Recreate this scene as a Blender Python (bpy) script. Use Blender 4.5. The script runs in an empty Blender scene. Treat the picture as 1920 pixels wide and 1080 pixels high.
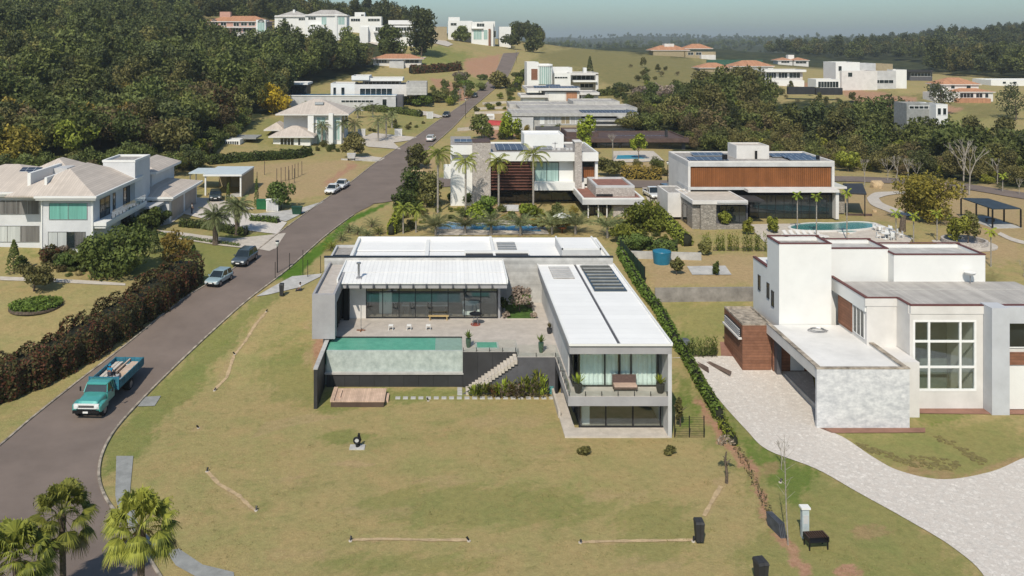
import bpy, math, random
import numpy as np
from mathutils import Vector, Matrix
C = bpy.context.scene.collection
R = math.radians
rnd = random.Random(7)
nr = np.random.RandomState(7)
# ---------------------------------------------------------------- camera, light, exposure
F, CX, CY, HC = 1600.0, 840.0, 74.0, 29.5
cam = bpy.data.cameras.new('camera'); camo = bpy.data.objects.new('camera', cam); C.objects.link(camo)
camo.location = (0, 0, HC); camo.rotation_euler = (R(90), 0, 0)
cam.sensor_width = 36; cam.lens = F/1920*36; cam.shift_x = (960-CX)/1920; cam.shift_y = (CY-540)/1920
cam.clip_start = 1; cam.clip_end = 30000
bpy.context.scene.camera = camo
w = bpy.data.worlds.new('World'); bpy.context.scene.world = w; w.use_nodes = True
nt = w.node_tree; bg = nt.nodes['Background']
sky = nt.nodes.new('ShaderNodeTexSky'); sky.sky_type = 'NISHITA'; sky.sun_disc = False
sky.sun_elevation = R(46.5); sky.sun_rotation = R(198); sky.air_density = 1.0; sky.dust_density = 1.2; sky.ozone_density = 1.6; sky.air_density = 1.0
tint = nt.nodes.new('ShaderNodeMix'); tint.data_type = 'RGBA'; tint.blend_type = 'MULTIPLY'; tint.inputs[0].default_value = 1; tint.inputs[7].default_value = (.74, .90, .97, 1)
nt.links.new(sky.outputs[0], tint.inputs[6]); nt.links.new(tint.outputs[2], bg.inputs[0]); bg.inputs[1].default_value = 0.105
sl = bpy.data.lights.new('sun', 'SUN'); so = bpy.data.objects.new('sun', sl); C.objects.link(so)
sl.energy = 4.0; sl.angle = R(0.6); sl.color = (1.0, 0.915, 0.78)
so.rotation_euler = Vector((0.3, 0.9, -1.0)).to_track_quat('-Z', 'Y').to_euler()
vs = bpy.context.scene.view_settings; vs.view_transform = 'Standard'; vs.look = 'None'; vs.gamma = 1; vs.exposure = 0.15
# ---------------------------------------------------------------- terrain height table
PXC = [-700, -200, 0, 200, 400, 600, 840, 950, 1100, 1300, 1500, 1700, 1920, 2200, 2700]
YR = [-100, 60, 72, 80, 92, 115, 150, 200, 280, 360, 450, 600, 900, 1400, 2400, 4500, 9000]
TT = [  # one row per depth
 [0]*15, [0]*15,
 [.2,.2,.1,0,0,0,0,0,0,0,0,0,0,0,0],
 [1.2,1.2,1.1,1,.8,.8,.8,.8,.8,.9,.9,.9,.9,.9,.9],
 [2.6,2.6,2.5,2.4,2.2,2.1,2.2,2.3,2.4,2.7,2.8,2.9,3,3,3],
 [4.5,4.5,4.4,3.8,3.0,2.7,3.2,3.4,3.6,3.9,4.0,4.0,4,4,4],
 [7.5,7.5,7,5.2,4.0,3.7,3.8,4.0,4.2,4.2,3.2,3.0,3,3,3],
 [13,13,12,10,7,5.2,5.2,5.4,5.6,5.2,2.0,0.5,.5,.5,.5],
 [25,25,24,20,14,9,8.5,8.6,8.6,7.5,3.5,2.5,2.5,3,3],
 [37,37,36,32,24,17,13.5,13,12.5,10,8,8.5,8,8,8],
 [50,50,48,44,38,34,27.5,21.5,17.5,15,11,10,8,8,8],
 [58,58,58,54,48,43,33.5,29,22.5,20,12,6,10,14,14],
 [48,50,50,46,40,36,27,22,18,16,6,12,32,40,40],
 [20,20,22,20,16,12,8,6,6,8,8,22,30,38,40],
 [14,14,14,14,14,12,10,10,10,16,16,20,24,26,26],
 [34,34,34,34,34,34,32,32,30,30,30,30,32,34,34],
 [60,60,60,60,60,60,58,56,56,56,58,60,60,60,60]]
TT = np.array(TT, float)
tY = np.concatenate([np.linspace(-100, 56, 30), np.linspace(60, 160, 101), 160*np.exp(np.linspace(0.01, math.log(9000/160), 300))])
tP = np.linspace(-700, 2700, 341)
_a = np.array([np.interp(tY, YR, TT[:, j]) for j in range(len(PXC))]).T
TAB = np.array([np.interp(tP, PXC, _a[i]) for i in range(len(tY))])
def _blur(A, n, ax):
    A = np.moveaxis(A, ax, 0); 
    for _ in range(n):
        B = A.copy(); B[1:-1] = (A[:-2]+2*A[1:-1]+A[2:])/4; A = B
    return np.moveaxis(A, 0, ax)
TAB2 = _blur(_blur(TAB, 14, 0), 40, 1)
near = np.clip((tY-62)/12, 0, 1)[:, None]
TAB = TAB*(1-near) + TAB2*near
def hgt(X, Y):
    X = np.asarray(X, float); Y = np.asarray(Y, float)
    p = 840+1600*X/np.maximum(Y, 70)
    yi = np.interp(Y, tY, np.arange(len(tY))); pi_ = np.interp(p, tP, np.arange(len(tP)))
    y0 = np.clip(yi.astype(int), 0, len(tY)-2); p0 = np.clip(pi_.astype(int), 0, len(tP)-2)
    fy = yi-y0; fp = pi_-p0
    z = (TAB[y0, p0]*(1-fy)*(1-fp)+TAB[y0+1, p0]*fy*(1-fp)+TAB[y0, p0+1]*(1-fy)*fp+TAB[y0+1, p0+1]*fy*fp)
    a = np.clip((Y-500)/500, 0, 1); b = np.clip((Y-1800)/1500, 0, 1)
    z = z + a*(4*np.sin(X*.011+1+Y*.003)+3*np.sin(Y*.013+X*.006)+2*np.sin(X*.03+Y*.02)) + b*(9*np.sin(X*.0021+2+Y*.001)+6*np.sin(Y*.004-X*.0013)+6*np.sin(X*.006+Y*.0005))
    n = np.clip((62-Y)/30, 0, 1)
    z = z + .05*np.sin(X*.35+Y*.2)*(1-n)*np.clip((Y-100)/60, 0, 1)
    return z
def H(x, y): return float(hgt(x, y))
_ys = np.concatenate([np.linspace(30, 200, 900), 200*np.exp(np.linspace(0, math.log(40), 2500))])
def P(px, py):
    X = (px-CX)/F*_ys; Z = HC-(py-CY)/F*_ys
    d = Z-hgt(X, _ys); i = np.argmax(d <= 0)
    if d[i] > 0: i = len(_ys)-1
    if i == 0: i = 1
    t = d[i-1]/(d[i-1]-d[i]+1e-9); Y = _ys[i-1]+t*(_ys[i]-_ys[i-1]); t = min(max(t, 0), 1)
    return Vector(((px-CX)/F*Y, Y, H((px-CX)/F*Y, Y)))
def Z_(z, py): return (HC-z)*F/(py-CY)                 # depth at which height z lies on picture row py
def XA(px, Y): return (px-CX)/F*Y
def ZA(py, Y): return HC-(py-CY)/F*Y
# ---------------------------------------------------------------- materials
MATS = {}
def mat(name, col, rough=.8, var=.12, scale=1.0, bump=0, metal=0, spec=.3, col2=None, stretch=None, detail=5):
    if name in MATS: return MATS[name]
    m = bpy.data.materials.new(name); MATS[name] = m; m.use_nodes = True; t = m.node_tree; N = t.nodes; L = t.links
    b = N['Principled BSDF']; b.inputs['Roughness'].default_value = rough; b.inputs['Metallic'].default_value = metal
    b.inputs['Specular IOR Level'].default_value = spec
    tc = N.new('ShaderNodeTexCoord'); mp = N.new('ShaderNodeMapping'); L.new(tc.outputs['Object'], mp.inputs[0])
    if stretch: mp.inputs['Scale'].default_value = stretch
    n1 = N.new('ShaderNodeTexNoise'); n1.inputs['Scale'].default_value = scale; n1.inputs['Detail'].default_value = detail; n1.inputs['Roughness'].default_value = .65
    L.new(mp.outputs[0], n1.inputs[0])
    r = N.new('ShaderNodeValToRGB'); L.new(n1.outputs[0], r.inputs[0])
    c = col; d = col2 or tuple(x*(1-var*2.2) for x in c); e = tuple(min(1, x*(1+var)) for x in c)
    r.color_ramp.elements[0].position = .32; r.color_ramp.elements[1].position = .68
    r.color_ramp.elements[0].color = (*d, 1); r.color_ramp.elements[1].color = (*e, 1)
    L.new(r.outputs[0], b.inputs['Base Color'])
    if bump:
        bp = N.new('ShaderNodeBump'); bp.inputs['Strength'].default_value = .6; bp.inputs['Distance'].default_value = bump
        n2 = N.new('ShaderNodeTexNoise'); n2.inputs['Scale'].default_value = scale*6; n2.inputs['Detail'].default_value = 4
        L.new(tc.outputs['Object'], n2.inputs[0]); L.new(n2.outputs[0], bp.inputs['Height']); L.new(bp.outputs[0], b.inputs['Normal'])
    return m
def banded(name, c1, c2, axis, freq, rough=.6, spec=.3, bump=.02, width=.12, varscale=.8, metal=0, var=.1):
    """boards / corrugation / courses: stripes along one axis plus weathering"""
    if name in MATS: return MATS[name]
    m = mat(name, c1, rough, var, varscale, 0, metal, spec); t = m.node_tree; N = t.nodes; L = t.links
    b = N['Principled BSDF']; tc = N.new('ShaderNodeTexCoord'); s = N.new('ShaderNodeSeparateXYZ'); L.new(tc.outputs['Object'], s.inputs[0])
    mu = N.new('ShaderNodeMath'); mu.operation = 'MULTIPLY'; mu.inputs[1].default_value = freq; L.new(s.outputs[axis], mu.inputs[0])
    fr = N.new('ShaderNodeMath'); fr.operation = 'FRACT'; L.new(mu.outputs[0], fr.inputs[0])
    lt = N.new('ShaderNodeMath'); lt.operation = 'LESS_THAN'; lt.inputs[1].default_value = width; L.new(fr.outputs[0], lt.inputs[0])
    mx = N.new('ShaderNodeMix'); mx.data_type = 'RGBA'; L.new(lt.outputs[0], mx.inputs[0])
    src = b.inputs['Base Color'].links[0].from_socket
    L.new(src, mx.inputs[6]); mx.inputs[7].default_value = (*c2, 1); L.new(mx.outputs[2], b.inputs['Base Color'])
    # per-board tone
    fl = N.new('ShaderNodeMath'); fl.operation = 'FLOOR'; L.new(mu.outputs[0], fl.inputs[0])
    wn = N.new('ShaderNodeTexWhiteNoise'); wn.noise_dimensions = '1D'; L.new(fl.outputs[0], wn.inputs['W'])
    hv = N.new('ShaderNodeHueSaturation'); mr = N.new('ShaderNodeMapRange'); L.new(wn.outputs[0], mr.inputs[0]); mr.inputs[3].default_value = 1-min(.12,var*1.2); mr.inputs[4].default_value = 1+min(.1,var)
    L.new(mr.outputs[0], hv.inputs['Value']); L.new(mx.outputs[2], hv.inputs['Color']); L.new(hv.outputs[0], b.inputs['Base Color'])
    if bump:
        bp = N.new('ShaderNodeBump'); bp.inputs['Distance'].default_value = bump; L.new(fr.outputs[0], bp.inputs['Height']); L.new(bp.outputs[0], b.inputs['Normal'])
    return m
def stone(name, c1, c2, scale=1.2, rough=.85, bump=.04, stretch=(1, 1, 2), joint=.55):
    """irregular stone cladding / crazy paving"""
    if name in MATS: return MATS[name]
    m = mat(name, c1, rough, .15, 3, 0); t = m.node_tree; N = t.nodes; L = t.links; b = N['Principled BSDF']
    tc = N.new('ShaderNodeTexCoord'); mp = N.new('ShaderNodeMapping'); mp.inputs['Scale'].default_value = stretch; L.new(tc.outputs['Object'], mp.inputs[0])
    v = N.new('ShaderNodeTexVoronoi'); v.inputs['Scale'].default_value = scale; L.new(mp.outputs[0], v.inputs[0])
    v2 = N.new('ShaderNodeTexVoronoi'); v2.feature = 'DISTANCE_TO_EDGE'; v2.inputs['Scale'].default_value = scale; L.new(mp.outputs[0], v2.inputs[0])
    mx = N.new('ShaderNodeMix'); mx.data_type = 'RGBA'; src = b.inputs['Base Color'].links[0].from_socket
    s = N.new('ShaderNodeSeparateColor'); L.new(v.outputs['Color'], s.inputs[0]); L.new(s.outputs[0], mx.inputs[0]); L.new(src, mx.inputs[6]); mx.inputs[7].default_value = (*c2, 1)
    lt = N.new('ShaderNodeMath'); lt.operation = 'LESS_THAN'; lt.inputs[1].default_value = .035; L.new(v2.outputs['Distance'], lt.inputs[0])
    m2 = N.new('ShaderNodeMix'); m2.data_type = 'RGBA'; L.new(lt.outputs[0], m2.inputs[0]); L.new(mx.outputs[2], m2.inputs[6]); m2.inputs[7].default_value = (*[x*joint for x in c2], 1)
    L.new(m2.outputs[2], b.inputs['Base Color'])
    bp = N.new('ShaderNodeBump'); bp.inputs['Distance'].default_value = bump; L.new(v2.outputs['Distance'], bp.inputs['Height']); L.new(bp.outputs[0], b.inputs['Normal'])
    return m
def leafmat(name, c1, c2, c3=None, transl=.25):
    if name in MATS: return MATS[name]
    m = bpy.data.materials.new(name); MATS[name] = m; m.use_nodes = True; t = m.node_tree; N = t.nodes; L = t.links
    b = N['Principled BSDF']; b.inputs['Roughness'].default_value = .65; b.inputs['Specular IOR Level'].default_value = .25
    g = N.new('ShaderNodeNewGeometry'); tc = N.new('ShaderNodeTexCoord'); oi = N.new('ShaderNodeObjectInfo')
    n1 = N.new('ShaderNodeTexNoise'); n1.inputs['Scale'].default_value = .45; n1.inputs['Detail'].default_value = 2; L.new(g.outputs['Position'], n1.inputs[0])
    ad = N.new('ShaderNodeMath'); ad.operation = 'MULTIPLY_ADD'; L.new(g.outputs['Random Per Island'], ad.inputs[0]); ad.inputs[1].default_value = .7; L.new(n1.outputs[0], ad.inputs[2])
    r = N.new('ShaderNodeValToRGB'); L.new(ad.outputs[0], r.inputs[0]); r.color_ramp.elements[0].position = .45; r.color_ramp.elements[1].position = 1.15
    r.color_ramp.elements[1].position = 1.0; r.color_ramp.elements[0].color = (*c1, 1); r.color_ramp.elements[1].color = (*c2, 1)
    if c3: e = r.color_ramp.elements.new(.93); e.color = (*c2, 1); r.color_ramp.elements[2].color = (*c3, 1)
    hv = N.new('ShaderNodeHueSaturation'); L.new(r.outputs[0], hv.inputs['Color'])
    mr = N.new('ShaderNodeMapRange'); L.new(oi.outputs['Random'], mr.inputs[0]); mr.inputs[3].default_value = .7; mr.inputs[4].default_value = 1.3; L.new(mr.outputs[0], hv.inputs['Value'])
    mh = N.new('ShaderNodeMapRange'); wn = N.new('ShaderNodeTexWhiteNoise'); wn.noise_dimensions = '1D'; L.new(oi.outputs['Random'], wn.inputs['W']); L.new(wn.outputs[0], mh.inputs[0]); mh.inputs[3].default_value = .485; mh.inputs[4].default_value = .512; L.new(mh.outputs[0], hv.inputs['Hue'])
    L.new(hv.outputs[0], b.inputs['Base Color'])
    tr = N.new('ShaderNodeBsdfTranslucent'); L.new(hv.outputs[0], tr.inputs[0]); ms = N.new('ShaderNodeMixShader'); ms.inputs[0].default_value = transl
    L.new(b.outputs[0], ms.inputs[1]); L.new(tr.outputs[0], ms.inputs[2]); L.new(ms.outputs[0], N['Material Output'].inputs[0])
    return m
def glassmat(name, tint, refl=.12, rough=.03):
    if name in MATS: return MATS[name]
    m = bpy.data.materials.new(name); MATS[name] = m; m.use_nodes = True; t = m.node_tree; N = t.nodes; L = t.links
    N.remove(N['Principled BSDF']); tr = N.new('ShaderNodeBsdfTransparent'); tr.inputs[0].default_value = (*tint, 1)
    gl = N.new('ShaderNodeBsdfGlossy'); gl.inputs['Roughness'].default_value = rough; gl.inputs[0].default_value = (.9, .95, 1, 1)
    fr = N.new('ShaderNodeLayerWeight'); fr.inputs[0].default_value = .2; mr = N.new('ShaderNodeMapRange'); L.new(fr.outputs[0], mr.inputs[0]); mr.inputs[3].default_value = refl; mr.inputs[4].default_value = .45
    ms = N.new('ShaderNodeMixShader'); L.new(mr.outputs[0], ms.inputs[0]); L.new(tr.outputs[0], ms.inputs[1]); L.new(gl.outputs[0], ms.inputs[2]); L.new(ms.outputs[0], N['Material Output'].inputs[0])
    return m
def watermat(name, c1, c2, rough=.08):
    m = mat(name, c1, rough, 0, 1.6, .03, 0, .5, col2=c2); return m
def emitless(): pass
M = dict(
 white=mat('white_render', (.70,.70,.68), .7, .025, .5, 0), roofw=banded('white_standing_roof', (.78,.775,.755), (.70,.70,.69), 1, .9, .6, .4, .01, .03, .35, var=.02),
 roofw2=banded('white_corrugated_roof', (.78,.775,.755), (.69,.69,.68), 0, 2.6, .6, .4, .02, .14, .35, var=.025),
 grey=mat('grey_render', (.33,.325,.335), .75, .07, .5), greyl=mat('grey_light_render', (.5,.5,.5), .75, .08, .5),
 concw=banded('board_marked_concrete', (.45,.445,.43), (.40,.39,.375), 2, 2.6, .8, .2, .01, .05, 1.3),
 char=banded('charcoal_cladding', (.036,.036,.038), (.02,.02,.022), 0, .8, .6, .3, .01, .03, .8),
 dgrey=mat('dark_grey_render', (.095,.095,.105), .7, .1, .8),
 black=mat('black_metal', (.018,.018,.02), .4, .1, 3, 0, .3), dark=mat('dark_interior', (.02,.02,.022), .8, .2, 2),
 deck=mat('travertine_deck', (.47,.425,.38), .7, .07, 1.4), pave=mat('beige_paving', (.50,.45,.39), .8, .08, 1.5),
 conc=mat('concrete', (.44,.43,.41), .85, .12, .9, .01), kerb=mat('kerb_concrete', (.36,.31,.25), .9, .3, 1.6),
 tile=mat('green_stone_tile', (.42,.47,.44), .35, .1, 2.2, 0, col2=(.30,.35,.33)),
 water=watermat('pool_water_green', (.13,.40,.29), (.09,.32,.23)), waterb=watermat('pool_water_blue', (.02,.22,.42), (.012,.13,.30)),
 watert=watermat('pool_water_teal', (.05,.22,.20), (.03,.15,.14)),
 wood=banded('pinkish_deck_boards', (.56,.40,.30), (.38,.26,.19), 0, 7, .7, .2, .004, .1, 1.5), brick=banded('reddish_clay_tile_cladding', (.23,.11,.068), (.13,.065,.042), 2, 4, .75, .2, .008, .12, 2.5),
 timber=banded('varnished_timber_slats', (.23,.085,.028), (.10,.035,.012), 0, 3.5, .5, .3, .02, .2, .5),
 glass=glassmat('clear_window_glass', (.93,.97,.955), .08), glassd=mat('reflective_dark_glass', (.018,.026,.028), .06, .2, .6, 0, 0, .9),
 glassg=mat('curtained_green_glass', (.34,.47,.44), .12, .14, 3.0, 0, 0, .8, stretch=(1, 1, .03), col2=(.22,.33,.31)), rail=glassmat('railing_glass', (.95,.97,.965), .03),
 frame=mat('window_frame_black', (.02,.02,.022), .4, .05, 3), framew=mat('window_frame_white', (.75,.75,.74), .5, .03, 3),
 tilew=banded('pale_roof_tiles', (.50,.44,.385), (.42,.365,.32), 0, 3.2, .85, .2, .02, .2, .6, var=.06), terra=banded('terracotta_roof_tiles', (.46,.24,.14), (.30,.14,.08), 0, 3.0, .85, .2, .03, .2, 1.2),
 solar=None, gravel=mat('grey_roof_gravel', (.33,.31,.29), .9, .18, 2.5, .01), maroon=mat('maroon_coping', (.13,.045,.04), .6, .1, 2),
 plaster=mat('blotchy_white_stucco', (.60,.60,.60), .85, .1, 2.0, .01, col2=(.40,.41,.43), detail=9, stretch=(1,1,1.6)), offw=mat('offwhite_render', (.62,.60,.575), .8, .05, .6),
 fibre=banded('grey_corrugated_sheet', (.42,.40,.375), (.34,.32,.30), 0, 3.5, .8, .2, .03, .25, .5),
 crazy=stone('pale_crazy_paving', (.64,.60,.55), (.54,.49,.44), 4.2, .8, .002, (1,1,1), joint=.86), stonew=stone('pale_stacked_stone', (.52,.48,.44), (.38,.34,.31), 2.6, .9, .05, (1,1,2.4)),
 stonegr=stone('mixed_stone_cladding', (.36,.33,.29), (.22,.20,.175), 2.4, .9, .05, (1,1,2)),
 asphalt=mat('asphalt', (.182,.144,.122), .9, .09, .22, .008, detail=9), bark=mat('bark', (.13,.10,.075), .9, .3, 6, .02), palebark=mat('pale_bark', (.32,.29,.25), .9, .2, 6, .02),
 soil=mat('red_soil', (.30,.15,.085), .95, .2, 2, .02), tansoil=mat('tan_soil', (.46,.34,.20), .95, .15, 2, .02), tanw=mat('golden_wall_panel', (.33,.27,.17), .7, .08, 1),
 blueg=mat('pale_blue_roof', (.50,.56,.58), .5, .05, 1), pink=mat('pink_render', (.50,.30,.24), .8, .1, .5), brown=mat('dark_brown_roofing', (.10,.065,.055), .7, .15, 1),
 tank=mat('blue_tank_plastic', (.02,.15,.24), .4, .08, 2), steel=mat('steel', (.35,.35,.36), .4, .1, 3, 0, .7), tire=mat('tyre_rubber', (.02,.02,.02), .9, .1, 5))
def solarmat():
    m = bpy.data.materials.new('solar_cells'); m.use_nodes = True; N = m.node_tree.nodes; L = m.node_tree.links; b = N['Principled BSDF']
    tc = N.new('ShaderNodeTexCoord'); br = N.new('ShaderNodeTexBrick'); br.offset = 0; br.inputs['Scale'].default_value = 1; br.inputs['Brick Width'].default_value = 1.0; br.inputs['Row Height'].default_value = .5; br.inputs['Mortar Size'].default_value = .03
    br.inputs['Color1'].default_value = (.02,.03,.055,1); br.inputs['Color2'].default_value = (.03,.045,.07,1); br.inputs['Mortar'].default_value = (.35,.38,.4,1)
    L.new(tc.outputs['Object'], br.inputs[0]); L.new(br.outputs[0], b.inputs['Base Color']); b.inputs['Roughness'].default_value = .15; return m
M['solar'] = solarmat()
# ---------------------------------------------------------------- mesh builder and object tools
class MB:
    def __init__(s): s.v = []; s.f = []; s.m = []; s.mats = []
    def mi(s, m):
        m = M[m] if isinstance(m, str) else m
        if m not in s.mats: s.mats.append(m)
        return s.mats.index(m)
    def poly(s, pts, m):
        n = len(s.v); s.v += [tuple(p) for p in pts]; s.f.append(tuple(range(n, n+len(pts)))); s.m.append(s.mi(m)); return s
    def box(s, x0, x1, y0, y1, z0, z1, m, top=None):
        if x1 < x0: x0, x1 = x1, x0
        if y1 < y0: y0, y1 = y1, y0
        if z1 < z0: z0, z1 = z1, z0
        n = len(s.v); s.v += [(x0,y0,z0),(x1,y0,z0),(x1,y1,z0),(x0,y1,z0),(x0,y0,z1),(x1,y0,z1),(x1,y1,z1),(x0,y1,z1)]
        k = s.mi(m); kt = s.mi(top) if top else k
        for q, mm in (((0,3,2,1),k),((4,5,6,7),kt),((0,1,5,4),k),((1,2,6,5),k),((2,3,7,6),k),((3,0,4,7),k)):
            s.f.append(tuple(n+i for i in q)); s.m.append(mm)
        return s
    def prism(s, pts, z0, z1, m, top=None):     # pts ccw in xy
        n = len(s.v); k = len(pts); a = s.mi(m); t = s.mi(top) if top else a
        s.v += [(p[0], p[1], z0) for p in pts]+[(p[0], p[1], z1) for p in pts]
        s.f.append(tuple(range(n+k-1, n-1, -1))); s.m.append(a); s.f.append(tuple(range(n+k, n+2*k))); s.m.append(t)
        for i in range(k): j = (i+1) % k; s.f.append((n+i, n+j, n+k+j, n+k+i)); s.m.append(a)
        return s
    def hexa(s, b, t, m):                       # 4 bottom pts, 4 top pts
        n = len(s.v); s.v += [tuple(p) for p in b]+[tuple(p) for p in t]; k = s.mi(m)
        for q in ((0,3,2,1),(4,5,6,7),(0,1,5,4),(1,2,6,5),(2,3,7,6),(3,0,4,7)): s.f.append(tuple(n+i for i in q)); s.m.append(k)
        return s
    def tube(s, pts, r, m, n=8, cap=True):
        k = s.mi(m); rs = r if isinstance(r, (list, tuple)) else [r]*len(pts); base = len(s.v)
        pts = [Vector(p) for p in pts]
        for i, p in enumerate(pts):
            d = (pts[min(i+1, len(pts)-1)]-pts[max(i-1, 0)]).normalized(); u = d.orthogonal().normalized()
            if abs(d.z) < .98: u = Vector((0,0,1)).cross(d).normalized()
            else: u = Vector((1,0,0))
            v = d.cross(u).normalized(); u = v.cross(d)
            for j in range(n): a = 2*math.pi*j/n; s.v.append(tuple(p+(u*math.cos(a)+v*math.sin(a))*rs[i]))
        for i in range(len(pts)-1):
            for j in range(n): a = base+i*n+j; b = base+i*n+(j+1) % n; s.f.append((a, b, b+n, a+n)); s.m.append(k)
        if cap: s.f.append(tuple(base+j for j in range(n-1, -1, -1))); s.m.append(k); e = base+(len(pts)-1)*n; s.f.append(tuple(e+j for j in range(n))); s.m.append(k)
        return s
    def cyl(s, x, y, z0, z1, r, m, n=16, r1=None): return s.tube([(x,y,z0),(x,y,z1)], [r, r if r1 is None else r1], m, n)
    def lathe(s, x, y, prof, m, n=18):
        k = s.mi(m); base = len(s.v)
        for r, z in prof:
            for j in range(n): a = 2*math.pi*j/n; s.v.append((x+r*math.cos(a), y+r*math.sin(a), z))
        for i in range(len(prof)-1):
            for j in range(n): a = base+i*n+j; b = base+i*n+(j+1) % n; s.f.append((a, b, b+n, a+n)); s.m.append(k)
        e = base+(len(prof)-1)*n; s.f.append(tuple(base+j for j in range(n-1,-1,-1))); s.m.append(k); s.f.append(tuple(e+j for j in range(n))); s.m.append(k)
        return s
    def hip(s, x0, x1, y0, y1, z, h, ov, m, fascia=None, th=.18):
        x0 -= ov; x1 += ov; y0 -= ov; y1 += ov; d = min(x1-x0, y1-y0)/2; fm = fascia or m
        s.box(x0, x1, y0, y1, z-th, z, fm); z += .004
        if x1-x0 > y1-y0: a = (x0+d, (y0+y1)/2, z+h); b = (x1-d, (y0+y1)/2, z+h)
        else: a = ((x0+x1)/2, y0+d, z+h); b = ((x0+x1)/2, y1-d, z+h)
        p = [(x0,y0,z),(x1,y0,z),(x1,y1,z),(x0,y1,z)]
        if x1-x0 > y1-y0: fs = [[p[0],p[1],b,a],[p[1],p[2],b],[p[2],p[3],a,b],[p[3],p[0],a]]
        else: fs = [[p[0],p[1],a],[p[1],p[2],b,a],[p[2],p[3],b],[p[3],p[0],a,b]]
        for q in fs: s.poly(q, m)
        return s
    def build(s, name, parent=None, world=None, loc=None, smooth=False):
        if world is None and parent is not None:
            q = parent
            while q.parent is not None: q = q.parent
            world = q.get('category') in ('house','garage','pavilion','hut','shed','outbuilding','gate lodge','retaining wall','fence')
        me = bpy.data.meshes.new(name); me.from_pydata(s.v, [], s.f); 
        for m in s.mats: me.materials.append(m)
        me.polygons.foreach_set('material_index', s.m)
        if smooth: me.polygons.foreach_set('use_smooth', [True]*len(s.f))
        me.update(); o = bpy.data.objects.new(name, me); C.objects.link(o)
        if parent is not None:
            o.parent = parent
            if world:
                q = parent; T = Vector((0,0,0))
                while q is not None: T += q.location; q = q.parent
                o.location = -T
        if loc is not None: o.location = loc
        return o
def tag(o, label, cat, group=None, kind=None):
    if label: o['label'] = label
    if cat: o['category'] = cat
    if group: o['group'] = group
    if kind: o['kind'] = kind
    return o
def thing(name, label, cat, loc=(0,0,0), rz=0, group=None, s=1):
    o = bpy.data.objects.new(name, None); C.objects.link(o); o.location = loc; o.rotation_euler = (0,0,rz); o.scale = (s,s,s); o.empty_display_size = .3
    return tag(o, label, cat, group)
def children(o): return [c for c in bpy.data.objects if c.parent == o]
_kids = {}
def dup(root, loc, rz=0, label=None, s=None, group=None):
    r = root.copy(); C.objects.link(r); r.location = loc; r.rotation_euler = (0,0,rz)
    if s: r.scale = (s,s,s) if not isinstance(s, tuple) else s
    if label: r['label'] = label
    if group: r['group'] = group
    if root.name not in _kids: _kids[root.name] = [(c, children(c)) for c in children(root)]
    for ch, gr in _kids[root.name]:
        c = ch.copy(); C.objects.link(c); c.parent = r
        for g in gr: d = g.copy(); C.objects.link(d); d.parent = c
    return r
def quads(name, V, material, parent=None, extra=None):
    """mesh from an (N,4,3) array of separate quads; extra = MB merged in as a second material"""
    n = len(V); vv = V.reshape(-1, 3); ev = np.array(extra.v).reshape(-1, 3) if extra and extra.v else np.zeros((0, 3))
    me = bpy.data.meshes.new(name); allv = np.vstack([vv, ev]); me.vertices.add(len(allv)); me.vertices.foreach_set('co', allv.ravel())
    loops = list(range(n*4)); starts = list(range(0, n*4, 4)); mi = [0]*n
    if extra:
        for f in extra.f: starts.append(len(loops)); loops += [n*4+i for i in f]; mi.append(1)
    me.loops.add(len(loops)); me.loops.foreach_set('vertex_index', loops); me.polygons.add(len(starts)); me.polygons.foreach_set('loop_start', starts)
    me.polygons.foreach_set('material_index', mi); me.materials.append(material)
    if extra: me.materials.append(extra.mats[0])
    me.update(calc_edges=True); me.validate()
    o = bpy.data.objects.new(name, me); C.objects.link(o)
    if parent is not None: o.parent = parent
    return o
def leaves(cen, nrm, size, jitter=.6, elong=1.4):
    """(N,3) centres and outward directions -> (N,4,3) leaf clump quads"""
    n = len(cen); d = nrm+nr.normal(size=(n,3))*jitter; d /= np.linalg.norm(d, axis=1)[:, None]+1e-9
    a = nr.normal(size=(n,3)); u = np.cross(d, a); u /= np.linalg.norm(u, axis=1)[:, None]+1e-9; v = np.cross(d, u)
    s = (size*(.6+.8*nr.rand(n)))[:, None]; e = elong
    return np.stack([cen-u*s*e, cen-v*s*.7+d*s*.1, cen+u*s*e, cen+v*s*.7+d*s*.1], 1)
def blobcloud(n, blobs, surf=.75):
    """points near the surfaces of a list of (cx,cy,cz,rx,ry,rz)"""
    b = np.array(blobs); wgt = (b[:,3]*b[:,4]*b[:,5])**(2/3); i = nr.choice(len(b), n, p=wgt/wgt.sum())
    d = nr.normal(size=(n,3)); d /= np.linalg.norm(d, axis=1)[:, None]; r = (surf+(1-surf)*nr.rand(n))[:, None]*(1+.12*nr.normal(size=(n,1)))
    return b[i,:3]+d*b[i,3:]*r, d
def ribbon_pts(pairs, sub=8):
    def cr(a,b,c,d,t): return tuple(.5*((2*b[k])+(-a[k]+c[k])*t+(2*a[k]-5*b[k]+4*c[k]-d[k])*t*t+(-a[k]+3*b[k]-3*c[k]+d[k])*t**3) for k in range(2))
    out = []; n = len(pairs)
    for i in range(n-1):
        for q in range(sub):
            t = q/sub; L = cr(*[pairs[min(max(i+k,0),n-1)][0] for k in (-1,0,1,2)], t); Rr = cr(*[pairs[min(max(i+k,0),n-1)][1] for k in (-1,0,1,2)], t); out.append((L, Rr))
    out.append(pairs[-1]); return out
def inpoly(px, py, poly):
    c = np.zeros(px.shape, bool); n = len(poly)
    for i in range(n):
        x1, y1 = poly[i]; x2, y2 = poly[(i+1) % n]
        if y1 == y2: continue
        k = ((y1 > py) != (y2 > py)) & (px < (x2-x1)*(py-y1)/(y2-y1)+x1); c ^= k
    return c
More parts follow.
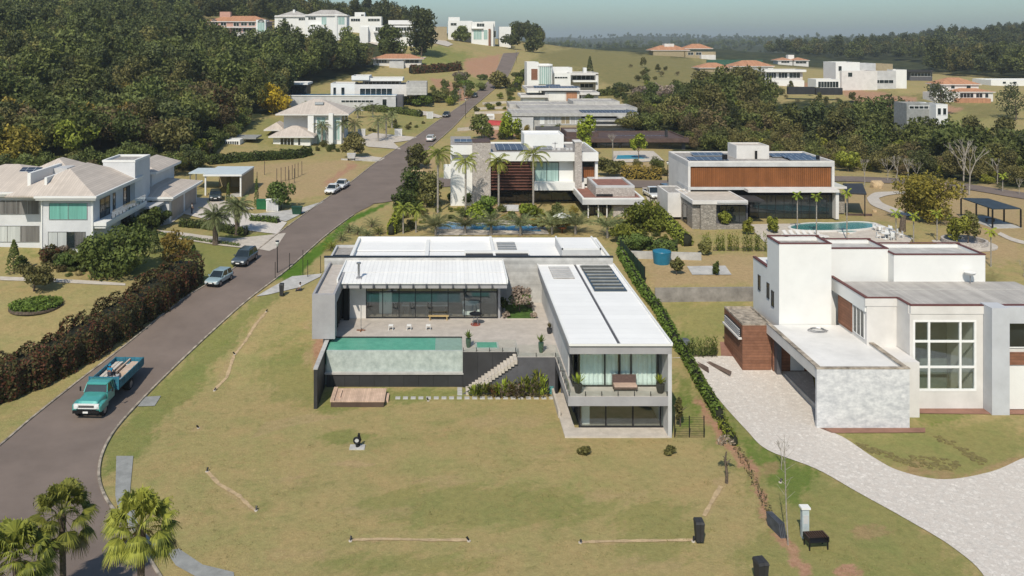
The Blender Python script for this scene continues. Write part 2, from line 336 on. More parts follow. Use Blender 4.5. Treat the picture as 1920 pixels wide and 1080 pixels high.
# ================================================================ ground
rows = [-80, -40, 0, 20, 32]; y = 40.0
while y < 9000:
    rows.append(y); st = y*y/(29.5*1600)*2.6
    if y < 620: st = min(st, 2.2)
    y += max(st, .09)
    if y > 1500: y *= 1.03
rows = np.array(rows); cols = np.arange(-620, 2621, 4.4)
YY, PP = np.meshgrid(rows, cols, indexing='ij'); XX = (PP-840)/1600*np.maximum(YY, 70); ZZ = hgt(XX, YY)
qx = 840+1600*XX/np.maximum(YY, 1); qy = 74+1600*(29.5-ZZ)/np.maximum(YY, 1)
def soft(polys, jit=5, passes=3):
    a = np.zeros(YY.shape)
    jx = 7*np.sin(qy*.11+qx*.05)+4*np.sin(qx*.31); jy = 3*np.sin(qx*.07+qy*.21)
    for k in range(passes):
        ax = qx+jx*jit/5+nr.normal(size=YY.shape)*jit; ay = qy+jy*jit/5+nr.normal(size=YY.shape)*jit*.5; c = np.zeros(YY.shape, bool)
        for p in polys:
            if isinstance(p[0], (int, float)):
                cx, cy, rx, ry = p; c |= ((ax-cx)/rx)**2+((ay-cy)/ry)**2 < 1
            else: c |= inpoly(ax, ay, p)
        a += c
    return a/passes
green = np.clip(soft([[(508,526),(545,500),(607,446),(668,402),(740,374),(700,398),(655,420),(600,480),(560,522)]], 2)
  + .45*soft([[(190,900),(186,860),(210,815),(262,757),(355,660),(420,600),(470,562),(505,540),(520,560),(440,640),(380,720),(300,800),(250,870)],
      [(1262,640),(1290,620),(1345,690),(1400,790),(1440,840),(1530,870),(1500,960),(1440,900),(1380,830),(1320,740)], [(1700,772),(1800,770),(1825,784),(1740,800)],
      [(610,735),(866,728),(870,748),(740,756),(600,775)], (650,820,50,12), (420,500,40,30), (440,455,60,20), (500,455,30,20), (310,460,60,18),[(1262,690),(1300,730),(1310,800),(1266,820)],
      [(870,140),(915,150),(905,172),(868,160)],[(1340,145),(1400,140),(1300,118),(1150,100),(1000,95),(1060,100),(1250,130)], (1000,132,14,24),
      [(0,475),(90,480),(250,520),(380,540),(440,480),(380,445),(260,470)],[(780,80),(870,95),(880,120),(810,125),(770,105)]], 6)
  + .3*soft([[(1265,700),(1400,830),(1530,880),(1700,950),(1830,1080),(1830,1250),(1490,1250),(1440,980),(1370,860),(1290,800)], [(1560,812),(1920,785),(1920,870),(1780,900),(1700,890),(1620,850)],
      [(1240,560),(1420,565),(1420,600),(1350,640),(1290,640),(1250,600)], [(770,360),(900,360),(900,330),(790,330)], [(1090,600),(1250,610),(1240,700)], (900,950,240,40),(560,700,70,60),(760,1060,160,20),(1800,215,110,22),
      (500,245,60,25), (560,275,60,12), (760,230,60,25),(1500,1040,120,50),(1230,1000,80,60)], 12), 0, 1)
tan = soft([[(470,308),(640,300),(690,310),(640,360),(560,372),(480,372)], [(1190,478),(1425,474),(1425,533),(1225,536)], [(1225,395),(1260,398),(1310,440),(1260,462)],
      [(1585,385),(1600,350),(1700,338),(1920,350),(1920,480),(1860,500),(1800,420),(1640,415)], [(762,285),(800,270),(815,300),(815,330),(768,328)],
      [(590,560),(606,640),(592,700),(575,690)], [(1200,295),(1250,296),(1250,330),(1130,330)], [(860,250),(1000,238),(1000,200),(900,215)], [(975,345),(1000,440),(830,440)]], 5)*.75
tan = np.clip(tan+.5*soft([(700,1012,60,2.5),(820,1013,50,2),(1150,1017,50,2),(1250,1014,60,2),(660,870,40,5),(1350,905,14,10),(370,805,12,5),(1165,745,4,20)], 3)
  + .45*soft([[(385,885),(392,883),(440,925),(480,958),(476,964),(430,932)], [(497,585),(503,586),(440,665),(402,735),(398,730),(432,665)], [(1322,968),(1350,915),(1356,918),(1328,970)], [(495,792),(590,775),(640,782),(540,800),(470,822)]], 1.2, 4)
  + .35*soft([(820,900,60,8),(1040,850,50,6),(700,960,80,8),(1150,930,60,9),(540,900,40,10),(560,1040,60,6),(930,1030,20,5),(950,790,80,10),(1210,1060,60,10),(300,980,30,10),(640,620,8,30)], 8), 0, 1)
red = soft([[(600,348),(655,303),(665,308),(618,348)], [(868,112),(945,100),(940,125),(915,145),(880,140)], [(802,145),(835,150),(905,180),(870,190),(830,170)], [(1300,170),(1400,225),(1430,185)], [(1400,150),(1575,160),(1715,185),(1720,225),(1630,215),(1580,175)],
      [(1400,860),(1412,860),(1440,950),(1500,1040),(1525,1080),(1500,1080),(1470,1030),(1430,970)], (1590,1072,22,14), (603,665,12,50), [(1300,750),(1312,745),(1370,830),(1420,880),(1400,885),(1350,830)],
      [(895,230),(965,232),(970,262),(900,262)], (1745,205,60,8)], 3)
red = np.clip(red+.5*soft([[(1695,860),(1760,880),(1800,895),(1860,870),(1920,850),(1920,870),(1800,900),(1700,890)],(1630,995,30,14),(1480,780,30,14),(650,1125,10,10),(1440,880,24,12)], 7)
   + .6*soft([[(1186,130),(1300,150),(1400,215),(1300,215)]], 8)*.0, 0, 1)
forest = soft([[(-700,350),(0,345),(120,325),(300,318),(380,318),(385,290),(420,265),(440,235),(530,205),(540,170),(640,150),(700,135),(760,100),(700,70),(600,60),(400,70),(370,20),(-700,-400)],
      [(1130,228),(1180,190),(1290,180),(1310,130),(1420,190),(1600,190),(1760,230),(1920,250),(2700,300),(2700,380),(1920,355),(1700,330),(1600,310),(1480,285),(1290,300),(1230,265)], [(1760,60),(2700,0),(2700,170),(1900,150),(1640,125),(1350,112),(1100,90),(1000,80),(1500,75)]], 5)
forest = np.maximum(forest, np.clip((YY-np.where((PP>900)&(PP<1330), 660, 520))/60, 0, 1))
brown = soft([[(1000,92),(1130,88),(1300,100),(1350,150),(1400,200),(1190,230),(1140,160),(1000,110)], [(1450,150),(1760,200),(1900,235),(1900,200)], (1720,600,200,120)], 8)
nv = YY.size; me = bpy.data.meshes.new('ground'); me.vertices.add(nv); me.vertices.foreach_set('co', np.stack([XX,YY,ZZ],-1).ravel())
r_, c_ = YY.shape; idx = np.arange(nv).reshape(r_, c_); q = np.stack([idx[:-1,:-1],idx[:-1,1:],idx[1:,1:],idx[1:,:-1]],-1).reshape(-1,4)
me.loops.add(q.size); me.loops.foreach_set('vertex_index', q.ravel()); me.polygons.add(len(q)); me.polygons.foreach_set('loop_start', np.arange(0,q.size,4)); me.polygons.foreach_set('use_smooth', np.ones(len(q),bool)); me.update(calc_edges=True)
for nm, (a,b,c) in (('zone',(green,tan,forest)),('zoneb',(red,brown,brown*0))):
    at = me.color_attributes.new(nm, 'FLOAT_COLOR', 'POINT'); at.data.foreach_set('color', np.stack([a,b,c,np.ones_like(a)],-1).astype('f').ravel())
gm = mat('dry_lawn', (.235,.215,.098), .95, 0, .3); t = gm.node_tree; N = t.nodes; L = t.links; b = N['Principled BSDF']; b.inputs['Specular IOR Level'].default_value = .1
geo = N.new('ShaderNodeNewGeometry')
def nz(s, d=6, r=.6, dist=0, vec=None):
    n = N.new('ShaderNodeTexNoise'); n.inputs['Scale'].default_value = s; n.inputs['Detail'].default_value = d; n.inputs['Roughness'].default_value = r; n.inputs['Distortion'].default_value = dist; L.new(vec or geo.outputs['Position'], n.inputs[0]); return n.outputs[0]
def rmp(f, stops):
    r = N.new('ShaderNodeValToRGB'); L.new(f, r.inputs[0]); e = r.color_ramp.elements
    while len(e) < len(stops): e.new(.5)
    for i, (p, c) in enumerate(stops): e[i].position = p; e[i].color = (*c, 1) if len(c) == 3 else c
    return r.outputs[0]
def mixc(f, a, b_, mode='MIX'):
    m = N.new('ShaderNodeMix'); m.data_type = 'RGBA'; m.blend_type = mode
    if isinstance(f, float): m.inputs[0].default_value = f
    else: L.new(f, m.inputs[0])
    for k, v in ((6, a), (7, b_)):
        if isinstance(v, tuple): m.inputs[k].default_value = (*v, 1)
        else: L.new(v, m.inputs[k])
    return m.outputs[2]
def mth(op, a, b_):
    m = N.new('ShaderNodeMath'); m.operation = op; m.use_clamp = True
    for k, v in ((0, a), (1, b_)):
        if isinstance(v, (int, float)): m.inputs[k].default_value = v
        else: L.new(v, m.inputs[k])
    return m.outputs[0]
def attr(n):
    a = N.new('ShaderNodeAttribute'); a.attribute_name = n; s = N.new('ShaderNodeSeparateColor'); L.new(a.outputs['Color'], s.inputs[0]); return s.outputs
za, zb = attr('zone'), attr('zoneb')
big = nz(.05, 4, .55, .4); mid = nz(.33, 6, .65, .3); fine = nz(2.2, 6, .75); vf = nz(9, 3, .8)
base = mixc(rmp(big, [(.38,(0,0,0)),(.62,(1,1,1))]), (.315,.262,.118), (.270,.255,.098))
base = mixc(rmp(mid, [(.36,(0,0,0)),(.66,(1,1,1))]), base, (.355,.270,.125))
base = mixc(mth('MULTIPLY', rmp(nz(.11,5,.7,1.0), [(.55,(0,0,0)),(.72,(1,1,1))]), .65), base, (.165,.19,.060))
base = mixc(mth('MULTIPLY', rmp(nz(.75,5,.7,.8), [(.56,(0,0,0)),(.74,(1,1,1))]), .5), base, (.13,.145,.05))
base = mixc(mth('MULTIPLY', rmp(nz(.5,5,.7,1.2), [(.54,(0,0,0)),(.74,(1,1,1))]), .6), base, (.36,.25,.12))
grn = mixc(rmp(mid, [(.3,(0,0,0)),(.7,(1,1,1))]), (.055,.125,.014), (.105,.175,.024))
gf = mth('MULTIPLY', za[0], 1.0); gf = mth('ADD', gf, mth('MULTIPLY', mth('SUBTRACT', mid, .5), mth('MULTIPLY', za[0], 1.5)))
c = mixc(gf, base, grn)
c = mixc(zb[1], c, mixc(rmp(mid,[(.35,(0,0,0)),(.65,(1,1,1))]), (.225,.190,.080), (.17,.16,.062)))
c = mixc(mth('MULTIPLY', za[1], mth('ADD', mid, .45)), c, mixc(fine, (.33,.235,.125), (.42,.30,.175)))
c = mixc(mth('MULTIPLY', zb[0], mth('ADD', mid, .5)), c, mixc(fine, (.30,.15,.085), (.42,.27,.18)))
c = mixc(za[2], c, mixc(rmp(nz(.09,8,.75),[(.4,(0,0,0)),(.6,(1,1,1))]), (.018,.026,.012), (.065,.07,.028)))
c = mixc(.55, c, rmp(fine, [(.2,(.55,.55,.55)),(.8,(1.4,1.4,1.4))]), 'MULTIPLY')
c = mixc(.45, c, rmp(vf, [(.25,(.6,.6,.6)),(.75,(1.35,1.35,1.35))]), 'MULTIPLY')
L.new(c, b.inputs['Base Color'])
bp = N.new('ShaderNodeBump'); bp.inputs['Distance'].default_value = .12; bp.inputs['Strength'].default_value = .55; L.new(nz(5, 5, .8), bp.inputs['Height']); L.new(bp.outputs[0], b.inputs['Normal'])
me.materials.append(gm); g = bpy.data.objects.new('ground', me); C.objects.link(g); g['kind'] = 'structure'

# ================================================================ road and pavings
def strip(name, pairs, m, off=.05, across=6, sub=8, kind='structure', world=False):
    rp = ribbon_pts(pairs, sub); mb = MB(); G = []
    for L_, R_ in rp:
        a = P(*L_) if not world else Vector((*L_, 0)); b_ = P(*R_) if not world else Vector((*R_, 0)); G.append([(a.x+(b_.x-a.x)*k/across, a.y+(b_.y-a.y)*k/across) for k in range(across+1)])
    for row in G:
        for (x, y) in row: mb.v.append((x, y, H(x, y)+off+max(0, y-90)*.0006))
    k = across+1; mi = mb.mi(m)
    for i in range(len(G)-1):
        for j in range(across): a = i*k+j; mb.f.append((a, a+1, a+k+1, a+k)); mb.m.append(mi)
    o = mb.build(name, smooth=True); 
    if kind: o['kind'] = kind
    return o, [(r[0], r[-1]) for r in G]
ROAD = [((-900,1500),(420,1320)),((-700,1300),(330,1140)),((-500,1150),(250,1010)),((-250,1000),(195,935)),((-80,900),(183,880)),((0,838),(205,820)),((62,785),(258,757)),((150,715),(335,680)),((240,646),(410,610)),
 ((340,565),(465,562)),((437,506),(533,510)),((520,441),(607,445)),((600,382),(662,404)),((655,345),(705,380)),((708,304),(752,335)),((779,258),(800,283)),((815,232),(845,243)),((845,212),(880,207)),((879,187),(912,180)),((923,145),(950,145)),((942,106),(970,104)),((944,101),(973,99))]
road, edges = strip('road', ROAD, 'asphalt', .05, 6, 8)
rm = MATS['asphalt']; 
def kerb(name, pts, side, wd=.17, hh=.10, m='kerb'):
    mb = MB(); mi = mb.mi(m); n = len(pts)
    for i, p in enumerate(pts):
        a = Vector(pts[max(i-1,0)]); b_ = Vector(pts[min(i+1,n-1)]); d = (b_-a).normalized() if (b_-a).length else Vector((0,1)); nn = Vector((-d.y, d.x))*side*wd
        x0, y0 = p; x1, y1 = x0+nn.x, y0+nn.y; z0 = H(x0, y0)+max(0,y0-90)*.0006; z1 = H(x1, y1)+max(0,y1-90)*.0006
        mb.v += [(x0,y0,z0-.1),(x0,y0,z0+hh+.03),(x1,y1,z1+hh+.03),(x1,y1,z1-.1)]
    for i in range(n-1):
        for j in range(3): a = i*4+j; mb.f.append((a, a+1, a+5, a+4)); mb.m.append(mi)
    o = mb.build(name); o['kind'] = 'structure'; return o
kerb('kerb', [e[0] for e in edges], 1)
def thin(pts, a, b_): return [p for p in pts if a <= p[1] <= b_]
jl = P(745,372).y; jh = P(752,330).y
kerb('kerb', thin([e[1] for e in edges], -20, P(662,404).y), -1); kerb('kerb', thin([e[1] for e in edges], jh, 600), -1)
side, se = strip('side_street', [((690,350),(690,384)),((740,334),(735,378)),((765,331),(768,366)),((820,334),(820,352)),((950,334),(950,350)),((1100,336),(1100,352)),((1250,339),(1250,352)),((1400,330),(1400,342)),((1560,331),(1560,341)),((1660,334),(1660,344)),((1790,343),(1790,353)),((1920,362),(1920,374)),((2100,385),(2100,400))], 'asphalt', .075, 4, 5)
# driveways and paved pads
def trench(pts, wd=.3):
    ps = [P(*p) for p in pts]; mb = MB(); mi = mb.mi('tansoil'); L = []
    for a, b_ in zip(ps[:-1], ps[1:]):
        n = max(2, int((b_-a).length/.35))
        for k in range(n): L.append(a.lerp(b_, k/n))
    L.append(ps[-1])
    for i, q in enumerate(L):
        d = (L[min(i+1,len(L)-1)]-L[max(i-1,0)]); d.z = 0; d.normalize(); nn = Vector((-d.y,d.x,0))*wd*rnd.uniform(.3,.6)
        for s_ in (-1,1): x, y_ = q.x+nn.x*s_, q.y+nn.y*s_; mb.v.append((x,y_,H(x,y_)+.03))
    for i in range(len(L)-1): a = i*2; mb.f.append((a,a+1,a+3,a+2)); mb.m.append(mi)
    o = mb.build('soil_trench'); o['kind'] = 'structure'
for tp in ([(657,1013),(720,1011),(800,1013),(879,1013)], [(1088,1017),(1160,1015),(1240,1014),(1300,1013)], [(388,884),(410,908),(448,930),(470,952),(480,958)], [(401,732),(425,708),(438,668),(460,640),(478,610),(500,584)], [(1320,968),(1338,935),(1352,912)]): trench(tp)
def pad(name, poly, m, off=.06, n=None):
    pts = [P(*p) for p in poly]; mb = MB(); bm = __import__('bmesh').new()
    vs_ = [bm.verts.new((p.x, p.y, 0)) for p in pts]; f = bm.faces.new(vs_); B = __import__('bmesh').ops
    B.triangulate(bm, faces=[f])
    for k in range(n or 3): B.subdivide_edges(bm, edges=[e for e in bm.edges if e.calc_length() > 1.2], cuts=1, use_grid_fill=True); B.triangulate(bm, faces=bm.faces[:])
    for v in bm.verts: v.co.z = H(v.co.x, v.co.y)+off+max(0, v.co.y-90)*.0006
    me = bpy.data.meshes.new(name); bm.normal_update()
    for f in bm.faces:
        if f.normal.z < 0: f.normal_flip()
    bm.to_mesh(me); bm.free(); me.materials.append(M[m] if isinstance(m, str) else m); o = bpy.data.objects.new(name, me); C.objects.link(o); o['kind'] = 'structure'; return o
strip('driveway', [((1250,672),(1360,668)),((1302,680),(1475,680)),((1340,740),(1508,760)),((1400,808),(1540,800)),((1440,845),(1585,823)),((1530,880),(1640,860)),((1610,925),(1690,885)),((1700,975),(1770,900)),((1790,1030),(1860,885)),((1850,1090),(1935,855)),((1880,1200),(2020,850)),((1900,1320),(2200,860))], 'crazy', .05, 10, 6)
pad('carport_floor', [(1440,690),(1520,690),(1545,800),(1500,770)], 'crazy', .07)
pad('driveway', [(480,557),(548,519),(604,514),(600,520),(560,540),(505,553)], 'conc', .07)
pad('driveway', [(295,432),(345,438),(440,448),(516,468),(536,438),(470,462),(430,455),(300,440)][:5]+[(500,470),(420,462),(330,448)], 'pave', .07)
pad('forecourt', [(345,402),(400,392),(478,402),(538,418),(520,440),(470,434),(385,412)], 'crazy', .08)
pad('forecourt', [(335,370),(400,372),(480,392),(400,400),(345,402),(320,420),(300,425)], 'pave', .06)
pad('driveway', [(478,402),(560,392),(608,378),(592,388),(536,416)], 'conc', .07)
pad('driveway', [(665,262),(700,250),(782,258),(768,264),(738,268),(752,281),(690,276)], 'pave', .07)
pad('driveway', [(655,296),(690,293),(722,297),(714,302),(665,302)], 'pave', .07)
pad('driveway', [(752,203),(800,210),(832,219),(822,222),(770,212)], 'pave', .07)
pad('driveway', [(1203,350),(1280,352),(1268,372),(1250,385),(1215,378)], 'pave', .07)
pad('path', [(0,519),(100,523),(190,528),(235,532),(235,536),(180,534),(90,529),(0,526)], 'pave', .05)
pad('path', [(310,434),(350,438),(450,452),(520,465),(505,472),(430,458),(300,440)], 'pave', .09)
strip('path', [((1625,372),(1648,372)),((1634,385),(1655,381)),((1660,396),(1676,390)),((1680,404),(1700,399)),((1700,406),(1730,402))], 'pave', .06, 2, 5)
strip('path', [((1625,372),(1648,372)),((1640,362),(1665,367)),((1670,360),(1690,364)),((1700,359),(1720,363))], 'pave', .064, 2, 5)
strip('path', [((1870,440),(1876,436)),((1895,452),(1900,447)),((1925,460),(1930,455))], 'pave', .06, 2, 3)
pad('yard', [(1288,500),(1360,499),(1372,516),(1298,516)], 'conc', .06)
pad('yard', [(1400,422),(1640,418),(1712,448),(1700,462),(1440,462)], 'pave', .08)
pad('yard', [(1350,642),(1395,640),(1420,672),(1352,668)], mat('reddish_paving', (.26,.14,.10), .85, .1, 1), .05)
pad('yard', [(1535,803),(1735,803),(1735,812),(1560,813)], MATS['reddish_paving'], .05)
pad('yard', [(1700,764),(1920,764),(1920,778),(1700,776)], MATS['reddish_paving'], .05)
pad('pool_surround', [(818,424),(905,412),(1015,416),(1030,440),(818,442)], 'pave', .06)
pad('pool_surround', [(1150,284),(1225,284),(1245,302),(1150,306)], 'pave', .06)
pad('hill_road', [(780,108),(800,108),(775,120),(760,120)], 'pave', .06)
pad('hill_road', [(800,72),(830,75),(850,84),(840,88),(815,82)], 'pave', .06)
strip('hill_road', [((640,62),(640,66)),((700,80),(700,84)),((760,96),(760,100))], 'pave', .2, 2, 3)
# plaza strips of pavement beside the road (grey slabs)
def sidewalk(lab, poly):
    o = pad('pavement', poly, M['conc_blue'], .05); return o
M['conc_blue'] = mat('bluish_concrete', (.27,.275,.265), .85, .1, 1.2, .01)
sidewalk('', [(218,856),(250,856),(243,930),(262,990),(300,1030),(250,1010),(228,985),(216,930)]); sidewalk('', [(258,763),(272,745),(302,743),(290,762)])
sidewalk('', [(310,1034),(335,1030),(380,1060),(438,1074),(440,1090),(370,1084),(330,1062)])
# far stream of stepping slabs is built with the main house

# ================================================================ main house
hs = thing('modern_house', 'long low white roofed house with pool terrace and glazed wing on the central lawn', 'house', (2, 78, 0))
W = lambda mb, n, lab=None, par=None: (lambda o: (o.__setitem__('label', lab) if lab else None, o)[1])(mb.build(n, par or hs))
# terrace podium
W(MB().box(-10.4,8.9,75.85,85.6,-1,3.1,'char','deck').box(1.25,8.9,72.1,75.85,-1,3.1,'char','deck').box(5.75,8.9,70.9,72.1,-1,3.1,'dgrey','deck').box(8.9,9.4,68,85.6,2.4,3.1,'dgrey','deck'), 'terrace')
W(MB().box(1.25,5.8,70.86,70.99,-1,.02,'dgrey').hexa([(1.25,70.88,-.5),(5.75,70.88,-.5),(5.75,71,-.5),(1.25,71,-.5)], [(1.25,70.88,.05),(5.75,70.88,2.85),(5.75,71,2.85),(1.25,71,.05)],'dgrey'), 'stair_wall')
st = MB(); n = 17
for i in range(n): x0 = 5.75-(i+1)*4.5/n; z1 = 3.1-(i+1)*3.1/(n+.0); st.box(x0-.03, x0+4.5/n, 70.7, 72.09, z1+.02-.36, z1+.02, 'pave')
W(st, 'staircase')
W(MB().box(-10.3,1.25,72.42,72.62,1.3,3.08,'tile').box(-1.1,1.25,72.62,75.85,-1,2.93,'tile').box(-10.45,-1.1,72.62,75.85,-1,1.8,'tile'), 'pool_shell')
W(MB().box(-10.3,1.27,72.2,72.6,-1,1.18,'char'), 'pool_base'); W(MB().box(-10.42,1.3,72.08,72.42,1.18,1.32,'conc'), 'pool_gutter')
wo = W(MB().box(-10.4,-1.102,72.625,75.84,1.81,2.97,'water'), 'pool_water')
W(MB().box(-1.098,1.2,72.625,75.84,2.932,2.975, mat('shallow_water', (.26,.38,.32), .08, .05, 2, spec=.6)), 'shallow_pool')
W(MB().box(-10.72,-10.44,68.1,76.2,-1,3.16,'char').box(-10.76,-10.4,68.06,76.2,3.16,3.24,'conc'), 'outer_wall')
W(MB().box(8.66,9.6,63.15,71,-.3,.12,'pave').box(9.6,16.4,63.15,64.6,-.3,.12,'pave'), 'paving')
W(MB().box(8.6,8.78,66.5,71.0,-.5,.55,'pave'), 'kerb_wall')
# cantilevered left box
bx = MB(); x0,x1,y0,y1,z0,z1 = -11.87,-9.87,74.5,85.4,3.35,7.25
bx.box(x0,x1,y0,y0+.25,z0,z1,'grey').box(x0,x0+.2,y0+.25,y1,z0,z1,'grey').box(x1-.2,x1,y0+.25,y0+1.2,z0,z1,'grey').box(x1-.2,x1,y0+1.2,y1,6.2,z1,'grey').box(x0+.2,x1-.2,y0+.25,y1,z0,z0+.25,'grey').box(x0+.2,x1-.2,y0+.25,y1,6.75,6.95,'grey','deck').box(x1-.2,x1,84,y1,z0,6.2,'grey')
W(bx, 'side_box'); W(MB().box(-11.5,-10.42,78.5,85.5,-.5,3.34,'dgrey'), 'side_box_base')
gw = W(MB().box(x1-.12,x1-.08,y0+1.2,80,3.6,6.2,'glassd'), 'window', 'dark glazed side of the box'); f_ = MB()
for k in range(5): yy = y0+1.2+k*1.05; f_.box(x1-.16,x1-.02,yy,yy+.08,3.6,6.2,'frame')
f_.build('window_frame', gw)
# living room
lv = MB(); GY = 80.8
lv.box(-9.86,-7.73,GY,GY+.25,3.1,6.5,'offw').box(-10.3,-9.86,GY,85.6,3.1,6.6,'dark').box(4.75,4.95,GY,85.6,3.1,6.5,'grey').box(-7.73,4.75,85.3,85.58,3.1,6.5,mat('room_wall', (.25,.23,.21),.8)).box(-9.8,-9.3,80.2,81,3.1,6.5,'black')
W(lv, 'wall'); W(MB().box(-7.73,4.75,GY+.3,85.3,3.1,3.14,mat('room_floor', (.22,.17,.14), .4, .1)), 'floor')
gl = W(MB().box(-7.7,4.7,GY+.05,GY+.08,3.15,6.5,'glass'), 'window_wall'); fr = MB(); 
for k in range(9): x = -7.73+k*12.38/8; fr.box(x-.04,x+.04,GY-.02,GY+.12,3.11,6.5,'frame')
fr.box(-7.73,4.7,GY-.03,GY+.13,3.1,3.2,'frame').box(-7.73,4.7,GY-.03,GY+.13,5.55,5.62,'frame'); fr.build('frame', gl)
W(MB().box(-10.2,5.45,78.85,85.6,6.5,7.0,'grey'), 'fascia')
rb = MB(); xl, xr = -10.25, 5.5
for (ya, za, yb, zb_) in ((78.7,7.0,81.6,7.14),(81.65,7.2,85.6,7.3)):
    rb.hexa([(xl,ya,za-.06),(xr,ya,za-.06),(xr,yb,zb_-.06),(xl,yb,zb_-.06)], [(xl,ya,za+.05),(xr,ya,za+.05),(xr,yb,zb_+.05),(xl,yb,zb_+.05)], 'roofw2')
rb.box(xl,xr,81.6,81.66,7.1,7.22,'greyl').box(xl-.02,xl+.12,78.7,85.6,7.0,7.42,'white').box(xr-.1,xr+.04,78.7,85.6,7.0,7.42,'white')
rf = W(rb, 'roof'); MB().cyl(-8.35,79.9,7.0,8.55,.11,'steel').cyl(-8.35,79.9,8.5,8.62,.22,'steel').box(-8.6,-8.1,79.7,80.3,7.05,7.2,'grey').build('chimney', rf)
for k in range(12):
    x = -9.3+k*1.215; W(MB().hexa([(x-.05,78.1,6.75),(x+.05,78.1,6.75),(x+.05,78.84,6.45),(x-.05,78.84,6.45)], [(x-.05,78.1,6.95),(x+.05,78.1,6.95),(x+.05,78.84,6.98),(x-.05,78.84,6.98)],'dgrey'), 'beam')
# rear block and long wall
W(MB().box(-12.4,16.55,85.62,85.95,2,7.62,'concw').box(-12.45,16.6,85.58,86.0,7.62,7.72,'black'), 'long_wall')
rb = MB().box(-9.9,16.5,85.97,95,2,7.0,'offw').box(-9.9,4.6,86,90.1,7.0,7.08,'roofw').box(-9.9,4.6,90.3,95,7.1,7.2,'roofw').box(-9.9,4.6,90.1,90.3,7,7.09,'greyl')
rb.box(-9.9,4.6,94.8,95.1,7.2,7.55,'white').box(-10.0,-9.7,86,95.1,7.05,7.5,'white').box(4.6,4.85,86,95.1,7.0,7.6,'white').box(-2.4,-2.0,86,95,7.2,7.32,'white').box(4.85,16.5,86,95,7.0,7.12,'roofw').box(16.3,16.55,86,95,7.1,7.4,'white').box(4.85,16.5,94.8,95.05,7.1,7.45,'white')
rf = W(rb, 'rear_block'); sk = MB().box(5.3,7.3,90.2,93.6,7.12,7.3,'glassd')
for k in range(5): sk.box(5.3,7.3,90.3+k*.72,90.36+k*.72,7.3,7.36,'greyl')
sk.build('skylight', rf)
W(MB().box(1.8,8.2,86.1,87.6,7.1,7.55,'dgrey','char').box(1.7,8.3,87.6,88.2,7.1,7.75,'white'), 'roof_recess')
bxx = W(MB().box(11.6,15.6,87,92.5,7.1,8.05,'greyl','roofw').box(11.6,15.6,87,87.15,8.05,8.2,'white').box(11.6,11.75,87,92.5,8.05,8.2,'white').box(15.45,15.6,87,92.5,8.05,8.2,'white'), 'roof_box')
MB().box(12,13,93,93.8,7.12,7.6,'greyl').build('air_conditioner', bxx); MB().box(14,15,93,93.8,7.12,7.6,'greyl').build('air_conditioner', bxx)
W(MB().box(-12.2,-9.98,86,94,2,6.6,'offw','gravel').box(-12.2,-9.98,89.8,90,6.6,6.8,'black').box(-12.3,-12.1,86,94,6.6,6.85,'greyl').box(-12.2,-10,93.9,94.1,6.6,6.85,'greyl'), 'annex')
# wing
W(MB().box(16.3,16.58,63.2,85.6,-.5,6.2,'greyl').box(9.4,9.62,66.8,85.6,3.1,6.2,'greyl').box(9.9,10.1,67.5,71,-.5,2.4,'dgrey').box(9.62,16.3,70,70.2,-.5,6.2,'dark').box(9.4,9.9,70.9,71.2,-.5,2.4,'dgrey').box(8.9,9.1,70.8,71.6,-.5,2.4,'dark'), 'wing_wall')
W(MB().box(8.9,16.3,63.2,65.0,2.35,3.05,'grey','deck').box(8.9,9.42,65,68,2.35,3.05,'grey','deck').box(9.42,16.3,65,70,2.35,3.05,'grey'), 'balcony')
W(MB().box(9.0,16.58,63.2,85.6,6.2,6.84,'grey'), 'wing_fascia')
rb = MB().box(8.95,12.58,63.1,85.6,6.845,6.93,'roofw').box(12.82,16.62,63.1,85.6,6.845,6.93,'roofw').box(12.6,12.8,63.3,85.6,6.845,6.87,'dgrey').box(16.5,16.64,63.1,85.6,6.93,7.05,'white').box(8.93,9.05,63.1,85.6,6.93,7.02,'white').box(9,16.6,63.05,63.15,6.84,7.0,'white')
rf = W(rb, 'wing_roof')
s1 = MB().box(9.95,11.95,80.4,84.6,6.93,7.0,'gravel'); s2 = MB().box(13.1,16.05,76.4,84.9,6.93,7.02,'glassd')
for k in range(6): s1.box(9.95,11.95,80.6+k*.7,80.78+k*.7,7.0,7.08,'greyl')
for k in range(8): s2.box(13.25,15.9,77.0+k*1.08,77.2+k*1.08,7.03,7.12,'conc_blue')
s1.build('skylight', rf); so2 = s2.build('skylight', rf); so2['label'] = 'large dark skylight with pale louvres'
# wing glazing
def glazing(name, x0, x1, y, z0, z1, mull, par, gm_='glass', axis='x', fm='frame', fw=.05):
    if axis == 'x': g_ = W(MB().box(x0,x1,y+.04,y+.07,z0,z1,gm_), name, None, par)
    else: g_ = W(MB().box(y+.04,y+.07,x0,x1,z0,z1,gm_), name, None, par)
    f = MB()
    for m_ in mull:
        (f.box(m_-fw,m_+fw,y,y+.12,z0,z1,fm) if axis == 'x' else f.box(y,y+.12,m_-fw,m_+fw,z0,z1,fm))
    for zz in (z0, z1-.08):
        (f.box(x0,x1,y-.01,y+.13,zz,zz+.09,fm) if axis == 'x' else f.box(y-.01,y+.13,x0,x1,zz,zz+.09,fm))
    f.build('frame', g_); return g_
glazing('window_wall', 9.9, 16.3, 65.0, 3.06, 6.2, [9.92,11.95,13.1,13.95,16.0], hs); glazing('window_wall', 9.9, 16.3, 64.6, .13, 2.35, [9.95,11.95,14.0,16.1], hs)
glazing('window_wall', 65, 66.8, 9.5, 3.06, 6.2, [65.1,65.9,66.7], hs, axis='y'); glazing('window_wall', 64.6, 67.5, 9.95, .13, 2.35, [64.7,65.7,66.7,67.4], hs, axis='y')
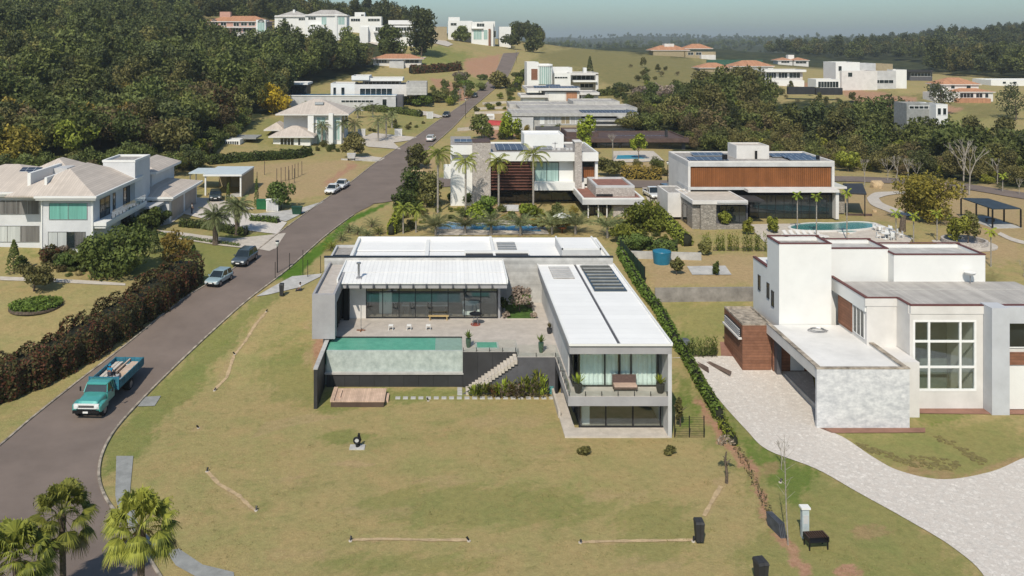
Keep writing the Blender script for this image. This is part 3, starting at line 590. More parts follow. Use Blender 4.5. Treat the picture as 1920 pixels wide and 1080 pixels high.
cu = MB(); xs = [10.1+i*.06 for i in range(98)]; cm = mat('sheer_curtain', (.86,.90,.88), .9, .05, 2)
for i in range(len(xs)-1):
    if 12.95 < xs[i] < 13.05: continue
    ya = 65.22+.05*math.sin(i*1.1); yb = 65.22+.05*math.sin((i+1)*1.1); cu.poly([(xs[i],ya,3.1),(xs[i+1],yb,3.1),(xs[i+1],yb,6.1),(xs[i],ya,6.1)], cm)
W(cu, 'curtain'); W(MB().box(10.1,16.2,64.9,70,.0,.14,mat('room_floor2',(.28,.24,.2),.5)).box(10.1,16.2,69.6,69.95,.1,2.3,mat('room_wall2',(.10,.09,.08),.8)), 'lower_room'); W(MB().box(10.25,10.8,65.1,65.6,.14,2.3,'offw'), 'column')
def railing(pts, z, par, h=1.0, posts=True):
    gl_ = MB(); pp = []
    for (a, b_) in zip(pts[:-1], pts[1:]):
        a = Vector(a); b_ = Vector(b_); d = (b_-a); Ln = d.length; d.normalize(); nn = Vector((-d.y, d.x))*.008
        gl_.hexa([(a.x-nn.x,a.y-nn.y,z),(b_.x-nn.x,b_.y-nn.y,z),(b_.x+nn.x,b_.y+nn.y,z),(a.x+nn.x,a.y+nn.y,z)], [(a.x-nn.x,a.y-nn.y,z+h),(b_.x-nn.x,b_.y-nn.y,z+h),(b_.x+nn.x,b_.y+nn.y,z+h),(a.x+nn.x,a.y+nn.y,z+h)], 'rail')
        k = max(1, int(Ln/1.1))
        for i in range(k+1): p = a+d*(Ln*i/k); pp.append(p)
    o = gl_.build('railing', par)
    for p in pp: MB().box(p.x-.025,p.x+.025,p.y-.03,p.y+.03,z,z+.34,'black').build('post', o)
    return o
railing([(8.98,68),(8.98,63.3),(16.25,63.3)], 3.05, hs); railing([(1.3,72.18),(5.72,72.18),(5.72,71.0),(8.95,71.0),(8.98,68)], 3.1, hs)
W(MB().box(2.35,4.35,72.9,74.3,3.1,3.16,'tile').box(2.5,4.2,73.0,74.2,3.13,3.18,'water'), 'spa', 'small shallow green spa set in the terrace')
W(MB().box(5.45,8.35,80.5,84.8,3.1,3.16,'pave').box(5.6,8.2,80.6,84.7,3.14,3.2,mat('courtyard_grass', (.06,.12,.02), .95, .25, 3, .03)), 'courtyard_bed', 'small green lawn bed between the living room and the wing')
# living room furniture (things)
def sofa(x, y, z, wd, dp, col, lab):
    t = thing('sofa', lab, 'sofa', (x,y,z)); MB().box(-wd/2,wd/2,-dp/2,dp/2,.1,.42,col).build('base', t); MB().box(-wd/2,wd/2,dp/2-.25,dp/2,.42,.85,col).build('backrest', t)
    for s in (-1,1): MB().box(s*(wd/2-.1)-.1,s*(wd/2-.1)+.1,-dp/2,dp/2-.25,.42,.62,col).build('armrest', t)
sofa(2.2,82.4,3.14,1.6,2.2,'white','white sofa seen through the living room glass at its right end')
t = thing('dining_table', 'grey dining table behind the middle of the living room glass', 'table', (-2.2,82.6,3.14)); MB().box(-2.2,2.2,-.5,.5,.7,.76,'greyl').build('tabletop', t)
for sx in (-1,1):
    for sy in (-1,1): MB().box(sx*2-.05,sx*2+.05,sy*.4-.05,sy*.4+.05,0,.7,'black').build('leg', t)
c0 = None
for i, x in enumerate((-5.1,-3.5,-1.8)):
    lb = ['dark high stool behind the living room glass, leftmost of three','dark high stool behind the living room glass, middle of three','dark high stool behind the living room glass, rightmost of three'][i]
    if c0 is None:
        c0 = thing('stool', lb, 'stool', (x,81.6,3.14), group='stools behind the glass'); MB().box(-.2,.2,-.2,.2,.68,.76,'black').build('seat', c0); MB().box(-.2,.2,.16,.2,.76,1.2,'black').build('backrest', c0)
        for sx in (-1,1):
            for sy in (-1,1): MB().box(sx*.17-.02,sx*.17+.02,sy*.17-.02,sy*.17+.02,0,.68,'black').build('leg', c0)
    else: dup(c0, (x,81.6,3.14), 0, lb)
t = thing('cabinet', 'tall pale cabinet standing inside the left end of the living room', 'cabinet', (-6.0,82.2,3.14)); MB().box(-.6,.6,-.3,.3,.05,2.1,'offw').build('body', t); MB().box(-.02,.02,-.33,-.3,.9,1.3,'steel').build('handle', t)
# terrace furniture
t = thing('round_table', 'round black table with reddish base on the terrace in front of the glass', 'table', (2.55,79.0,3.1)); MB().cyl(0,0,.98,1.04,.58,'black',24).build('tabletop', t)
for a in range(4): an = a*1.57+.7; MB().tube([(.12*math.cos(an),.12*math.sin(an),.98),(.38*math.cos(an),.38*math.sin(an),0)], .03, 'steel').build('leg', t)
MB().cyl(0,0,0,.05,.45,mat('red_metal',(.25,.06,.04),.5)).build('base', t)
for i, px_ in enumerate((733,767,803)):
    lb = ['leftmost','middle','rightmost'][i]+' of the three small white side stools along the terrace'; p = Vector((XA(px_,77.6),77.6,3.1))
    if i == 0: s0 = thing('side_stool', lb, 'stool', p, group='white side stools on the terrace'); MB().box(-.2,.2,-.2,.2,.4,.45,'white').build('seat', s0); MB().box(-.2,-.16,-.18,.18,0,.4,'white').build('leg', s0); MB().box(.16,.2,-.18,.18,0,.4,'white').build('leg', s0)
    else: dup(s0, p, 0, lb)
t = thing('parasol_stand', 'thin parasol pole on a small brown cross base at the left of the terrace', 'parasol stand', (XA(577,77.4),77.4,3.1)); t.location.x = -12.6+1.75+ -.0+ -0; t.location.x = XA(677,77.4)
MB().box(-.4,.4,-.05,.05,0,.08,'timber').box(-.05,.05,-.4,-.052,0,.08,'timber').box(-.05,.05,.052,.4,0,.08,'timber').build('base', t); MB().cyl(0,0,.08,2.3,.03,'steel',8).build('pole', t)
t = thing('bench', 'low yellow wooden bench against the living room glass', 'bench', (-.9,80.3,3.1)); MB().box(-.95,.95,-.16,.16,.36,.42,mat('pine',(.5,.36,.16),.6)).build('seat', t)
for s in (-1,1): MB().box(s*.8-.04,s*.8+.04,-.14,.14,0,.36,MATS['pine']).build('leg', t)
t = thing('daybed', 'dark wicker daybed with pink cushion on the front balcony', 'daybed', (13.35,64.4,3.05)); MB().box(-.9,.9,-.35,.35,.18,.34,mat('wicker',(.12,.08,.07),.8,.2,8)).build('base', t); MB().box(-.85,.85,-.35,.2,.34,.48,mat('pink_cushion',(.58,.40,.33),.9)).build('cushion', t); MB().box(-.9,.9,.25,.36,.34,1.05,MATS['wicker']).build('backrest', t)
for sx in (-1,1):
    for sy in (-1,1): MB().box(sx*.83-.03,sx*.83+.03,sy*.28-.03,sy*.28+.03,0,.18,'black').build('leg', t)
t = thing('wooden_platform', 'low pinkish wooden deck platform with step beside the dark pool wall', 'platform', (-6.95,69.6,0))
MB().box(-2.5,1.85,-1.2,1.35,.42,.5,'wood').box(-2.5,-2.2,-1.2,1.35,.5,.62,'wood').box(-1.9,-1.75,-.6,.8,.5,.62,'wood').build('boards', t); MB().box(-2.45,1.8,-1.15,1.3,0,.42,mat('dark_wood',(.09,.06,.045),.8)).build('frame', t); MB().box(1.87,2.1,-.3,1.0,0,.25,'wood').build('step', t)
# stepping slabs
sb = MB().box(-.2,.2,-.22,.22,-.05,.05,'conc'); sl0 = None; k = 0
for i in range(21):
    px_ = 746+i*14.4
    p = P(px_, 746.5); lb = 'pale square stepping slab in the row across the lawn by the stairs'
    if sl0 is None: sl0 = sb.build('stepping_stone', None, loc=p); tag(sl0, lb, 'stepping stone', 'stepping slabs across the lawn'); o = sl0
    else: o = sl0.copy(); C.objects.link(o); o.location = p
for py_ in (729, 734, 739):
    o = sl0.copy(); C.objects.link(o); o.location = P(862, py_); o['label'] = 'pale square stepping slab in the short flight at the stair foot'; o['group'] = 'stepping slabs at the stair foot'
# ================================================================ helpers for houses
def hb(mb, px0, px1, pt, pb, Y, D, m, top=None, zb=None):
    return mb.box(XA(px0,Y), XA(px1,Y), Y, Y+D, ZA(pb,Y) if zb is None else zb, ZA(pt,Y), m, top)
def house(lab, px, py, cat='house', name='house', Y=None):
    if Y: x = XA(px,Y); loc = (x, Y, H(x,Y))
    else: loc = P(px,py)
    return thing(name, lab, cat, loc)
def win(par, px0, px1, pt, pb, Y, nx=2, ny=1, gm='glassd', fm='frame', fw=.05, dep=.07, name='window', lab=None):
    x0, x1, z0, z1 = XA(px0,Y), XA(px1,Y), ZA(pb,Y), ZA(pt,Y)
    return winm(par, x0, x1, z0, z1, Y, nx, ny, gm, fm, fw, dep, name, lab)
def winm(par, x0, x1, z0, z1, Y, nx=2, ny=1, gm='glassd', fm='frame', fw=.05, dep=.07, name='window', lab=None, xs=None, zs=None):
    f = MB(); f.box(x0-fw,x1+fw,Y-dep,Y+.02,z0-fw,z0,fm).box(x0-fw,x1+fw,Y-dep,Y+.02,z1,z1+fw,fm).box(x0-fw,x0,Y-dep,Y+.02,z0,z1,fm).box(x1,x1+fw,Y-dep,Y+.02,z0,z1,fm)
    for x in (xs or [x0+(x1-x0)*i/nx for i in range(1,nx)]): f.box(x-fw/2,x+fw/2,Y-dep+.01,Y+.01,z0,z1,fm)
    for z in (zs or [z0+(z1-z0)*i/ny for i in range(1,ny)]): f.box(x0,x1,Y-dep+.012,Y+.01,z-fw/2,z+fw/2,fm)
    o = f.build(name, par); MB().box(x0,x1,Y-.03,Y+.01,z0,z1,gm).build('pane', o)
    if lab: o['label'] = lab
    return o
def winx(par, X, y0, y1, z0, z1, side=1, n=2, gm='glassd', fm='frame', fw=.05, name='window'):
    """window on a wall facing +X (side=1) or -X"""
    f = MB(); a, b_ = (X-.02, X+.07) if side > 0 else (X-.07, X+.02)
    f.box(a,b_,y0-fw,y1+fw,z0-fw,z0,fm).box(a,b_,y0-fw,y1+fw,z1,z1+fw,fm)
    for i in range(n+1): y = y0+(y1-y0)*i/n; f.box(a+.001,b_-.001,y-fw/2,y+fw/2,z0,z1,fm)
    o = f.build(name, par); c = (X-.01, X+.03) if side > 0 else (X-.03, X+.01); MB().box(*c,y0,y1,z0,z1,gm).build('pane', o); return o
def parapet(mb, x0, x1, y0, y1, z, m, h=.35, w_=.2, floor=None):
    mb.box(x0,x1,y0,y0+w_,z,z+h,m).box(x0,x1,y1-w_,y1,z,z+h,m).box(x0,x0+w_,y0+w_,y1-w_,z,z+h,m).box(x1-w_,x1,y0+w_,y1-w_,z,z+h,m)
    if floor: mb.box(x0+w_,x1-w_,y0+w_,y1-w_,z+.003,z+.03,floor)
    return mb
def solar(par, x0, y0, z, nx, ny, w_=1.0, d=1.65, tilt=.12, lab=None, gap=.06):
    for j in range(ny):
        f = MB()
        a = y0+j*(d+gap); z0 = z+.12; z1 = z0+d*tilt; x1 = x0+nx*w_
        f.hexa([(x0,a,z0),(x1,a,z0),(x1,a+d,z1),(x0,a+d,z1)], [(x0,a,z0+.05),(x1,a,z0+.05),(x1,a+d,z1+.05),(x0,a+d,z1+.05)], 'solar')
        f.build('solar_panel', par)
def B(mb, n, par, lab=None):
    o = mb.build(n, par)
    if lab: o['label'] = lab
    return o
# ================================================================ right neighbour
h = thing('white_house', 'big white cubic house with maroon copings and stone carport wall on the right', 'house', (36,70,0))
B(MB().box(27.96,35.0,64.7,64.95,-.5,4.5,'plaster').box(27.93,35.05,64.68,65.0,4.5,4.6,'kerb'), 'carport_wall', h, 'blotchy grey stone clad carport wall')
m_ = MB().box(28.0,28.3,64.96,75,3.7,4.55,'offw').box(34.6,34.95,64.96,75,3.6,4.55,'offw').box(28.3,34.6,64.96,75,4.0,4.4,'offw',mat('white_painted_slab',(.66,.65,.63),.7,.07,.35)); m_.box(27.97,28.33,64.96,75,4.55,4.62,'kerb').box(34.57,34.97,64.96,71,4.55,4.62,'kerb'); B(m_, 'carport_roof', h)
B(MB().box(28.6,29,74.2,75,-.5,3.99,'dgrey').box(33.4,34.6,65,70,-.5,3.99,'offw').box(34.6,36.8,66.6,75.1,-.5,4.3,'offw').box(28.5,34.6,74.8,75.1,-.5,4.0,'brick'), 'carport_back_wall', h)
B(MB().box(30.0,31.2,74.74,74.79,.5,2.9,'framew'), 'door', h); B(MB().box(29.2,29.35,66,74,-.2,.5,'conc'), 'low_kerb', h)
m_ = MB().box(25.9,28.45,75.05,80,-.5,4.35,'brick','kerb'); parapet(m_, 25.9,28.45,75.05,80,4.35,'kerb',.14,.12); B(m_, 'service_block', h)
o = B(MB().box(25.78,25.9,75.4,79.4,3.2,3.95,'dark').box(25.6,25.9,75.2,79.6,3.05,3.2,'offw'), 'window', h, 'long louvred strip window'); lo = MB()
for k in range(4): lo.box(25.7,25.8,75.4,79.4,3.3+k*.17,3.36+k*.17,'greyl')
lo.build('louvre', o)
m_ = MB().box(29.15,33.75,75.12,77.9,3,11.15,'white').box(29.15,33.75,77.9,81.5,3,8.7,'white'); parapet(m_, 29.15,33.75,75.12,77.9,11.15,'white',.35,.18,'gravel'); m_.box(29.1,33.8,75.08,75.32,11.5,11.58,'maroon').box(29.1,29.36,75.32,77.95,11.5,11.58,'maroon').box(33.54,33.8,75.32,77.95,11.5,11.58,'maroon').box(29.1,33.8,77.7,77.95,11.585,11.66,'maroon').box(29.1,29.4,77.95,81.5,8.7,8.82,'maroon')
B(m_, 'tower', h); m_ = MB().box(33.75,39.5,76.6,80,3,10.4,'white'); parapet(m_,33.75,39.5,76.6,80,10.4,'white',.32,.18,'conc'); m_.box(33.75,39.55,76.55,76.8,10.72,10.8,'maroon').box(33.76,34.0,76.8,80,10.72,10.8,'maroon').box(39.3,39.55,76.8,80,10.72,10.8,'maroon').box(33.7,39.55,79.8,80.05,10.81,10.88,'maroon'); B(m_, 'tower', h)
m_ = MB().box(39.5,47.6,75.6,79.6,3,10.1,'white'); parapet(m_,39.5,47.6,75.6,79.6,10.1,'white',.32,.18,'conc'); m_.box(39.45,47.65,75.55,75.8,10.42,10.5,'maroon').box(39.46,39.7,75.8,79.6,10.42,10.5,'maroon').box(47.4,47.65,75.8,79.6,10.42,10.5,'maroon').box(39.45,47.65,79.4,79.65,10.51,10.58,'maroon'); B(m_, 'tower', h)
for (y0_, z0_) in ((76.3,5.6),(77.4,6.0),(79.6,6.1)):
    winx(h, 29.15, y0_, y0_+.5, z0_, z0_+1.3, -1, 1); 
m_ = MB().box(34.4,37,70.1,75.12,4.3,7.9,'offw').box(34.3,50.2,70.1,75.6,7.9,8.05,'fibre').box(36.95,50.2,68.3,70.1,7.9,8.05,'fibre')
for (a,b_,c_,d_) in ((34.25,37.0,70.05,70.2),(36.9,50.2,68.05,68.3)): m_.box(a,b_,c_,d_,7.6,8.25,'offw').box(a-.02,b_+.02,c_-.02,d_+.02,8.25,8.33,'maroon')
m_.box(34.28,34.5,70.2,76.5,7.1,8.25,'white').box(34.24,34.54,70.2,76.5,8.25,8.34,'maroon').box(36.85,37.05,68.3,70.1,7.6,8.25,'offw').box(36.82,37.08,68.3,70.1,8.25,8.33,'maroon'); m_.box(36,50.2,73.2,73.26,8.05,8.1,'conc'); B(m_, 'upper_storey', h)
B(MB().box(34.32,34.42,72.6,75.1,4.6,7.1,'brick'), 'clay_panel', h); winx(h, 34.42, 70.5, 72.4, 4.8, 7.0, -1, 3, 'glassd', 'framew')
m_ = MB().box(36.85,37.25,68.1,75,-.5,7.6,'offw').box(37.25,42.1,68.1,68.4,6.95,7.6,'offw').box(37.25,42.1,68.1,68.4,-.5,1.5,'offw').box(42.1,42.7,68.1,75,-.5,7.6,'offw').box(37.25,42.1,72,72.3,-.5,7.6,mat('inner_wall',(.16,.18,.17),.8)); B(m_, 'window_wall', h)
winm(h, 37.27, 42.0, 1.6, 6.95, 68.2, 3, 3, 'glass', 'framew', .16, .12, 'window', 'tall white framed window of twelve panes', xs=[38.4,40.9], zs=[3.35,5.4])
B(MB().box(42.72,44.1,67.0,68.5,-.5,8.4,mat('pale_blue_render',(.47,.485,.51),.8,.05,.6)), 'pillar', h)
B(MB().box(44.1,50.3,67.3,67.6,7.1,8.4,'pale_blue' if 'pale_blue' in M else MATS['pale_blue_render']).box(44.1,50.3,68,68.3,-.5,7.1,'offw').box(42.7,50.3,68.3,75.6,-.5,7.8,'offw'), 'garage_wing', h)
win(h, 1878, 1990, 599, 650, 67.98, 2, 1, 'glassd', 'framew', .08); B(MB().box(44.2,50.2,67.9,67.99,3.6,4.6,'brick'), 'clay_panel', h); B(MB().box(44.3,50.2,67.88,67.98,.1,3.5,'white'), 'garage_door', h)
t = thing('satellite_dish', 'white satellite dish on the grey roof of the right neighbour', 'satellite dish', (45.9,75.0,8.06)); MB().cyl(0,0,0,.7,.04,'steel').build('mast', t); MB().lathe(0,0,[(.1,.7),(.35,.8),(.5,.98)],'white').build('dish', t)
# ================================================================ stone tower house with palms
Y = 132.0; h = house('stone and white house with solar panels, brown louvres and tall palms in front', 1000, 385, Y=Y)
m_ = MB(); hb(m_,845,886,272,290,Y+1,12,'white','gravel'); hb(m_,846,886,290,303,Y+2,11,'greyl'); hb(m_,845,886,303,390,Y+1,12,'white'); B(m_,'left_block',h)
winx(h, XA(846,Y+1)-.0, Y+3, Y+6, 6.5, 9, -1, 3); m_ = MB(); hb(m_,832,845,313,335,Y+2,3,'white'); B(m_,'balcony',h)
m_ = MB(); hb(m_,886,920,267,392,Y-.6,4.5,'stonew'); hb(m_,886,920,266,267.5,Y-.65,4.6,'brown'); B(m_,'stone_tower',h)
zt = ZA(288,Y); m_ = MB().box(XA(920,Y),XA(1121,Y),Y-.5,Y+13,zt-1.1,zt,'white','gravel'); parapet(m_,XA(920,Y),XA(1121,Y),Y-.5,Y+13,zt,'white',.25,.25); B(m_,'roof',h)
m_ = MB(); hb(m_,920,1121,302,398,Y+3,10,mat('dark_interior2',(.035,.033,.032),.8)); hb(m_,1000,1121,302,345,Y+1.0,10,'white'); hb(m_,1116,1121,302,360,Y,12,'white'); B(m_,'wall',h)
m_ = MB(); hb(m_,1000,1096,343,357,Y-.8,5,'white'); B(m_,'floor_slab',h)
win(h,1003,1047,305,341,Y+1,2,1,'glassg','frame',.08); win(h,1093,1115,304,312,Y+1,1,1,'glassd'); m_ = MB(); hb(m_,1093,1115,313,333,Y+.9,.2,'timber'); B(m_,'timber_panel',h)
m_ = MB(); hb(m_,1078,1091,267,357,Y-.9,2.5,'stonew'); hb(m_,1077,1092,265.5,267,Y-1,2.7,'offw'); B(m_,'chimney',h)
for k in range(10):
    y0 = 304+k*5.5; m_ = MB(); hb(m_,920,1001,y0,y0+2.6,Y-.2,.25,mat('louvre_brown',(.13,.055,.04),.6,.15,2)); B(m_,'louvre',h)
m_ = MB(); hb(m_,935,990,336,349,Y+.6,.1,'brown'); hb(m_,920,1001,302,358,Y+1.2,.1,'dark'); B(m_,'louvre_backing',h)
win(h,925,1078,360,395,Y+2.9,7,1,'glassd'); 
m_ = MB(); Y2 = Y+7; hb(m_,983,1057,255,275,Y2,6,'white','roofw',zb=10); parapet(m_,XA(983,Y2),XA(1057,Y2),Y2,Y2+6,ZA(255,Y2),'white',.25); B(m_,'roof_box',h)
solar(h, XA(931,Y+3), Y+3.2, zt, 4, 3, 1.25, 1.9, .16); solar(h, XA(1003,Y+4), Y+4, zt, 3, 2, 1.0, 1.6); solar(h, XA(852,Y+3), Y+4, ZA(272,Y+1), 3, 1, 1.1, 1.8)
for i, px_ in enumerate((1038,1048,1064,1072)): m_ = MB(); hb(m_,px_-3,px_+3,278,285,Y+4,.7,'greyl',zb=zt); B(m_,'air_conditioner',h)
m_ = MB(); hb(m_,1040,1042,266,283,Y+5,.15,'greyl',zb=zt); hb(m_,1036,1046,268,270,Y+5,.16,'greyl'); B(m_,'mast',h)
Y2 = 122.5; z2 = ZA(374,Y2); m_ = MB().box(XA(1092,Y2),XA(1208,Y2),Y2,Y2+10,z2-.75,z2,'greyl'); parapet(m_,XA(1092,Y2),XA(1208,Y2),Y2,Y2+10,z2,'white',.2,.3,mat('red_brown_roofing',(.25,.12,.09),.8,.1,1)); B(m_,'pavilion_roof',h)
m_ = MB(); hb(m_,1117,1190,352,374,Y2+2,8,'stonew','brown'); parapet(m_,XA(1117,Y2+2),XA(1190,Y2+2),Y2+2,Y2+10,ZA(352,Y2+2),'greyl',.3,.4,MATS['red_brown_roofing']); B(m_,'pavilion_upper',h)
m_ = MB(); hb(m_,1118,1149,364,372,Y2+1.95,.1,'dark'); B(m_,'window',h)
m_ = MB(); hb(m_,1150,1188,385,428,Y2+1,7,'stonew'); B(m_,'pavilion_wall',h); m_ = MB(); hb(m_,1100,1150,385,428,Y2+2.5,7,'dark'); B(m_,'pavilion_room',h); win(h,1103,1149,388,422,Y2+2.4,4,1,'glassd')
for px_ in (1103,1122,1138): m_ = MB(); hb(m_,px_-1,px_+1,385,424,Y2+.6,.2,'offw'); B(m_,'post',h)
def furn(nm, lab, cat, px, py, group=None, **k):
    return thing(nm, lab, cat, P(px, py), group=group)
# pools (blue)
def pool(lab, poly, mw, edge='pave', dz=.1):
    pts = [P(*p) for p in poly]; z = max(p.z for p in pts)+dz; c = sum(pts, Vector())/len(pts)
    t = thing('swimming_pool', lab, 'pool', (c.x,c.y,z)); ar = sum(pts[i].x*pts[(i+1)%len(pts)].y-pts[(i+1)%len(pts)].x*pts[i].y for i in range(len(pts)))
    if ar < 0: pts.reverse()
    out = [(c.x+(p.x-c.x)*1.06-c.x, c.y+(p.y-c.y)*1.08-c.y) for p in pts]; inn = [(p.x-c.x, p.y-c.y) for p in pts]
    mb = MB(); n = len(pts); 
    for i in range(n):
        j = (i+1) % n; mb.hexa([(*out[i],-.6),(*out[j],-.6),(*inn[j],-.6),(*inn[i],-.6)], [(*out[i],.05),(*out[j],.05),(*inn[j],.05),(*inn[i],.05)], edge)
    mb.build('coping', t, False); MB().prism(inn, -.5, -.03, mw).build('water', t, False); return t
wb = watermat('pool_water_pale', (.10,.26,.42), (.05,.16,.30))
pool('long blue swimming pool behind the row of small palms', [(824,436),(822,428),(845,421),(880,424),(912,421),(930,425),(1008,424),(1016,437)], 'waterb')
pool('small turquoise swimming pool beside the brown low house', [(1155,301),(1158,292),(1190,290),(1212,301)], mat('turquoise_water',(.05,.36,.52),.1,.05,2))
kp = []
for i in range(36):
    a = 2*math.pi*i/36; x = math.cos(a); yy = math.sin(a); kp.append((1562+80*x, 427.5-(8.2+1.6*x*x-2.0*math.cos(2*a)*0)*yy - 1.8*x + (2.2*math.exp(-((x)/.35)**2) if yy > 0 else 0)*1.0))
pool('teal kidney shaped swimming pool in the pale paved yard', kp, 'watert', 'offw', .22)
pool('small round teal splash pool beside the kidney shaped pool', [(1588+17*math.cos(a*math.pi/7), 437+2.4*math.sin(a*math.pi/7)) for a in range(14)], 'watert', 'offw', .2)
# ================================================================ timber panel house
Y = 122.5; h = house('grey framed house with long timber slat panel and glazed ground floor above kidney shaped pool', 1420, 405, Y=Y)
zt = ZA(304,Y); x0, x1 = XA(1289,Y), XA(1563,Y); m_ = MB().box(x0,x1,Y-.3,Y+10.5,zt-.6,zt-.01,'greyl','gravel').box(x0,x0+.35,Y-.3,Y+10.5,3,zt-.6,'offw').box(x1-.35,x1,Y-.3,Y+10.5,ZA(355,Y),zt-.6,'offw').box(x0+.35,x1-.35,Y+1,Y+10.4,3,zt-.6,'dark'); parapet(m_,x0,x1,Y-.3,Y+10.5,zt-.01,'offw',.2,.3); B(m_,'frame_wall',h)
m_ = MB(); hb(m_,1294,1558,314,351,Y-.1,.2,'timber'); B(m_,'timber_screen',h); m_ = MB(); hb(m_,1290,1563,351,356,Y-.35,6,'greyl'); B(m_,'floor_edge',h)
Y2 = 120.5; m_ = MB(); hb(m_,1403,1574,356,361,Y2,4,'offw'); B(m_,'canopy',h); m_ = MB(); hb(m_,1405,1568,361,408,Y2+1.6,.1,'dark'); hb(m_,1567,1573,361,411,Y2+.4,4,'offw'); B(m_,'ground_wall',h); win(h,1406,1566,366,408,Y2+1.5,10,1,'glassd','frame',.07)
Y3 = 115; m_ = MB(); hb(m_,1314,1343,378,434,Y3,9,'stonegr'); hb(m_,1298,1314,378,434,Y3+.5,8.5,'stonegr'); B(m_,'stone_wall',h); m_ = MB(); hb(m_,1343,1402,384,432,Y3+1.2,8,'dgrey'); hb(m_,1343,1402,422,434,Y3+.2,2,'stonegr'); B(m_,'pavilion_room',h)
z3 = ZA(378,Y3); m_ = MB().box(XA(1298,Y3),XA(1402,Y3),Y3-.1,Y3+9,z3-.35,z3,'offw','gravel'); parapet(m_,XA(1298,Y3),XA(1402,Y3),Y3-.1,Y3+9,z3,'offw',.15,.25,'pave'); B(m_,'pavilion_roof',h)
win(h,1350,1398,386,420,Y3+1.1,4,1,'glassd','frame',.08); winx(h, XA(1298,Y3+.5), Y3+3, Y3+5, 4.2, 6.5, -1, 1); B(hb(MB(),1345,1402,377.5,381,Y3-.2,.2,'greyl'),'planter',h)
m_ = MB(); hb(m_,1400,1434,376,379,Y3+2,4,'char'); B(m_,'dark_canopy',h)
m_ = MB(); hb(m_,1252,1290,363,407,Y-1.5,6,'offw','gravel'); parapet(m_,XA(1252,Y-1.5),XA(1290,Y-1.5),Y-1.5,Y+4.5,ZA(363,Y-1.5),'offw',.12,.2); B(m_,'side_wing',h); hbm = hb(MB(),1266,1285,361,365,Y,1,'black'); B(hbm,'condenser',h)
Y4 = Y+3.5; m_ = MB(); hb(m_,1381,1442,275,302,Y4,4,'offw','pave',zb=zt-.1); parapet(m_,XA(1381,Y4),XA(1442,Y4),Y4,Y4+4,ZA(275,Y4),'offw',.15,.2); B(m_,'roof_box',h)
B(hb(MB(),1416,1420,283,300,Y4-.3,.2,'black'),'vent',h); B(hb(MB(),1356,1364,290,303,Y+1.2,.5,'black'),'chimney',h); B(hb(MB(),1532,1537,292,302,Y+1.2,.4,'black'),'chimney',h)
solar(h, XA(1282,Y)+1, Y+.7, zt, 5, 1, 1.15, 2.0); solar(h, XA(1300,Y+5)+.3, Y+6.0, zt, 4, 1, 1.2, 1.8); solar(h, XA(1470,Y+1)+1, Y+1.0, zt, 4, 3, 1.1, 1.9); solar(h, XA(1446,Y+5), Y+4.5, zt, 2, 1, 1.2, 2)
m_ = MB(); hb(m_,1563,1588,350,354,Y+1,4,'offw'); B(m_,'balcony',h); railing([(XA(1565,Y+1),Y+1.1),(XA(1587,Y+1),Y+1.1)], ZA(350,Y+1), h)
m_ = MB().prism([(XA(1586,Y+2),Y+2),(XA(1625,Y+1),Y+1),(XA(1623,Y+9),Y+10),(XA(1586,Y+9),Y+10)], ZA(352,Y+2)-.9, ZA(352,Y+2)-.7, 'char'); B(m_,'pergola',h)
for (a,b_) in ((1590,Y+2.2),(1622,Y+1.5)): B(MB().box(XA(a,b_)-.06,XA(a,b_)+.06,b_,b_+.12,H(XA(a,b_),b_)-.2,ZA(352,Y+2)-.9,'char'),'post',h)
B(hb(MB(),1568,1584,365,400,Y+3,4,'stonegr'),'rear_wall',h)
# ================================================================ left classical house
h = thing('two_storey_house', 'large pale grey two storey house with beige hipped roof on the left', 'house', (-52,108,4)); Y = 103.7; za, zb_ = 3.0, 10.1; pg = mat('pale_grey_render', (.58,.59,.60), .8, .05, .5)
B(MB().box(XA(80,Y),-43.2,Y,Y+14.3,za-1,zb_,pg).box(-64,XA(80,Y)-.01,Y+2.6,Y+15,za-1,zb_,pg).box(XA(80,Y)-.15,XA(80,Y)+.0,Y-.12,Y+2.6,za-1,zb_,'white').box(-43.35,-43.12,Y-.06,Y+.25,za-1,zb_,'white'), 'wall', h)
win(h,93,163,381,411,Y,2,1,mat('turquoise_curtain_glass',(.16,.40,.34),.12,.12,2.5,stretch=(1,1,.03)),'steel',.06,lab='window with turquoise curtains'); win(h,91,125,435,465,Y,2,1,mat('pale_curtain_glass',(.50,.52,.51),.15,.1,2.2,stretch=(1,1,.03),col2=(.36,.38,.37)),'steel',.05); win(h,126,140,435,465,Y,1,1,'glassd','steel',.05); win(h,141,160,435,465,Y,1,1,mat('grey_curtain_glass',(.17,.165,.16),.15,.25,2.5,stretch=(1,1,.03)),'steel',.05)
YB = Y+2.6; win(h,-10,73,376,401,YB,4,1,mat('grey_curtain_glass',(.17,.165,.16),.15,.25,2.5,stretch=(1,1,.03)),'steel',.06); win(h,-10,38,424,453,YB,2,1,MATS['pale_curtain_glass'],'steel',.06); win(h,40,73,424,453,YB,1,1,MATS['grey_curtain_glass'],'steel',.06)
for (a,b_,y0,y1) in ((XA(63,Y)+.6,-42.5,Y-.8,Y+15),(-65,XA(64,Y),YB-.8,YB+13)):
    B(MB().box(a,b_,y0,y1,zb_,zb_+.25,'white').box(a-.15,b_+.15,y0-.15,y1,zb_+.25,zb_+.5,'white'), 'cornice', h)
rf = B(MB().hip(-53.5,-42.6,Y-.7,Y+15.5,zb_+.52,2.5,0,'tilew').hip(-66,-49.5,YB-.6,YB+14,zb_+.5,2.4,0,'tilew','white').hip(-58,-47,Y+6,Y+18,zb_+.6,2.8,0,'tilew','white'), 'roof', h)
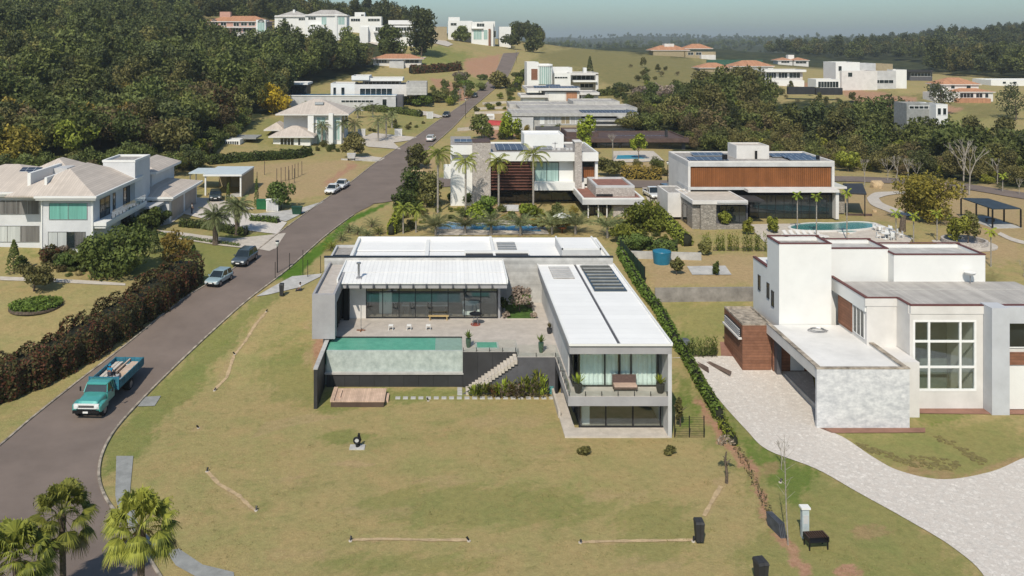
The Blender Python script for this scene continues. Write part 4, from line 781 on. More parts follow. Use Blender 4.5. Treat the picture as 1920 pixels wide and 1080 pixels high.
for k in range(2): m_ = MB(); x = -53.6-k*.0; yy = YB+2.2+k*2.0; m_.hexa([(x-2.2,yy,zb_+1.15+k*.75),(x+.4,yy,zb_+1.15+k*.75),(x+.4,yy+1.5,zb_+1.75+k*.75),(x-2.2,yy+1.5,zb_+1.75+k*.75)],[(x-2.2,yy,zb_+1.3+k*.75),(x+.4,yy,zb_+1.3+k*.75),(x+.4,yy+1.5,zb_+1.9+k*.75),(x-2.2,yy+1.5,zb_+1.9+k*.75)],'solar'); m_.build('solar_panel', rf)
B(MB().box(-51.9,-51.5,YB-1,YB+7.5,zb_+.4,zb_+2.9,'white').box(-49.7,-49.4,YB-1.2,YB+7.5,zb_+.4,zb_+2.4,'white').box(-51.5,-49.7,YB+5,YB+7.5,zb_+.4,zb_+2.6,'greyl'), 'roof_channel', h)
m_ = MB().box(-46.9,-42.55,116,121.8,3,12.8,pg); parapet(m_,-47,-42.5,115.95,121.85,12.8,'white',.3,.3,'gravel'); B(m_, 'tower', h)
B(MB().box(-43.19,-41.7,Y+.2,Y+14,6.5,6.8,'white').box(-43.19,-41.55,Y+.05,Y+14,6.8,7.25,'white'), 'balcony', h); railing([(-41.65,Y+2),(-41.65,Y+13.8)], 7.25, h, 1.0)
for (y0_, y1_, z0_, z1_, n_) in ((Y+2.2,Y+5.2,7.3,9.6,2),(Y+6.3,Y+7,7.3,9.6,1),(Y+9.8,Y+12,7.3,9.7,2),(Y+9,Y+12.5,3.4,6.2,2)): winx(h, -43.19, y0_, y1_, z0_, z1_, 1, n_, 'glassd')
B(MB().box(-47.5,-43,118,119.8,3,9.8,'offw').box(-42.9,-42.6,118.2,118.5,3,9.9,'greyl'), 'link', h); B(MB().box(-46.5,-40.2,117.4,121,6.2,6.5,'greyl').box(-41,-40.7,117.8,118.1,3,6.2,'greyl'), 'entrance_canopy', h); B(MB().box(-45,-41,118.3,118.4,3.4,6.2,'glass'), 'entrance_glass', h)
gb = B(MB().box(-47.5,-39.6,121.2,134.5,2.5,6.7,pg), 'garage', h); B(MB().box(-48,-39.0,120.7,135,6.7,6.95,'white').box(-48.1,-38.8,120.5,135.1,6.95,7.2,'white').hip(-47.9,-39,120.7,135,7.21,1.2,0,'tilew','white'), 'garage_roof', h)
for y0_ in (122.2,128.6): B(MB().box(-39.62,-39.54,y0_,y0_+5.4,3,6.3,mat('beige_garage_door',(.36,.31,.27),.6,.06,1)), 'garage_door', h)
m_ = MB().box(-47,-43,124,134,3,10,pg).hip(-48,-42.2,123.4,135,10.3,1.4,0,'tilew','white',.35); B(m_, 'rear_wing', h)
# tan open pavilion behind
h = thing('open_pavilion', 'tan open fronted garage pavilion with pale blue flat roof', 'garage', (-37,144,4)); Y = 140
zg = 3.6; zr = ZA(330,Y); xa, xb = XA(385,Y), XA(451,Y)
B(MB().box(xa-.3,xb+.25,Y-.3,Y+8.8,zr,zr+.3,'white','blueg'), 'roof', h); B(MB().box(xb,xb+.2,Y+.25,Y+8.6,zg-.5,zr,'tanw').box(xa,xb,Y+8.3,Y+8.5,zg-.5,zr,'tanw').box(xa,xb,Y,Y+8,zg-.5,zg+.15,'conc'), 'wall', h)
for xx in (xa, xb-.0): B(MB().box(xx-.12,xx+.12,Y,Y+.24,zg-.5,zr,'white'), 'post', h)
B(MB().box(XA(424,Y+8),XA(432,Y+8),Y+8.2,Y+8.29,zg+.1,zr-.5,mat('olive_door',(.2,.17,.08),.7)), 'door', h); B(MB().box(XA(357,Y+5),xa-.4,Y+4,Y+9.5,zr-.3,zr-.1,'blueg'), 'lean_to_roof', h)
for xx in (XA(359,Y+5), XA(370,Y+5)): B(MB().box(xx-.08,xx+.08,Y+4.2,Y+4.4,zg-.5,zr-.3,'steel'), 'post', h)
# ================================================================ houses further away
def fh(lab, px, py, blocks, wins=(), Y=None, cat='house', name='house'):
    if Y is None: Y = P(px, py).y
    x = XA(px, Y); g = H(x, Y); h = thing(name, lab, cat, (x, Y, g))
    mb = {}
    for b in blocks:
        if b[0] == 'b':
            _, n, a, c, pt, pb, dy, D, m, top = b; k = mb.setdefault(n if n in ('wall','terrace_wall') else n+'#%d' % len(mb), MB()); y0 = Y+dy; hb(k, a, c, pt, pb or pt, y0, D, m, top, zb=(g-4 if pb is None else None))
            if n in ('wall','roof_slab','upper_wall') and top: parapet(k, XA(a,y0), XA(c,y0), y0, y0+D, ZA(pt,y0), m, .3, .3)
        elif b[0] == 'h':
            _, a, c, pe, dy, D, hh, m = b; k = mb.setdefault('roof', MB()); y0 = Y+dy; k.hip(XA(a,y0), XA(c,y0), y0, y0+D, ZA(pe,y0)+.01*len(k.v)/10, hh, .6, m, 'offw', .3)
        elif b[0] == 's':
            _, a, py_, dy, nx, ny = b; solar(h, XA(a,Y+dy), Y+dy, ZA(py_,Y+dy), nx, ny, 1.2, 1.9, .2)
    for n, k in mb.items(): k.build(n.split('#')[0], h)
    for wv in wins:
        a, c, pt, pb, dy, nx = wv[:6]; gm = wv[6] if len(wv) > 6 else 'glassd'; fm = wv[7] if len(wv) > 7 else 'framew'; win(h, a, c, pt, pb, Y+dy-.02, nx, 1, gm, fm, .1)
    return h
# hipped villa by the road
Y = 196; h = fh('white two storey villa with two beige hipped roofs beside the road, palms in front', 580, 280,
 [('b','wall',532,585,215,None,4,12,'white',None),('b','wall',585,640,215,None,2,13,'white',None),('b','wall',517,548,247,None,8,8,'white',None),('b','wall',512,582,256,None,-2,7,'white',None),('b','porch',577,588,214,280,1,1,'white',None),('b','porch',616,624,213,275,0,2,'white',None),
  ('h',522,650,213.5,1.5,14,3.0,'tilew'),('h',509,585,255.5,-2.5,8,2.0,'tilew'),('h',500,530,243,8,8,1.5,'tilew')],
 [(526,551,259,279,-2,4,'glassd','framew'),(559,563,259,272,-2,1,'glassd','framew'),(579,582,220,236,4,1),(594,610,220,270,2,2,'glassg','framew'),(627,637,220,262,2,2,'glassg','framew'),(540,548,285,288,-2,1)][:5], Y=Y)
m_ = MB(); hb(m_,498,520,268,None or 276,Y+4,1.2,'white'); B(m_,'terrace_wall',h)
winx(h, XA(640,Y+2), Y+4, Y+7, 8, 11.5, 1, 2); winx(h, XA(640,Y+2), Y+9, Y+13, 8, 11.5, 1, 2)
B(hb(MB(),590,606,192,196,Y+5,1.5,'solar'),'solar_panel',h)
fh('low white garden pavilion with blue green pool cover left of the hipped villa', 455, 272, [('b','wall',417,450,262,None,0,6,'white',None),('b','pool_cover',417,480,258,261,3,6,'conc_blue',None)], [(420,447,265,271,0,8)], cat='pavilion', name='pavilion')
# long white houses behind
fh('long low white modern house with pool terrace wall and planted roof edge', 640, 205,
 [('b','terrace_wall',537,742,180,None,0,10,'greyl','waterb'),('b','coping',537,742,178.5,180,-.2,.6,'white',None),('b','wall',620,665,158,180,12,10,'white','gravel'),('b','wall',665,800,160,180,12,12,'offw','gravel'),('b','roof_slab',660,755,148,152,14,10,'white','gravel'),('b','roof_slab',659,692,144,150,13,10,'white','gravel'),('b','upper_wall',680,750,152,159,17,7,'greyl',None),('b','annex',537,575,160,178,12,8,'char','greyl'),('b','roof_slab',535,577,157,159,11,10,'white','greyl'),('b','wall',762,800,156,178,10,10,'concw','gravel'),('b','side_wall',742,755,180,None,1,8,'dgrey',None)],
 [(625,630,164,178,12,1),(640,646,164,178,12,1),(675,735,166,178,12,6),(684,748,153,158,17,9),(540,573,163,176,12,4,'glassd','frame'),(717,725,186,198,0,1),(640,700,188,192,0,8)], Y=P(640,207).y)
fh('low house with red tile roof among the hillside trees', 745, 125, [('b','wall',700,790,108,None,3,10,'offw',None),('h',697,792,110,2,12,2.0,'terra'),('b','terrace_wall',730,757,115,None,0,4,'greyl',None)], [(705,725,112,118,3,4),(760,785,112,118,3,3)], Y=P(745,128).y)
fh('small orange roofed hut showing between hillside trees', 641, 84, [('b','wall',632,650,78,None,0,6,'offw',None),('h',632,650,80,0,7,2.4,'terra')], Y=P(641,92).y, cat='hut', name='hut')
# hill top row, left to right
h = fh('pink villa with orange tile roof and fan arched windows on the left hilltop', 440, 62, [('b','wall',388,500,39,None,0,12,'pink',None),('b','wall',372,392,48,None,1,9,'offw',None),('b','wall',480,498,37,None,-2,8,'white',None),('b','terrace_wall',385,508,61,None,-4,3,'offw',None),('h',388,500,40,0,13,2.6,'terra'),('h',372,390,48,1,9,1.5,'terra'),('b','chimney',412,432,22,32,5,3,'pink',None),('b','balcony',398,480,50,52,-1.5,2,'offw',None)],
 [(395,408,42,48,0,3),(414,424,42,48,0,2),(438,448,42,49,0,2),(452,463,41,48,0,2),(466,478,41,48,0,2),(392,410,53,60,0,3),(413,430,53,60,0,3),(436,452,53,60,0,3),(456,478,53,60,0,4),(483,496,42,60,-2,3,'glassg')], Y=min(P(440,64).y,385))
for (cx_,cy_,yy) in ((401.5,42,h.location.y),(489.5,42,h.location.y-2)):
    m_ = MB(); c = (XA(cx_,yy), yy-.1, ZA(cy_,yy)); rr = 1.5; m_.poly([(c[0]+rr*math.cos(a*math.pi/12),c[1],c[2]+rr*math.sin(a*math.pi/12)) for a in range(13)], 'glassd')
    for a in range(1,6): an = a*math.pi/6; m_.tube([(c[0],c[1]-.03,c[2]),(c[0]+rr*math.cos(an),c[1]-.03,c[2]+rr*math.sin(an))], .06, 'framew', 4)
    m_.build('arched_window', h)
fh('white hilltop house with grey hipped roof, next right of the pink villa', 550, 48, [('b','wall',515,580,29,None,0,12,'white',None),('h',517,578,31,0,14,3,'fibre'),('b','chimney',549,553,18,26,5,1.2,'white',None)], [(530,536,34,38,0,1),(560,574,34,38,0,3)], Y=min(P(545,52).y,440))
fh('white hilltop house with square bay and grey hipped roof above the wooded slope', 612, 48, [('b','wall',572,650,27,None,-2,12,'white',None),('h',574,650,29,-2,13,3,'fibre'),('b','pilaster',628,632,28,None,-2.5,1,'white',None),('b','terrace_wall',578,608,46,None,-5,3,'white',None)], [(578,592,32,37,-2,3),(603,612,32,46,-2,2,'glassg'),(634,646,32,46,-2,2,'glassg')], Y=min(P(612,50).y,430))
fh('small flat roofed white hilltop house with upper roof box, beyond the bay fronted house', 685, 44, [('b','wall',654,715,32,None,2,10,'white','gravel'),('b','upper_wall',665,684,24,32,6,6,'white','gravel')], [(658,675,35,40,2,4),(690,712,35,40,2,4),(677,682,27,30,6,1)], Y=470)
fh('two storey white modern hilltop house with long glazed balcony', 735, 68, [('b','wall',676,775,49,None,0,12,'white','gravel'),('b','balcony',700,775,58,61,-2,3,'white',None),('b','upper_wall',728,775,39,46,10,8,'white','gravel'),('b','side_wall',674,690,50,None,-3,4,'white',None)], [(704,726,51,58,0,5),(728,738,51,58,0,2),(742,772,51,58,0,6),(722,733,63,70,0,2),(738,752,63,70,0,3)], Y=min(P(730,74).y,430))
fh('three storey white cubic house with brick fin at the top of the road', 908, 78, [('b','wall',884,925,42,None,0,12,'white','gravel'),('b','wall',906,928,41,None,3,12,'white','gravel'),('b','wall',840,886,40,None,8,10,'white','gravel'),('b','upper_wall',841,862,33,42,10,6,'white','gravel'),('b','fin',916,920,54,None,-1,1.5,'brick',None),('b','balcony',884,906,52,54,-1.5,3,'white',None),('b','wall',936,958,51,None,10,8,'white','gravel')], [(894,908,44,50,0,3),(888,903,56,74,0,3,'glassg'),(907,914,56,74,0,1,'glassg'),(845,856,43,48,8,2),(925,930,58,70,3,1)], Y=500)
fh('low yellowish wall and gate house left of the cubic house', 825, 55, [('b','wall',812,838,50,None,0,5,'tanw',None)], Y=480, cat='outbuilding', name='outbuilding')
# right side of the road, going away
Yb = 189; h = fh('low dark brown flat roofed house with a row of solar panels', 1180, 285,
 [('b','roof_slab',1062,1292,262,267,0,16,'brown','brown'),('b','wall',1120,1285,266,None,1.5,12,'dgrey',None),('b','wall',1062,1122,250,268,6,10,'brown','gravel')],
 [(1125,1160,268,284,1.5,3,'glassd','frame'),(1165,1210,268,284,1.5,3,'glassd','frame'),(1215,1278,268,284,1.5,3,'glassd','frame')], Y=Yb)
solar(h, XA(1155,Yb+6), Yb+6, ZA(262,Yb+6), 10, 1, 1.25, 2.0, .3); B(hb(MB(),1248,1252,244,258,Yb+5,.8,'char'),'chimney',h)
Yg = 217; zg_ = ZA(238,Yg)
h = fh('long concrete terraced house still under construction with bare grey walls', 1070, 245,
 [('b','wall',950,1000,220,None,0,12,'greyl',None),('b','roof_slab',958,1197,214,218,0,14,'concw','fibre'),('b','wall',1000,1090,218,None,1,11,'conc',None),('b','roof_slab',975,1195,204,208,16,14,'conc','fibre'),('b','upper_wall',980,1100,208,214,17,8,'greyl',None),('b','roof_slab',1075,1162,192,197,30,12,'conc','fibre'),('b','wall',1090,1190,222,None,1,11,'greyl',None),('b','upper_wall',1080,1158,196,204,31,8,'dgrey',None),('b','roof_slab',955,1080,197,203,32,12,'conc','fibre'),('b','floor_edge',1090,1196,226,228,-1,3,'conc',None),('b','floor_edge',1090,1196,234,236,-2,3,'conc',None),('b','balcony',1160,1196,219,222,-2,4,'conc',None),('b','low_wall',1005,1050,238,248,-3,2,'dgrey',None),('b','low_wall',1050,1095,236,247,-3,2,'tanw',None)],
 [(1013,1020,219,232,1,1,'white'),(1028,1048,219,232,1,3,'conc'),(1052,1068,219,232,1,2,'tanw'),(1070,1088,219,232,1,2,'conc'),(1162,1188,229,233,1,4),(1165,1185,222,225,1,3),(990,1050,209,212,17,6),(1100,1140,209,212,18,5)], Y=Yg)
solar(h, XA(1092,Yg+3), Yg+3, ZA(214,Yg+3), 12, 3, 1.2, 1.9, .25)
fh('white flat roofed house with broad beige eaves and four groups of rooftop solar panels', 1050, 195,
 [('b','wall',980,1022,183,None,0,8,'white',None),('b','roof_slab',976,1028,180,183,-1,12,'offw','gravel'),('b','wall',1022,1090,172,None,3,10,'offw',None),('b','roof_slab',988,1088,167,170,2,18,'offw','gravel'),('b','clay_panel',1062,1082,173,190,2.9,.3,'terra',None),('b','wall',1090,1122,178,None,2,9,'offw',None),('b','roof_slab',1088,1124,175,178,1,12,'offw','gravel'),('s',1002,165,8,4,2),('s',1033,166,6,4,2),('s',1060,166,6,4,2),('s',1024,162,14,4,1)],
 [(1030,1058,174,188,3,3,'white'),(1086,1090,178,188,3,1)], Y=P(1050,200).y)
fh('white cubic modern house with curved glazed stair and balconies on the grassy rise', 1050, 172,
 [('b','wall',988,1010,118,None,0,10,'white','gravel'),('b','wall',1010,1036,122,None,2,9,'white','gravel'),('b','wall',1036,1073,128,None,6,8,'white','gravel'),('b','wall',1040,1070,139,None,-2,8,'white','gravel'),('b','roof_slab',1068,1122,138,141,-1,12,'offw','gravel'),('b','wall',1070,1120,140,None,3,9,'offw',None),('b','balcony',1075,1120,151,154,-2,5,'white',None),('b','chimney',1094,1100,127,139,5,2,'white',None),('b','side_wall',1117,1122,139,None,-1,10,'offw',None)],
 [(1040,1064,144,147,-2,5),(1073,1115,142,150,3,5),(1088,1112,157,164,3,3),(996,1008,129,150,0,1,'brick')], Y=P(1050,176).y)
h = bpy.data.objects[-1] if False else None
Yc = P(1050,176).y-1; cgl = MB(); c0x, r0 = XA(1023,Yc), 13*Yc/1600
cgl.prism([(c0x+r0*math.cos(a), Yc+1.5+r0*.8*math.sin(a)) for a in [math.pi*2*i/20 for i in range(20)]], ZA(158,Yc), ZA(125,Yc), 'glassg')
hh_ = [o for o in bpy.data.objects if o.get('label','').startswith('white cubic modern house with curved')][0]
gg = cgl.build('stair_glazing', hh_); fm_ = MB()
for i in range(20): a = math.pi*2*i/20; fm_.box(c0x+r0*1.02*math.cos(a)-.08, c0x+r0*1.02*math.cos(a)+.08, Yc+1.5+r0*.82*math.sin(a)-.08, Yc+1.5+r0*.82*math.sin(a)+.08, ZA(158,Yc), ZA(124,Yc), 'framew')
fm_.prism([(c0x+r0*1.1*math.cos(a), Yc+1.5+r0*.9*math.sin(a)) for a in [math.pi*2*i/20 for i in range(20)]], ZA(124.5,Yc), ZA(122.5,Yc), 'white').build('frame', gg)
fh('white gate lodge box with grey shutter beside the building site', 925, 222, [('b','wall',913,927,215,None,0,3,'white',None)], [(915,925,217,222,0,1,'conc')], Y=P(920,224).y, cat='gate lodge', name='gate_lodge')
t = thing('site_tent', 'red tarpaulin covered heap on the building site', 'tarpaulin', P(932,234)); MB().hexa([(-2.6,-1,0),(2.6,-1,0),(2.6,1.2,0),(-2.6,1.2,0)],[(-2.2,-.5,1.1),(1.6,-.5,.8),(2,.8,1.0),(-2.2,.8,1.2)],mat('red_tarp',(.40,.04,.04),.6)).build('cover', t)
t = thing('water_tank', 'light blue tank beside the bare concrete corner of the building site', 'tank', P(949,236)); MB().cyl(0,0,0,2.2,1.0,mat('light_blue',(.10,.42,.52),.5)).build('body', t); MB().cyl(0,0,2.2,2.35,1.05,MATS['light_blue']).build('lid', t)
# distant right hand houses
fh('orange roofed villa with square tower at the far edge of the grass field', 1285, 105, [('b','wall',1225,1290,95,None,3,12,'tanw',None),('b','wall',1285,1342,97,None,0,12,'tanw',None),('h',1222,1292,94,3,14,3,'terra'),('h',1285,1335,91,4,12,3,'terra'),('b','upper_wall',1246,1264,82,94,8,6,'offw',None),('b','wall',1315,1342,103,None,-4,8,'offw',None)], [(1290,1300,98,103,0,2),(1305,1315,98,103,0,2)], Y=P(1290,108).y)
fh('long low house with two terracotta hipped roofs behind dark trees', 1380, 135, [('b','wall',1313,1370,128,None,0,10,'tanw',None),('b','wall',1378,1450,126,None,2,10,'offw',None),('h',1312,1372,127,0,12,2.4,'terra'),('h',1376,1450,124,2,13,2.8,'terra')], [(1385,1440,128,134,2,8)], Y=P(1380,138).y)
fh('small terracotta roofed house with white tower and two hipped roofs in the right distance', 1488, 120, [('b','wall',1459,1486,113,None,0,9,'offw',None),('b','wall',1488,1516,114,None,0,9,'offw',None),('h',1458,1487,113,0,10,1.8,'terra'),('h',1487,1516,113,0,10,1.8,'terra'),('b','tower',1478,1489,103,112,6,4,'white',None)], [(1465,1480,114,118,0,3),(1492,1512,115,119,0,3)], Y=P(1488,123).y)
fh('low glassy white pavilion house with long flat canopy above a wall', 1470, 155, [('b','roof_slab',1430,1512,132,135,0,12,'white','gravel'),('b','wall',1433,1505,134,None,2,9,'offw',None),('b','terrace_wall',1432,1508,151,None,-3,3,'white',None)], [(1437,1455,136,146,2,4),(1460,1476,136,146,2,3),(1480,1500,136,146,2,3)], Y=P(1470,160).y)
fh('small white framed glass box house beside dark netted slope', 1552, 172, [('b','wall',1530,1575,150,None,0,8,'white','gravel')], [(1534,1572,153,164,0,7)], Y=P(1552,176).y)
fh('large white and grey cubic house in the right distance', 1625, 165, [('b','wall',1567,1612,118,None,0,12,'white','gravel'),('b','wall',1578,1645,134,None,-2,10,'offw','gravel'),('b','wall',1612,1642,120,None,8,8,'greyl','gravel'),('b','wall',1640,1674,121,None,10,9,'tanw','gravel'),('b','wall',1630,1680,134,None,3,10,'greyl','gravel'),('b','wall',1674,1700,132,None,5,9,'white','gravel')], [(1572,1578,124,133,0,1),(1590,1598,136,144,-2,1),(1640,1675,150,156,3,4)], Y=P(1620,168).y)
fh('low dark flat roofed pavilion next right of the cubic house', 1725, 145, [('b','roof_slab',1703,1750,133,135,0,10,'char','char'),('b','wall',1706,1748,135,None,2,7,'dgrey',None)], [(1708,1745,137,143,2,6)], Y=P(1725,152).y)
fh('white two storey house with red tile roofs under construction at far right', 1812, 190, [('b','wall',1768,1835,158,None,4,9,'offw',None),('b','wall',1795,1862,172,None,0,12,'offw',None),('h',1766,1836,158,4,10,2.4,'terra'),('h',1790,1862,172,0,12,1.6,'terra'),('b','wall',1752,1800,174,None,-2,8,'offw',None),('b','terrace_wall',1795,1858,185,None,-4,6,'terra',None)], [(1783,1790,160,166,4,1),(1812,1820,160,166,4,1),(1800,1825,175,183,0,4,'dark'),(1830,1842,175,183,0,2,'dark'),(1847,1853,175,183,0,1,'dark'),(1758,1775,176,184,-2,2,'dark')], Y=P(1812,190).y)
fh('row of long white sheds at the right edge of the distance', 1895, 158, [('b','wall',1858,1960,151,None,0,14,'white','white')], [(1880,1886,153,157,0,1),(1900,1906,153,157,0,1)], Y=P(1895,161).y, cat='shed', name='shed')
fh('small white building half hidden in the right hand woods', 1768, 222, [('b','wall',1755,1777,198,None,0,7,'white','gravel'),('b','wall',1700,1755,196,None,3,6,'conc_blue','gravel')], [(1758,1764,203,215,0,1),(1768,1774,203,215,0,1),(1705,1750,199,204,3,5)], Y=205)
fh('dark netted retaining slope below the glass box house', 1530, 178, [('b','net',1478,1528,163,177,-6,1.5,'char',None),('b','net',1530,1580,165,178,-6,1.5,'char',None)], Y=P(1530,185).y, cat='retaining wall', name='retaining_wall')
fh('green netted tennis court fence behind the terracotta villa', 1370, 122, [('b','net',1325,1430,112,122,0,.5,mat('green_net',(.04,.11,.08),.8),None)], Y=P(1370,126).y, cat='fence', name='fence')
# low retaining walls in the gardens
def wall(lab, pts, h_, th, m, nm='retaining_wall', cat='wall', off=0, cap=None):
    ps = [P(*p) for p in pts]; mb = MB()
    for a, b_ in zip(ps[:-1], ps[1:]):
        d = (b_-a); d.z = 0; d.normalize(); nn = Vector((-d.y, d.x, 0))*th/2; z0 = min(a.z, b_.z)-.6; 
        mb.hexa([(*(a-nn).xy,z0),(*(b_-nn).xy,z0),(*(b_+nn).xy,z0),(*(a+nn).xy,z0)], [(*(a-nn).xy,a.z+h_+off),(*(b_-nn).xy,b_.z+h_+off),(*(b_+nn).xy,b_.z+h_+off),(*(a+nn).xy,a.z+h_+off)], m)
    o = mb.build(nm); tag(o, lab, cat); return o
wall('long grey concrete retaining wall across the yard behind the wing hedge', [(1228,566),(1430,564)], 1.45, .25, mat('weathered_wall',(.27,.25,.23),.9,.18,.8))
wall('pale low wall beside the round blue tank', [(1166,484),(1315,488)], .9, .2, 'conc')
wall('low dark garden wall with light top beside the pool terrace road bank', [(1585,404),(1635,405)], .3,.2,'brown')
wall('white low wall by the pond villa driveway', [(640,300),(712,303)], .3, .2, 'conc')

#print('HOUSEY', [(o['label'][:24], round(o.location.y), round(o.location.z,1)) for o in bpy.data.objects if o.get('category') in ('house',)])

wall('upper pale terrace wall of the building site garden', [(905,196),(940,194),(972,193)], .7,.5,'pave'); wall('middle pale terrace wall of the building site garden', [(895,206),(940,204),(978,203)], .7,.5,'pave'); wall('lower pale terrace wall of the building site garden', [(890,214),(935,213),(950,213)], .7,.5,'pave')
wall('low pale wall at the roadside of the building site', [(858,246),(900,243),(945,243)], .8,.4,'pave')
# ================================================================ vegetation
LM = dict(dk=leafmat('leaf_dark', (.027,.035,.014), (.098,.115,.038)), md=leafmat('leaf_mid', (.038,.050,.015), (.142,.165,.044)), ol=leafmat('leaf_olive', (.048,.050,.017), (.185,.175,.055)),
 br=leafmat('leaf_brownish', (.054,.045,.020), (.17,.135,.060)), gr=leafmat('leaf_fresh', (.036,.060,.012), (.14,.21,.035)), ye=leafmat('leaf_yellow', (.18,.13,.015), (.55,.40,.03)), au=leafmat('leaf_autumn', (.10,.088,.018), (.31,.24,.045)),
 rd=leafmat('leaf_bougainvillea', (.030,.034,.012), (.100,.094,.030), (.115,.048,.022)), pm=leafmat('leaf_palm', (.055,.080,.014), (.27,.30,.050)), pd=leafmat('leaf_date_palm', (.055,.065,.028), (.22,.24,.10)), bz=leafmat('bare_twigs', (.16,.12,.09), (.36,.30,.23)), lg=leafmat('leaf_lime', (.065,.095,.012), (.30,.36,.04)),
 hd=leafmat('leaf_hedge', (.026,.042,.011), (.115,.150,.034)), yh=leafmat('leaf_yellow_green', (.055,.070,.012), (.25,.27,.04)))
def limbs(mb, h, r0, n=5, spread=.35, z0=.35, m='bark'):
    mb.tube([(0,0,-.3),(.05*h*.2,0,h*.2),(-.02*h,.01*h,h*.45),(0,0,h*.62)], [r0,r0*.8,r0*.6,r0*.35], m, 7)
    for i in range(n):
        a = 2*math.pi*(i+rnd.random()*.6)/n; z = h*(z0+.2*rnd.random()); L_ = h*spread*(.7+.5*rnd.random())
        mb.tube([(0,0,z),(L_*.5*math.cos(a),L_*.5*math.sin(a),z+L_*.55),(L_*math.cos(a),L_*math.sin(a),z+L_*1.0)], [r0*.45,r0*.3,r0*.1], m, 5, False)
    return mb
def crownblobs(h, rx, rz, k, zc=None):
    zc = zc or h-rz; bl = []
    for i in range(k):
        d = nr.normal(size=3); d /= np.linalg.norm(d); q = .55+.35*nr.rand(); s = .30+.22*nr.rand()
        bl.append((d[0]*rx*q, d[1]*rx*q, zc+d[2]*rz*q, rx*s, rx*s, rz*s*1.05))
    bl.append((0,0,zc,rx*.55,rx*.55,rz*.6)); return bl
def crown(h, rx, rz, n, size, k=12, zc=None, jit=.7, surf=.8):
    c, d = blobcloud(n, crownblobs(h, rx, rz, k, zc), surf); return leaves(c, d, size, jit)
# ---- forest templates: one mesh each, trunk and crown joined
FT = []
def ftree(h, rx, rz, lm, n, size, k=11, trunkm='bark', surf=.8):
    V = crown(h, rx, rz, n, size, k, None, .75, surf); ex = MB(); limbs(ex, h, h*.02, 4, .3, .3, trunkm); o = quads('tree', V, LM[lm], None, ex); return o
FINE = 1.75
specs = [('dk',11,4.2,4.0,900,.42,'dark green round crowned tree'),('md',10,4.6,3.6,900,.42,'mid green spreading tree'),('ol',9,4.2,3.4,820,.40,'olive tinted bushy tree'),('dk',15,3.6,5.2,900,.42,'tall dark narrow crowned tree'),('br',9,3.8,3.4,700,.36,'brownish half bare tree'),('md',13,4.2,4.6,900,.42,'tall mid green tree'),('md',8,3.8,3.0,750,.38,'low leafy green tree'),('br',8,3.4,3.0,420,.26,'thin brown twiggy tree'),('ol',12,3.8,4.4,800,.38,'tall olive tree'),('yh',8,3.6,3.0,760,.36,'yellow green bushy tree'),('au',9,3.6,3.2,700,.34,'yellowish autumn coloured tree')]
for (lm,h_,rx,rz,n,s,lab) in specs: o = ftree(h_,rx,rz,lm,int(n*FINE),s*.78); FT.append((o, lab, h_, rx))
bare = []
def baretree(h, m='palebark', n=7, depth=3):
    mb = MB()
    def br(p, d, L_, r, k):
        q = p+d*L_; mb.tube([p, p+d*L_*.5+Vector((rnd.uniform(-1,1),rnd.uniform(-1,1),0))*L_*.06, q], [r, r*.8, r*.6], m, 5, False)
        if k == 0: return
        for i in range(3 if k > 1 else 3):
            dd = (d+Vector((rnd.uniform(-1,1),rnd.uniform(-1,1),rnd.uniform(-.1,.7)))*.65).normalized(); br(q, dd, L_*.68, r*.6, k-1)
    br(Vector((0,0,-.2)), Vector((.05,0,1)), h*.36, h*.016, depth); return mb
used = {}
def placef(i, x, y, s, side, zoff=-.4):
    o, lab, h_, rx = FT[i]; z = H(x, y)
    if i not in used: used[i] = 1; c = o
    else: c = o.copy(); C.objects.link(c)
    c.location = (x, y, z+zoff); c.rotation_euler = (0,0,rnd.uniform(0,6.28)); q = rnd.uniform(.85,1.15); c.scale = (s*q, s*q, s*rnd.uniform(.9,1.1))
    tag(c, lab+' in the '+side, 'tree', 'trees of the '+side); return c
def scatter(poly, spacing, n, ymax=900, ymin=60, tries=60000, key=None, excl=()):
    """random ground points whose base projects into poly, thinned to a minimum spacing"""
    xs = [p[0] for p in poly]; out = []; grid = {}
    Ys = np.exp(nr.uniform(math.log(ymin), math.log(ymax), tries)); PX = nr.uniform(min(xs), max(xs), tries)
    # area-uniform weighting
    keep = nr.rand(tries) < (Ys/ymax)**2*1.0+0.002; Ys = Ys[keep]; PX = PX[keep]; X = (PX-840)/1600*Ys; Zg = hgt(X, Ys); py = 74+1600*(29.5-Zg)/Ys
    ok = inpoly(PX, py, poly)
    for e in excl: ok &= ~inpoly(PX, py, e)
    for x, y_ in zip(X[ok], Ys[ok]):
        sp = spacing*(1+max(0,y_-250)*.0012); g_ = (int(x/sp), int(y_/sp)); bad = False
        for i in (-1,0,1):
            for j in (-1,0,1):
                for (a,b_) in grid.get((g_[0]+i,g_[1]+j), ()):
                    if (a-x)**2+(b_-y_)**2 < sp*sp: bad = True
        if bad: continue
        grid.setdefault(g_, []).append((x,y_)); out.append((x,y_))
        if len(out) >= n: break
    return out
LEFT = [(-120,330),(0,325),(110,312),(150,300),(205,296),(310,300),(355,312),(385,285),(415,262),(440,236),(470,222),(530,205),(540,165),(600,150),(650,140),(690,132),(705,112),(690,90),(640,66),(520,68),(505,74),(380,72),(330,20),(300,-60),(-120,-60)]
RIGHT = [(1195,212),(1215,185),(1295,190),(1310,150),(1350,140),(1430,172),(1480,190),(1590,205),(1640,215),(1700,232),(1800,262),(1920,270),(2000,280),(2000,345),(1920,338),(1800,322),(1700,312),(1600,300),(1560,288),(1480,268),(1440,262),(1290,262),(1240,236)]
ptsL = []
